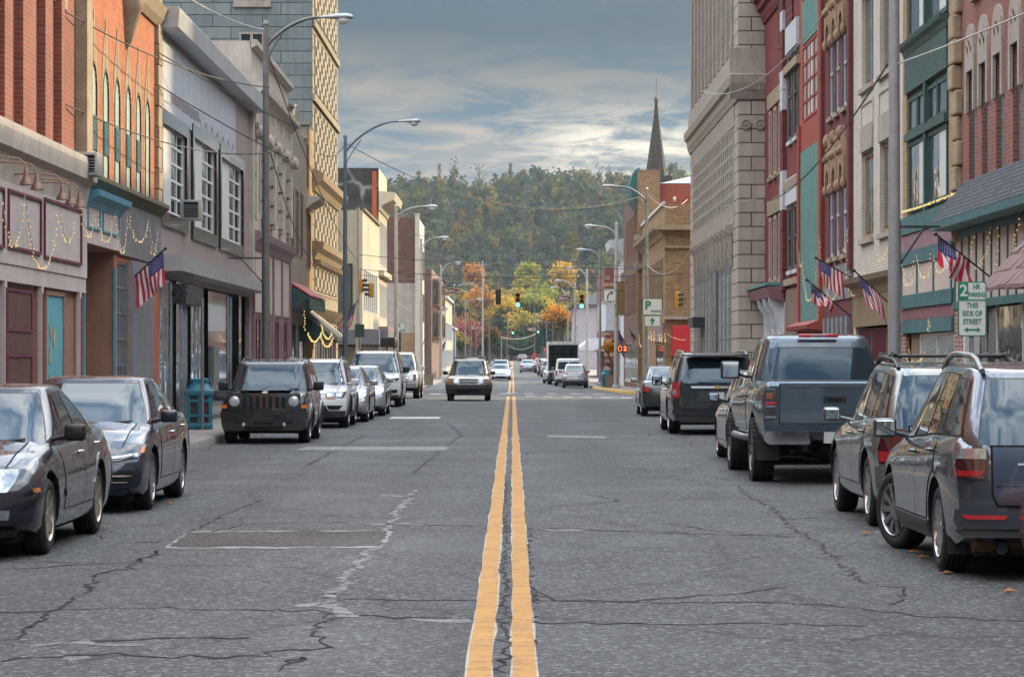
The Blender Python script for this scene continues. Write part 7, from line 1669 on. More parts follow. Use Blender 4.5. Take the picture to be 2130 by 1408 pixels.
T(960, 690, 0, 44, 450, OL, 'small yellow green street tree by the left poles', n=1000, leafs=.26, second=DG, name='street_tree')
def T2(px, yt, wpx, label, col, n, **kw):
    D = kw.pop('D', 1125); k = D / F; x = (px - VX) * k; b = hillz(x, D) - .5; tree('ridge_tree', x, D, EYE + (HY - yt) * k - b, wpx * k, col, label, n=n, base=b, group='trees standing out on the ridge', leafs=.5, **kw)
T2(945, 326, 26, 'tall feathery tree on the ridge right of the mossy one', (.10, .09, .04), 170, bare=True)
T2(914, 342, 24, 'vine covered tree on the ridge with orange leaves', (.16, .12, .03), 260, kind='column')
T2(996, 322, 38, 'bare fan shaped tree on the skyline', (.10, .09, .08), 10, bare=True, bk=greybark)
T2(1062, 340, 22, 'tall olive column of vines on the ridge', (.09, .085, .03), 300, kind='column')
T2(1090, 352, 14, 'small orange tipped tree on the ridge', (.26, .13, .03), 140)
T2(1115, 346, 30, 'dark crowned tree on the ridge in the middle', (.06, .06, .04), 260)
T2(1194, 334, 16, 'lone wispy treetop on the ridge', (.07, .07, .04), 90, bare=True)
for k, (p_, y_) in enumerate(((1222, 340), (1246, 336), (1268, 334), (1292, 340), (1318, 344), (1400, 338))):
    T2(p_, y_, 26, ('thin bare ridge tree left of the spire', 'bare ridge tree with forked top left of the spire', 'bare grey ridge tree with ochre leaves', 'bare ridge tree nearest left of the spire', 'low bare ridge tree beside the spire', 'yellow green ridge tree right of the spire')[k], (.13, .11, .05), 60 if k < 5 else 200, bare=k < 5, bk=greybark)

# ------------------------------------------------------------------ lamp posts, poles, wires
concrete = M('pole concrete', (.36, .34, .31), .8, var=.2, streak=.3); bluepole = M('painted pole', (.12, .165, .20), .45, .3, var=.2); headm = M('lamp head grey', (.33, .34, .35), .4, .4, var=.15); lensm = M('lamp glass', (.62, .63, .60), .08, var=.15, coat=1.0); wood = M('weathered pole wood', (.13, .105, .085), .9, var=.3, streak=.3)
def lamp(px, X, ztop, arm, zhead, label, mat, r=.085, base=True, conc=False):
    D = X * F / (px - VX); s = -1 if X > 0 else 1; g = gz(D) + SWH; rt = empty('street_lamp', (X, D, g), 0, label, 'street lamp', 'street lamps along both kerbs'); zt = ztop - g; zh = zhead - g
    mb = MB(); mb.tube([(0, 0, 0), (0, 0, zt)], [r * 1.25, r * .72], 14); mb.lathe([(r * .9, zt), (r * .95, zt + .05), (r * .3, zt + .12), (.001, zt + .13)], 12); mb.build('pole', mat, rt, smooth=50)
    mb = MB(); mb.box(-r * 2.2, r * 2.2, -r * 2.2, r * 2.2, -.01, .05); mb.lathe([(r * 2.0, .05), (r * 1.9, .14), (r * 1.3, .2)], 14); mb.build('base_plate', mat, rt, smooth=40)
    mb = MB(); z0 = zt - .55; pts = []
    for k in range(11): t = k / 10; pts.append((s * arm * t, 0, z0 + (zh - z0) * math.sin(t * math.pi / 2) ** .8))
    mb.tube(pts, [.045] * 8 + [.036] * 3, 8); mb.tube([(0, 0, z0 - .45), (s * arm * .12, 0, z0 - .05), (s * arm * .3, 0, z0 + (zh - z0) * .42)], .02, 6); mb.build('arm', mat, rt, smooth=60)
    mb = MB(); q = [(0, .05), (.10, .07), (.25, .10), (.45, .16), (.68, .17), (.80, .12), (.86, .03)]; rings = []
    for a, w_ in q: rings.append([(s * (arm + a), w_ * math.cos(2 * math.pi * i / 12), zh + w_ * (.62 if math.sin(2 * math.pi * i / 12) > 0 else .35) * math.sin(2 * math.pi * i / 12)) for i in range(12)])
    for A, B in zip(rings, rings[1:]):
        for i in range(12): mb.quad(A[i], A[(i + 1) % 12], B[(i + 1) % 12], B[i])
    mb.lathe([(.03, zh + .08), (.035, zh + .16), (.001, zh + .17)], 8, c=(s * (arm + .5), 0, 0)); hd = mb.build('lamp_head', headm, rt, smooth=60)
    mb = MB(); mb.ball((s * (arm + .60), 0, zh - .05), .155, 0, 14, 8, (1.15, .9, .85)); mb.build('lens', lensm, hd, smooth=60)
    return rt
L1 = lamp(553, -6.2, 10.05, 1.35, 10.25, 'brown grey street lamp with a flag arm beside the panel building', M('bronze pole', (.17, .155, .14), .5, .4, var=.25, streak=.2), .095)
L2 = lamp(718, -6.2, 9.85, 1.95, 10.45, 'slate blue street lamp by the stone tower', bluepole)
for a in ((824, -6.2, 9.75, 1.35, 9.75, 'pale street lamp in front of the parking lot', concrete, .11), (876, -6.2, 9.7, 1.0, 9.85, 'pale street lamp by the white washed corner pier', concrete, .11), (917, -6.2, 9.6, .9, 9.9, 'street lamp next to the brown shop row', concrete, .11), (945, -6.2, 9.4, 1.3, 9.6, 'thin street lamp past the brown shop row', steel, .09), (968, -6.2, 9.2, 1.3, 9.4, 'farthest street lamp before the red maple', steel, .09),
          (1345, 6.0, 9.2, 1.15, 9.35, 'steel street lamp carrying the green parking sign', steel, .085), (1282, 6.0, 9.4, 1.0, 9.3, 'concrete street lamp carrying the turn only sign', concrete, .12), (1248, 6.0, 9.0, .8, 9.1, 'steel street lamp by the pink shop', steel, .09), (1221, 6.0, 8.7, .9, 8.9, 'concrete street lamp behind the white van', concrete, .11), (1196, 6.0, 8.7, 1.1, 9.1, 'concrete street lamp beside the box truck', concrete, .1), (1181, 6.0, 8.8, 1.1, 9.3, 'street lamp behind the second street name sign', steel, .09), (1137, 6.0, 8.0, 0.8, 8.2, 'blue grey street lamp next to the orange street tree', bluepole, .09)):
    lamp(*a)
lamp(1860, 6.0, 12.0, 1.2, 12.3, 'thick grey street lamp nearest the camera beside the timber front', M('grey painted pole', (.30, .305, .30), .5, .2, var=.15, streak=.25), .088)
def arm_bracket(px, X, py, ln, label):
    D = X * F / (px - VX); z = EYE + (HY - py) * D / F; s = -1 if X < 0 else 1; rt = empty('flag_bracket', (X, D, z), 0, label, 'bracket')
    mb = MB(); mb.box(0, s * ln, -.02, .02, -.02, .02); mb.build('bar', darksteel, rt); mb = MB(); mb.tube([(s * .07, 0, -.62), (s * ln * .65, 0, -.02)], .018, 6); mb.box(s * .075, s * .10, -.03, .03, -.8, .1); mb.build('brace', darksteel, rt)
arm_bracket(553, -6.2, 537, .95, 'dark steel flag arm on the brown grey lamp post'); arm_bracket(1860, 6.0, 472, .72, 'maroon steel flag arm on the thick grey lamp post')
def pole(px, D, ztop, label, cross=(), mat=wood, r=.13):
    X = (px - VX) * D / F; rt = empty('utility_pole', (X, D, gz(D)), 0, label, 'utility pole', 'utility poles down the street'); mb = MB(); h = ztop - gz(D); mb.tube([(0, 0, 0), (0, 0, h)], [r, r * .65], 10); mb.build('shaft', mat, rt, smooth=60)
    for z in cross: mb = MB(); mb.box(-1.1, 1.1, -.06, .06, h - z - .06, h - z + .06); [mb.lathe([(.04, h - z + .06), (.05, h - z + .2), (.001, h - z + .24)], 6, c=(q, 0, 0)) for q in (-1, -.4, .4, 1)]; mb.build('crossarm', mat, rt)
    return rt
pole(1004, 330, 13.6, 'tall grey utility pole with crossarm left of the road', (.5,), concrete); pole(1018, 440, 14.5, 'far utility pole with two crossarms', (.5, 1.6)); pole(978, 300, 7.0, 'short dark wooden pole beside the maple'); pole(990, 360, 8.2, 'dark wooden pole behind the short one')
pole(1055, 560, 8.6, 'dark pole with grey transformers at the end of the road'); pole(1112, 560, 17.5, 'thin tall pole at the end of the road', (.6, 2.2)); pole(1150, 420, 7.4, 'brown wooden pole in front of the orange street tree'); pole(1043, 520, 5.8, 'pale short pole at the end of the road', (), steel, .1)
pole(745, 124, 8.6, 'pale lamp topped pole with traffic signals on the left corner', (), concrete, .12)
def post(px, D, X, ztop, label, mat=steel, r=.03, name='sign_post', cat='post'):
    mb = MB(); g = gz(D) + SWH; mb.tube([(0, 0, -.05), (0, 0, ztop - g)], r, 8); o = mb.build(name, mat, None, smooth=60); o.location = (X, D, g); return tag(o, label, cat)
post(420, 58, -6.68, 3.0, 'bare galvanised post in front of the blue litter bin', r=.035)
post(1490, 81, 6.1, 4.3, 'grey steel post standing before the stone bank', r=.085)
wirem = M('black cable', (.012, .012, .013), .6, var=0); wirew = M('pale cable', (.40, .39, .36), .6, var=.1)
def wire(a, b, sag, label, mat=wirem, r=.014, n=18, name='cable'):
    a, b = pos(*a), pos(*b); pts = [a.lerp(b, k / n) - Vector((0, 0, sag * 4 * (k / n) * (1 - k / n))) for k in range(n + 1)]
    mb = MB(); mb.tube(pts, r, 5); tag(mb.build(name, mat, None, smooth=60), label, 'cable', 'overhead cables')
for w_ in ([(60, -20, 43), (560, 182, 67), .32, 'thick cable sloping over the orange brick building'], [(-10, 140, 41), (560, 318, 67), .45, 'thin twisted cable sagging across the arched windows'], [(330, 110, 57), (620, 268, 68), .05, 'thin line across the pale panels'], [(330, 178, 57), (600, 330, 70), .05, 'second thin line across the pale panels'],
          [(560, 120, 67.7), (745, 545, 123), .6, 'heavy black cable running down from the brown grey lamp'], [(562, 316, 67.7), (660, 560, 100), .5, 'black cable falling beside the tan brick building'], [(722, 300, 99.8), (1330, 410, 120), 1.3, 'long black cable crossing the street from the slate blue lamp'],
          [(826, 432, 143), (1282, 490, 155), .9, 'cable between the parking lot lamp and the concrete lamp'], [(820, 440, 143), (1345, 420, 120), .35, 'faint cable crossing just above the other'], [(880, 515, 182), (1250, 520, 184), .8, 'sagging cable higher above the crossing'], [(865, 540, 182), (1345, 575, 120), .2, 'black cable crossing over the street name signs'], [(745, 530, 124), (1345, 560, 120), .15, 'cable crossing the street at second storey height'],
          [(745, 572, 124), (1300, 606, 138), .06, 'span wire holding the traffic lights'], [(745, 560, 124), (1420, 570, 124), .3, 'double span wire above the crossing'], [(830, 480, 143), (1380, 560, 130), .3, 'thin wire from the left lamp to the buff corner'], [(920, 545, 233), (1200, 560, 258), .9, 'distant wire strung between far lamps'], [(950, 590, 287), (1190, 590, 292), 1.0, 'farthest wire between the thin lamps'],
          [(1040, 700, 540), (1115, 694, 560), .8, 'pale low wire at the end of the road', wirew, .04], [(1056, 718, 560), (1112, 716, 560), 1.0, 'lowest pale wire at the end of the road', wirew, .05], [(970, 640, 300), (1006, 620, 330), .3, 'short wire by the wooden poles'],
          [(1848, 140, 42.6), (2150, 20, 38), .03, 'pale twisted cable rising from the thick grey lamp', wirew, .014], [(1846, 135, 42.6), (1588, 420, 88), .5, 'twisted cable falling past the beige brick windows', wirem, .016], [(1720, 20, 68), (1460, 190, 96), .8, 'pale cable hanging before the stone bank', wirew, .016], [(1590, 405, 88), (1500, 430, 93), .06, 'short pale cable at the bank corner', wirew, .016],
          [(1345, 550, 120), (1436, 520, 116), .7, 'grey cable looping from the steel lamp to the bank', wirew, .014], [(1348, 405, 120), (1430, 415, 140), .5, 'pale loop of cable above the buff corner', wirew, .016], [(718, 300, 99.8), (660, 310, 108), .4, 'loop of cable between the slate blue lamp and tower'], [(390, -5, 58), (548, 62, 67.5), .1, 'beaded white cable above the panel building', wirew, .016]):
    wire(*w_)

# ------------------------------------------------------------------ signs and signals
gsign = M('sign green', (.02, .22, .12), .4, var=.08); wsign = M('sign white', (.66, .67, .66), .4, var=.06); bsign = M('sign brown', (.16, .045, .022), .45, var=.1); ksign = M('sign black', (.015, .015, .015), .5, var=0); rsign = M('sign red', (.50, .03, .045), .4, var=.05); yam = M('signal yellow', (.50, .24, .02), .5, var=.15); sigb = M('signal black', (.014, .016, .016), .5, var=.2)
def rplate(mb, w_, h, r=.03, y0=-.004, y1=.004, m=0):
    poly = []
    for cx_, cz_, a in ((w_ / 2 - r, h / 2 - r, 0), (-w_ / 2 + r, h / 2 - r, 90), (-w_ / 2 + r, -h / 2 + r, 180), (w_ / 2 - r, -h / 2 + r, 270)):
        for k in range(5): t = R(a + 22.5 * k); poly.append((cx_ + r * math.cos(t), cz_ + r * math.sin(t)))
    mb.prism(poly, lambda a, b, d: (a, d, b), y0, y1, m); return mb
def board(name, c, w_, h, label, bg, edge=None, r=.03, rz=0.0, cat='sign', group=None, ew=.016):
    rt = empty(name, c, rz, label, cat, group); mb = rplate(MB(), w_, h, r)
    mb.build('panel', edge or bg, rt)
    if edge: mb = rplate(MB(), w_ - 2 * ew, h - 2 * ew, r * .8, -.0065, -.0041); mb.build('field', bg, rt)
    return rt
def bar(rt, name, pts, mat, y=-.012):
    mb = MB(); mb.prism(pts, lambda a, b, d: (a, d, b), y, y + .0045); return mb.build(name, mat, rt)
# two hour parking sign
c = pos(2021, 643, 35); b_ = board('parking_sign', c + Vector((0, -.045, 0)), .37, .71, 'two hour parking sign on its post in front of the timber shop', wsign, gsign, .03)
bar(b_, 'green_block', [(-.172, .338), (-.172, .125), (-.055, .125), (-.055, .338)], gsign); text('2', .21, wsign, face(-.113, -.0135, .232), b_, bold=.004); bar(b_, 'green_rule', [(-.172, .125), (-.172, .108), (.172, .108), (.172, .125)], gsign)
text('HR', .095, gsign, face(.055, -.0075, .285), b_, sx=.75, bold=.002); text('PARKING', .085, gsign, face(.056, -.0075, .185), b_, sx=.62, bold=.002)
for k, s_ in enumerate(('THIS', 'SIDE OF', 'STREET')): text(s_, .095, gsign, face(0, -.0075, .045 - .105 * k), b_, sx=.78, bold=.002)
bar(b_, 'arrow', [(-.11, -.27), (-.06, -.235), (-.06, -.258), (.06, -.258), (.06, -.235), (.11, -.27), (.06, -.305), (.06, -.282), (-.06, -.282), (-.06, -.305)], gsign, -.0105)
mb = MB(); mb.box(-.03, .03, -.02, .02, c.z - .42 - 2.4, c.z + .30 - .15); o = mb.build('sign_post', steel); o.location = (c.x, 35, 0); tag(o, 'galvanised channel post under the two hour parking sign', 'post')
# parking and arrow signs on the steel lamp
zD = 119.9; c = pos(1357, 638, zD); b_ = board('parking_sign', c, .88, .74, 'green and white parking sign on the steel lamp', wsign, gsign, .05, ew=.03); text('P', .52, gsign, face(-.20, -.0075, .04), b_, bold=.02); text('ARKING', .13, gsign, face(.16, -.0075, -.21), b_, bold=.006)
c = pos(1357, 668, zD); b_ = board('arrow_sign', c, .72, .48, 'small white sign with green arrow under the parking sign', wsign, gsign, .04, ew=.025); bar(b_, 'arrow', [(0, .16), (.13, .0), (.045, .0), (.045, -.16), (-.045, -.16), (-.045, 0), (-.13, 0)], gsign, -.0105)
c = pos(832, 681, 150); b_ = board('parking_sign', c, .56, .48, 'far green and white parking sign by the parking lot', wsign, gsign, .03, ew=.02); text('P', .38, gsign, face(-.08, -.0075, .03), b_, bold=.015); text('ARKING', .08, gsign, face(.1, -.0075, -.15), b_, bold=.004)
post(832, 150.05, c.x, c.z - .2, 'dark post of the far parking sign', darksteel, .04)
c = pos(1268.5, 617.5, 155.2); b_ = board('turn_sign', c, .70, .92, 'white right turn only sign on the concrete lamp', wsign, ksign, .05, ew=.02); text('ONLY', .25, ksign, face(0, -.0075, -.30), b_, bold=.004, sx=.9)
mb = MB(); arc = [(-.14 + .0, -.13)] ; pts = [(-.13, .0, -.14), (-.13, .0, .02), (-.09, 0, .14), (0, 0, .22), (.08, 0, .235)]; mb.tube([(x, -.012, z) for x, y, z in pts], .035, 6); mb.prism([(.07, .33), (.23, .235), (.07, .14)], lambda a, b, d: (a, d, b), -.02, -.008); mb.build('turn_arrow', ksign, b_)
def streetsign(px, py, D, w_, word, label, small='St'):
    c = pos(px, py, D); h = w_ * .46; b_ = board('street_name_sign', c, w_, h * .86, label, bsign, None, .02, group='brown street name signs')
    mb = MB()
    for sz_ in (1, -1):
        poly = [(-w_ * .46, sz_ * h * .26), (-w_ * .2, sz_ * h * .26), (-w_ * .1, sz_ * h * .34), (w_ * .1, sz_ * h * .34), (w_ * .2, sz_ * h * .26), (w_ * .46, sz_ * h * .26)]
        for (a, b), (a2, b2) in zip(poly, poly[1:]): mb.prism([(a, b - .011), (a2, b2 - .011), (a2, b2 + .011), (a, b + .011)], lambda p, q, d: (p, d, q), -.012, -.005)
    for sx in (1, -1): mb.prism([(sx * w_ * .46 - .011, -h * .26), (sx * w_ * .46 + .011, -h * .26), (sx * w_ * .46 + .011, h * .26), (sx * w_ * .46 - .011, h * .26)], lambda p, q, d: (p, d, q), -.0125, -.0052)
    mb.build('white_border', wsign, b_); text(word, h * .42, wsign, face(-w_ * .09, -.008, 0), b_, bold=.005, sx=.95); text(small, h * .24, wsign, face(w_ * .36, -.008, -h * .06), b_, bold=.003)
    for sx in (-.35, .35): mb = MB(); mb.box(sx * w_ - .015, sx * w_ + .015, .006, .02, -.1, h * .43 + .35); mb.build('hanger', darksteel, b_)
streetsign(938.5, 605, 137, .98, 'Market', 'brown street name sign hanging over the left lane'); streetsign(1175.5, 620.5, 140, .88, 'Market', 'brown street name sign hanging right of the green light'); streetsign(985, 681.5, 300, 1.0, 'Adams', 'tiny far street name sign left of the road'); streetsign(1106, 685, 300, .95, 'Adams', 'tiny far street name sign right of the road')
green_on = emitmat('lit green signal', (.10, 1.0, .62), 3.2); red_off = M('dark red lens', (.12, .012, .012), .2, var=.1); amb_off = M('dark amber lens', (.17, .06, .01), .2, var=.1)
def signal(px, py, D, label, rz=0.0, h=.78, lit=True, back=sigb, hang=.35, on=True):
    c = pos(px, py, D); rt = empty('traffic_light', c, rz, label, 'traffic light', 'traffic lights over the crossings'); w_ = h * .36; mb = MB(); mb.rbox(-w_ / 2, w_ / 2, -.02, .17, -h / 2, h / 2, .02); mb.build('housing', back if not lit else yam, rt, smooth=40)
    mb = MB(); mb.box(-w_ / 2 + .01, w_ / 2 - .01, .171, .185, -h / 2, h / 2); mb.build('back_cover', back, rt)
    for k, m_ in ((1, red_off), (0, amb_off), (-1, green_on if on else M('dark green lens', (.01, .06, .05), .2, var=.1))):
        z = k * h * .32; r_ = h * .135; mb = MB(); mb.lathe([(.001, -.05), (r_ * .7, -.04), (r_, -.022)], 16, c=(0, 0, z), axis='y'); mb.build('lens', m_, rt, smooth=60); mb = MB(); mb.lathe([(r_ * 1.06, -.02), (r_ * 1.1, -.2)], 16, c=(0, 0, z), axis='y', a0=R(-20), a1=R(200)); mb.build('visor', sigb, rt, smooth=60)
    mb = MB(); mb.tube([(0, .08, h / 2), (0, .08, h / 2 + hang)], .025, 8); mb.build('hanger', yam, rt, smooth=60); return rt
signal(1077, 624, 139, 'green traffic light hanging over the middle of the road'); signal(1210, 627, 139, 'green traffic light hanging over the right lane', h=.76); signal(1036.5, 618, 134, 'black back of traffic light hanging left of the middle', R(180), .74, False)
signal(768, 604, 124, 'amber cased traffic light on the left corner seen from the side', R(-75), .66, on=False); signal(754, 594, 124, 'second amber cased traffic light beside the left corner pole', R(75), .66, on=False); signal(1411, 624, 122, 'black and amber traffic light seen edge on before the red sign', R(75), .72, on=False)
signal(1067, 688, 302, 'tiny far green light left of the farther street name sign', h=.75); signal(1119.5, 686, 302, 'tiny far green light right of the farther street name sign', h=.75)
for k, (px, w_) in enumerate(((805, .55), (820, .40))): c = pos(px, 712, 118); rt = empty('pedestrian_signal', c, R(10 + 60 * k), ('dark boxed pedestrian signal on the left corner', 'narrower pedestrian signal turned to the side street')[k], 'pedestrian signal'); mb = MB(); mb.rbox(-w_ / 2, w_ / 2, -.1, .1, -.22, .22, .03); mb.build('housing', sigb, rt, smooth=40); mb = MB(); mb.box(-w_ / 2 + .04, w_ / 2 - .04, .1, .115, -.18, .18); mb.build('screen', darkin, rt); mb = MB(); mb.tube([(0, 0, -.22), (0, 0, -c.z + SWH)], .04, 8); mb.build('post', darksteel, rt)
c = pos(748, 688, 108); rt = empty('parking_sign', c, 0, 'dark green back of a sign on a thin post by the slate blue lamp', 'sign'); mb = rplate(MB(), .38, .52, .03); mb.build('panel', greenp, rt); mb = MB(); mb.tube([(0, .03, .3), (0, .03, -c.z + SWH)], .03, 8); mb.build('post', steel, rt)
c = pos(1295, 725.5, 155); rt = empty('pedestrian_signal', c, 0, 'pedestrian signal with orange hand and countdown on the concrete lamp', 'pedestrian signal'); mb = MB(); mb.rbox(-.28, .28, 0, .2, -.21, .21, .03); mb.build('housing', sigb, rt, smooth=40)
oran = emitmat('signal orange', (1.0, .16, .04), 2.6); text('2', .36, oran, face(.14, -.01, 0), rt, 'countdown', bold=.012)
mb = MB(); poly = [(-.22, -.12), (-.08, -.12), (-.05, 0), (-.06, .1), (-.10, .15), (-.17, .16), (-.22, .11), (-.24, .0)]
for (a, b), (a2, b2) in zip(poly, poly[1:] + poly[:1]): mb.tube([(a, -.008, b), (a2, -.008, b2)], .014, 5)
mb.build('hand', oran, rt); mb = MB(); mb.tube([(-.35, .1, -.1), (-.27, .1, -.1)], .03, 6); mb.build('bracket', darksteel, rt)
c = pos(1292, 620, 155.4); rt = empty('banner', c, 0, 'brown gold banner on the concrete lamp', 'banner'); mb = MB(); mb.grid(lambda u, v: (-.22 + .44 * u, .02 * math.sin(u * 5 + v * 4), -.9 + 1.8 * v), 6, 10); mb.build('cloth', M('banner cloth', (.20, .125, .04), .8, var=.25), rt); mb = MB(); [mb.tube([(-.35, 0, z), (.5, 0, z)], .03, 6) for z in (.93, -.93)]; mb.build('arm', greenp, rt)
c = pos(1136, 727, 420); rt = empty('stop_sign', c, 0, 'red round stop sign far along the right kerb', 'sign'); mb = MB(); mb.lathe([(.001, 0), (.42, 0), (.42, .02), (.001, .02)], 8, axis='y'); mb.build('panel', rsign, rt); mb = MB(); mb.box(-.3, .3, -.006, -.002, -.06, .06); mb.tube([(0, .05, .3), (0, .05, -c.z + gz(420))], .06, 6); mb.build('post', rsign, rt); text('STOP', .26, wsign, face(0, -.012, 0), rt)
mb = MB(); c = pos(1112, 742, 470); mb.rbox(c.x - .3, c.x + .3, c.y, c.y + .1, c.z - .6, c.z + .6, .03); tag(mb.build('red_sign', rsign), 'small red upright sign under the far green light', 'sign')
# ------------------------------------------------------------------ flags
fr_, fw_, fb_, fs_ = M('flag red', (.58, .018, .05), .8, var=.1), M('flag white', (.74, .75, .74), .8, var=.08), M('flag blue', (.05, .045, .21), .8, var=.1), M('flag star', (.70, .70, .68), .8, var=0)
def flag(a, b, hoist, fly, label, drift=(0, 0, 0), seed=0, fold=0.035, lean=0.0):
    A, B = pos(*a), pos(*b); rr = random.Random(seed); d = (B - A).normalized(); rt = empty('flag', A, 0, label, 'flag', 'flags on the shop fronts'); Bl = B - A
    mb = MB(); mb.tube([(0, 0, 0), Bl + d * .05], .016, 8); mb.ball(Bl + d * .07, .035, 0, 8, 6); mb.build('pole', black, rt, smooth=60)
    dn = (Vector((0, 0, -1)) + Vector(drift)).normalized(); nr = d.cross(dn).normalized(); p0 = rr.uniform(0, 6)
    def P(u, v):                                     # u along the hoist from the tip, v along the fly
        w_ = fold * v ** .7 * (math.sin(u * 7 + v * 3 + p0) + .5 * math.sin(u * 15 - v * 6 + p0)); return Bl * 1.0 - d * hoist * u * (1 - .12 * v * math.sin(u * 3)) + dn * fly * v * (1 - lean * u) + nr * w_
    nu, nv = 26, 24; mb = MB()
    mb.grid(P, nu, nv, mf=lambda i, j: 2 if (i < 14 and j < nv * .42) else (0 if (i // 2) % 2 == 0 else 1))
    for sgn in (1, -1):
        for r_ in range(9):
            for k in range(6 if r_ % 2 == 0 else 5):
                u, v = (r_ + .9) / 9.8 * 14 / 26, ((k + .5) if r_ % 2 == 0 else (k + 1)) / 6 * .42; c = P(u, v); e1 = (P(u + .01, v) - c).normalized(); e2 = (P(u, v + .01) - c).normalized(); n_ = e1.cross(e2) * sgn * .004; q = hoist * .017
                vs = [c + n_]
                for i in range(10): rad = q if i % 2 == 0 else q * .45; vs.append(c + n_ + e1 * rad * math.cos(math.pi * i / 5) + e2 * rad * math.sin(math.pi * i / 5))
                mb.add(vs, [(0, i + 1, (i + 1) % 10 + 1) for i in range(10)], 3)
    mb.build('cloth', [fr_, fw_, fb_, fs_], rt, smooth=60, fix=False)
flag((243, 608, 53.6), (339, 522, 53.2), .80, .66, 'american flag on black pole over the fluted metal shop panel', (.06, 0, 0), 1)
flag((1800, 594, 66), (1702, 539, 65.5), .74, .60, 'upper american flag before the grey siding with spread stripes', (.1, 0, 0), 2, lean=-.1)
flag((1770, 658, 62), (1683, 586, 61.6), .74, .50, 'lower american flag folded on itself with a pale pole', (.25, 0, 0), 3, .10, .35)
flag((1850, 632, 58), (1781, 567, 57.5), .76, .70, 'american flag beside the thick grey lamp with a torn red edge', (.35, 0, 0), 4)
flag((2062, 578, 46.5), (1952, 492, 46.0), .78, .52, 'limp american flag hanging in front of the cream panels', (.05, 0, 0), 5, .11)
flag((690, 690, 112), (742, 628, 111.5), 1.25, 1.05, 'american flag leaning by the slate blue lamp', (-.25, 0, 0), 6)
flag((1304, 718, 170), (1289, 692, 169.5), 1.0, .85, 'american flag beside the concrete lamp at the crossing', (-.2, 0, 0), 7); flag((1330, 712, 160), (1309, 684, 159.6), 1.0, .85, 'american flag with blue corner outside the brown block', (.3, 0, 0), 8)
flag((872, 735, 215), (884, 703, 214.6), 1.2, 1.0, 'small american flag outside the white washed front', (-.2, 0, 0), 9); flag((918, 722, 245), (928, 708, 244.6), .8, .8, 'tiny american flag outside the brown shop row', (-.2, 0, 0), 10)
# ------------------------------------------------------------------ string lights
bulbm = emitmat('warm bulb', (1.0, .68, .22), .85); cordm = M('pale cord', (.40, .38, .34), .7, var=.1)
def lights(pts, label, r=.011, step=.125, rows=None):
    """scallops of bulbs: pts = list of (start, end, drop) in world space"""
    mb = MB(); bl = MB(); rr = random.Random(len(label))
    for a, b, drop in pts:
        n = max(8, int(((b - a).length + 1.6 * drop) / step)); path = []
        for k in range(n + 1): t = k / n; path.append(a.lerp(b, t) - Vector((0, 0, drop * (1 - abs(2 * t - 1) ** 2.4))))
        mb.tube(path, .006, 4)
        for p in path[1:-1]: bl.ball(p + Vector((rr.uniform(-.03, .03), rr.uniform(-.03, .03), -.02)), r, 0, 6, 4, (.8, .8, 1.2))
    o = mb.build('string_lights', cordm); tag(o, label, 'string lights', 'strings of warm bulbs on the shop fronts'); bl.build('bulbs', bulbm, o)['kind'] = 'stuff'
def LP(px, py, pr=.14, X=-7.6): d = (abs(X) - pr) * F / abs(px - VX); return pos(px, py, d)
lights([(LP(4, 400), LP(52, 405), .78), (LP(52, 405), LP(122, 430), 1.05), (LP(124, 430), LP(158, 448), .50)], 'warm string lights scalloped over the maroon framed panels')
lights([(LP(166, 400), LP(199, 432), .62), (LP(202, 430), LP(239, 436), .60)], 'warm string lights over the blue framed panels')
lights([(LP(243, 430), LP(266, 440), .82), (LP(267, 440), LP(309, 458), .50), (LP(311, 462), LP(328, 470), .62)], 'warm string lights looping across the grey fascia')
RX = lambda px, py, pr=.16: LP(px, py, pr, 8.5)
lights([(RX(1662, 520), RX(1668, 540), .3), (RX(1668, 545), RX(1700, 525), 1.2), (RX(1703, 490), RX(1708, 560), .2)], 'string lights hanging over the green boarding')
lights([(RX(1718, 590), RX(1742, 590), .4), (RX(1752, 520), RX(1765, 470), .15), (RX(1758, 560), RX(1762, 475), .1), (RX(1758, 560), RX(1778, 612), .2)], 'string lights rising to the maroon brick corner'); lights([(RX(1794, 560), RX(1815, 600), .15), (RX(1826, 545), RX(1848, 505), .05)], 'short string lights over the brown sign boards')
lights([(RX(1876, 550), RX(1904, 530), .52), (RX(1906, 530), RX(1939, 515), .52), (RX(1942, 530), RX(1972, 500), .45)], 'string lights scalloped on the cream boards of the timber shop'); lights([(RX(1874, 440, .3), RX(1986, 400, .3), .03)], 'dense string lights along the timber front ledge', .012, .06)
lights([(RX(2008, 560), RX(2025, 480), .05), (RX(2028, 555), RX(2062, 470), .2), (RX(2070, 600), RX(2075, 455), .05), (RX(2108, 520), RX(2120, 440), .05)], 'string lights draped down the cream battened panels'); lights([(RX(1884, 755), RX(1892, 720), .02), (RX(1895, 745), RX(1925, 725), .15), (RX(1932, 660), RX(1932, 690), .02)], 'string lights inside the painted shop window', .012)
lights([(LP(632, 640, 1.0), LP(634, 690, 1.0), .02), (LP(640, 690, 1.2), LP(668, 690, 1.25), .3), (LP(668, 672, 1.25), LP(690, 690, 1.25), .35), (LP(666, 690, 1.25), LP(692, 700, 1.28), .4)], 'cluster of string lights on the shingle awning corner', .022)
YX = lambda px, py, D=133.9: pos(px, py, D)
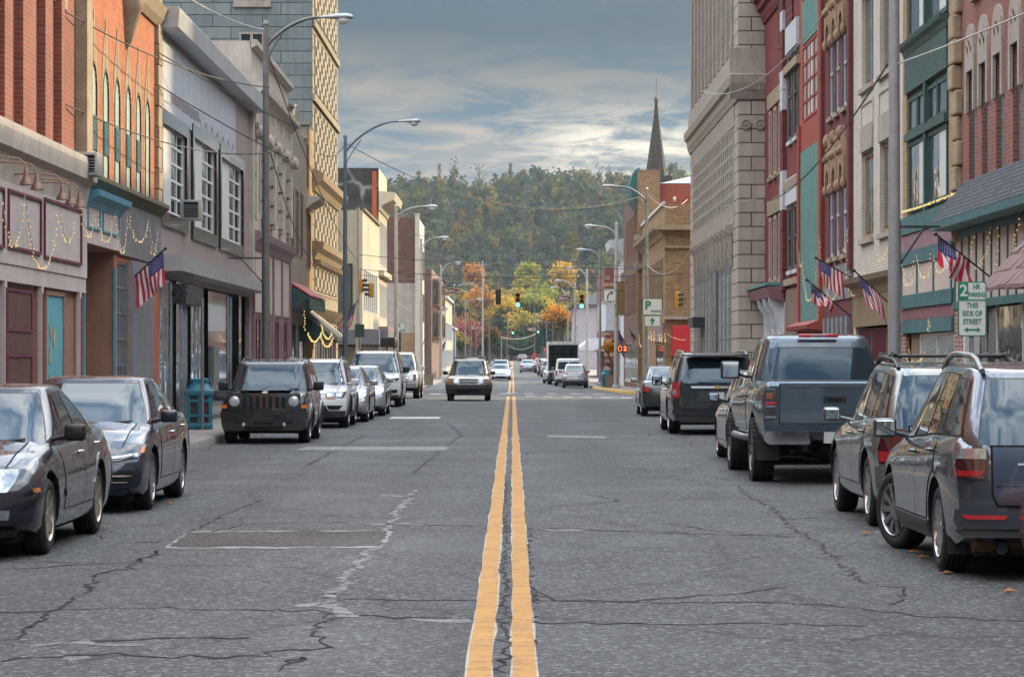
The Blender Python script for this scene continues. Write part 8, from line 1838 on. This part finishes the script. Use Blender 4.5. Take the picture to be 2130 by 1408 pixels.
lights([(YX(1328, 690), YX(1334, 720), .2), (YX(1348, 682), YX(1350, 700), .2), (YX(1354, 682), YX(1355, 705), .2), (YX(1360, 684), YX(1361, 705), .2), (YX(1371, 690), YX(1372, 705), .2), (YX(1376, 690), YX(1377, 708), .2), (YX(1383, 688), YX(1384, 708), .2)], 'icicle string lights outside the buff brick corner', .025, .14); lights([(YX(1386, 690, 133.6), YX(1427, 705, 133.6), .15)], 'single string of bulbs under the red sign', .025, .2)
# ------------------------------------------------------------------ gooseneck lamps, air conditioners, bins, planters
for k, (px, py) in enumerate(((68, 385), (90, 395), (142, 416), (160, 426), (178, 432))):
    u = 7.6; D = (u - .9) * F / (VX - px); c = pos(px, py, D); rt = empty('gooseneck_lamp', (-7.55, D, c.z + .38), 0, 'brown gooseneck lamp over the mauve shop front, ' + ('nearest of the five', 'second nearest of the five', 'middle one of the five', 'second farthest of the five', 'farthest of the five')[k], 'wall lamp', 'gooseneck lamps over the shop sign')
    mb = MB(); mb.tube([(-.05, 0, 0), (.35, 0, .02), (.66, 0, -.01), (.74, 0, -.09), (.75, 0, -.18)], .013, 8); mb.lathe([(.06, -.06), (.06, .0)], 10, axis='x', cap=True); mb.build('arm', brownp, rt, smooth=60)
    mb = MB(); mb.lathe([(.02, -.16), (.036, -.18), (.04, -.25), (.06, -.29), (.095, -.36), (.10, -.38)], 16, c=(.76, 0, 0)); mb.build('shade', M('bronze shade', (.20, .12, .09), .4, .3, var=.2), rt, smooth=60)
def acunit(px, py, w_, h, label, X=-7.6):
    D = (abs(X) - .35) * F / abs(px - VX); c = pos(px, py, D); rt = empty('air_conditioner', (X, D, c.z), R(90), label, 'air conditioner'); mb = MB(); mb.rbox(-w_ / 2, w_ / 2, -.42, .05, -h / 2, h / 2, .015); mb.build('casing', M('ac casing', (.36, .35, .33), .5, var=.15, streak=.3), rt, smooth=40)
    mb = MB()
    mb.box(-w_ / 2 - .004, -w_ / 2, -.38, -.05, -h / 2 + .05, h / 2 - .05); [mb.box(-w_ / 2 - .012, -w_ / 2 - .004, -.38, -.05, -h / 2 + .07 + .05 * k, -h / 2 + .085 + .05 * k, 1) for k in range(int((h - .12) / .05))]; mb.build('grille', [darkin, steel], rt)
acunit(199, 343, .62, .40, 'grey air conditioner sticking out of an arched window'); acunit(413, 438, .66, .46, 'pale air conditioner in the middle panel window')
def bin_(px, py, D, X, label, h=1.11):
    g = gz(D) + SWH; rt = empty('litter_bin', (X, D, g), R(6), label, 'litter bin'); m_ = M('blue plastic', (.022, .165, .235), .45, var=.2, scale=4); k = h / 1.11
    mb = MB(); mb.rbox(-.29 * k, .29 * k, -.29 * k, .29 * k, 0, .14 * k, .03); mb.build('base', m_, rt, smooth=40); mb = MB()
    for a in (-1, 0, 1):
        for (ax) in (0, 1):
            for s_ in (-1, 1):
                p, q = a * .235 * k, s_ * .262 * k; r_ = .035 * k
                mb.box(p - r_, p + r_, q - .015, q + .015, .14 * k, .72 * k) if ax == 0 else mb.box(q - .015, q + .015, p - r_, p + r_, .14 * k, .72 * k)
    for z in (.30, .62):
        for s_ in (-1, 1): mb.box(-.27 * k, .27 * k, s_ * .268 * k - .012, s_ * .268 * k + .012, z * k - .03, z * k + .03); mb.box(s_ * .268 * k - .012, s_ * .268 * k + .012, -.27 * k, .27 * k, z * k - .03, z * k + .03)
    mb.build('frame', m_, rt); mb = MB(); mb.box(-.245 * k, .245 * k, -.245 * k, .245 * k, .14 * k, .74 * k); mb.build('liner', M('dark mesh liner', (.045, .03, .025), .7, var=.4, scale=40), rt)
    mb = MB(); mb.rbox(-.30 * k, .30 * k, -.30 * k, .30 * k, .72 * k, .86 * k, .03); n = 16
    q = [(.27, .86), (.22, .95), (.20, 1.0), (.215, 1.05), (.21, 1.09), (.12, 1.11)]; rings = [[(max(-a, min(a, 1.25 * a * math.cos(2 * math.pi * (i + .5) / n))) * k, max(-a, min(a, 1.25 * a * math.sin(2 * math.pi * (i + .5) / n))) * k, z * k) for i in range(n)] for a, z in q]
    for A, B in zip(rings, rings[1:]):
        for i in range(n): mb.quad(A[i], A[(i + 1) % n], B[(i + 1) % n], B[i])
    mb.add(rings[-1], [list(range(n))]); mb.build('lid', m_, rt, smooth=40); mb = MB(); mb.box(.19 * k, .235 * k, -.13 * k, .13 * k, .90 * k, 1.03 * k); mb.build('opening', darkin, rt); return rt
bin_(412, 890, 58.5, -6.80, 'blue plastic litter bin behind the bare post'); bin_(1260, 795, 168, 5.85, 'blue litter bin beside the concrete planter at the crossing')
for k, (px, D, X, lb) in enumerate(((898, 188, -5.65 - .2, 'brown concrete planter on the left kerb past the crossing'), (1270, 160, 5.85, 'brown concrete planter holding a golden shrub'))):
    g = gz(D) + SWH; rt = empty('planter', (X, D, g), 0, lb, 'planter'); mb = MB(); mb.add([(-.28, -.28, 0), (.28, -.28, 0), (.28, .28, 0), (-.28, .28, 0), (-.36, -.36, .75), (.36, -.36, .75), (.36, .36, .75), (-.36, .36, .75), (-.3, -.3, .75), (.3, -.3, .75), (.3, .3, .75), (-.3, .3, .75), (-.3, -.3, .68), (.3, -.3, .68), (.3, .3, .68), (-.3, .3, .68)], [(0, 1, 5, 4), (1, 2, 6, 5), (2, 3, 7, 6), (3, 0, 4, 7), (4, 5, 9, 8), (5, 6, 10, 9), (6, 7, 11, 10), (7, 4, 8, 11), (8, 9, 13, 12), (9, 10, 14, 13), (10, 11, 15, 14), (11, 8, 12, 15), (3, 2, 1, 0)]); mb.build('tub', M('pebble concrete', (.22, .165, .12), .9, var=.3, scale=20, bump=.5), rt); mb = MB(); mb.box(-.3, .3, -.3, .3, .66, .684); mb.build('soil', M('soil', (.03, .022, .016), .95), rt)
tree('golden_shrub', 5.75, 160.2, 2.3, .95, (.52, .26, .02), 'golden leaved shrub standing in the planter', n=420, base=gz(160) + SWH + .55, leafs=.07)
# ------------------------------------------------------------------ people
def person(X, D, label, top, legs, hair, pose):
    rt = empty('person', (X, D, gz(D)), pose.get('rz', 0), label, 'person'); skin = M('skin', (.42, .24, .17), .6, var=.1)
    J = {'p': (0, 0, .92), 's': (0, .0, 1.15), 'c': (0, 0, 1.33), 'n': (0, .01, 1.46), 'h': (0, .03, 1.58), 't': (0, .03, 1.66)}
    for k, s_ in (('l', -1), ('r', 1)):
        st = pose.get('stride', .12) * s_
        J[k + 'hip'] = (.09 * s_, 0, .88); J[k + 'kn'] = (.095 * s_, .03 + st * .6, .48); J[k + 'an'] = (.10 * s_, st, .08); J[k + 'to'] = (.11 * s_, st + .15, .035)
        J[k + 'sh'] = (.17 * s_, 0, 1.36); e, hnd = pose[k]; J[k + 'el'] = e; J[k + 'ha'] = hnd; d = (Vector(hnd) - Vector(e)).normalized(); J[k + 'fi'] = tuple(Vector(hnd) + d * .09)
    def grow(name, edges, rad, mat, parent):
        ks = list(dict.fromkeys(q for e in edges for q in e)); me = bpy.data.meshes.new(name); me.from_pydata([J[q] for q in ks], [(ks.index(a), ks.index(b)) for a, b in edges], []); o = bpy.data.objects.new(name, me); COL.objects.link(o); md = o.modifiers.new('s', 'SKIN'); o.modifiers.new('u', 'SUBSURF').levels = 1
        for i, q in enumerate(ks): me.skin_vertices[0].data[i].radius = rad[q]; me.skin_vertices[0].data[i].use_root = i == 0
        dg = bpy.context.evaluated_depsgraph_get(); m2 = bpy.data.meshes.new_from_object(o.evaluated_get(dg)); o.modifiers.clear(); o.data = m2; m2.materials.clear(); m2.materials.append(mat); m2.polygons.foreach_set('use_smooth', [True] * len(m2.polygons)); o.parent = parent; return o
    arm = [e for k in 'lr' for e in (('c', k + 'sh'), (k + 'sh', k + 'el'), (k + 'el', k + 'ha'))]; leg = [e for k in 'lr' for e in (('p', k + 'hip'), (k + 'hip', k + 'kn'), (k + 'kn', k + 'an'))]
    r1 = {'p': (.14, .10), 's': (.12, .09), 'c': (.15, .10), 'n': (.05, .05), 'h': (.08, .095), 't': (.06, .07)}
    for k in 'lr': r1.update({k + 'hip': (.085, .085), k + 'kn': (.055, .055), k + 'an': (.04, .04), k + 'to': (.04, .03), k + 'sh': (.055, .055), k + 'el': (.04, .04), k + 'ha': (.03, .03), k + 'fi': (.03, .015)})
    grow('body', [('p', 's'), ('s', 'c'), ('c', 'n'), ('n', 'h'), ('h', 't')] + arm + leg + [('lan', 'lto'), ('ran', 'rto'), ('lha', 'lfi'), ('rha', 'rfi')], r1, skin, rt)
    r2 = {k: (a * 1.13 + .006, b * 1.13 + .008) for k, (a, b) in r1.items()}; grow('top', [('p', 's'), ('s', 'c')] + arm, r2, top, rt); grow('trousers', leg, r2, legs, rt)
    mb = MB(); mb.ball((0, .0, 1.625), .105, 0, 12, 8, (.95, 1.0, 1.05)); mb.tube([(0, -.07, 1.66), (0, -.10, 1.55), (0, -.09, 1.40)], [.07, .075, .04], 8); mb.build('hair', hair, rt, smooth=60); return rt
person(3.05 - .35, 262.5, 'woman in a pink top and dark trousers walking beside the silver SUV', M('pink knit', (.50, .27, .36), .8), M('dark trousers', (.02, .02, .024), .8), M('light brown hair', (.20, .12, .06), .6), dict(rz=R(-25), stride=.10, l=((-.26, .02, 1.12), (-.22, .16, .95)), r=((.30, .10, 1.15), (.34, .34, 1.12))))
person(-2.75, 268, 'red haired person in dark clothes half hidden behind the tan SUV', M('black jacket', (.02, .018, .018), .8), M('dark trousers', ()), M('auburn hair', (.22, .07, .03), .6), dict(rz=R(190), stride=.05, l=((-.25, .02, 1.1), (-.2, .12, .92)), r=((.25, .02, 1.1), (.2, .12, .92))))
lf = M('fallen leaf', (.34, .14, .035), .8, var=.4)
for k, (px, py, lb) in enumerate(((352, 1049, 'curled brown leaf lying behind the dark blue sedan'), (1903, 1150, 'orange leaf by the turned front wheel'), (1918, 1161, 'dark leaf just under the orange one'), (1970, 1194, 'brown leaf beside the rear wheel of the dark grey SUV'), (757, 884, 'orange leaf in the gutter by the silver sedan'), (1800, 1112, 'small leaf between the two parked SUVs'), (2100, 1232, 'leaf near the red SUV'))):
    x, d = G(px, py); mb = MB(); mb.add([(x - .05, d, .008), (x - .01, d - .05, .02), (x + .06, d, .012), (x, d + .05, .03)], [(0, 1, 2), (0, 2, 3)]); tag(mb.build('fallen_leaf', lf), lb, 'leaf', 'fallen leaves on the road')
rr = random.Random(77)
for k in range(46):
    sd = rr.random() < .55; d = rr.uniform(22, 60); x = (KL + rr.uniform(.02, .5) if sd else KR - rr.uniform(.02, 2.4)) if rr.random() < .8 else rr.uniform(-5, 5); a = rr.uniform(0, 6.28); s_ = rr.uniform(.025, .055); c, s2 = math.cos(a) * s_, math.sin(a) * s_
    mb = MB(); mb.add([(x - c, d - s2, .008), (x + s2 * .7, d - c * .7, .02), (x + c, d + s2, .01), (x - s2 * .7, d + c * .7, .026)], [(0, 1, 2), (0, 2, 3)]); tag(mb.build('fallen_leaf', lf), 'small dry leaf scattered on the road surface', 'leaf', 'scattered leaves')
# ------------------------------------------------------------------ the air
HAZE = 0.00009
if HAZE:
    mb = MB(); mb.box(-720, 720, -60, 2010, -12, 108); hz = mb.build('haze', None)
    m = bpy.data.materials.new('haze air'); m.use_nodes = True; t = m.node_tree; t.nodes.clear(); o = N(t, 'ShaderNodeOutputMaterial'); pv_ = N(t, 'ShaderNodeVolumePrincipled'); pv_.inputs['Color'].default_value = (.68, .84, 1.0, 1); pv_.inputs['Density'].default_value = HAZE; pv_.inputs['Anisotropy'].default_value = .2
    Lk(t, pv_.outputs[0], o.inputs['Volume']); hz.data.materials.clear(); hz.data.materials.append(m); tag(hz, kind='stuff')
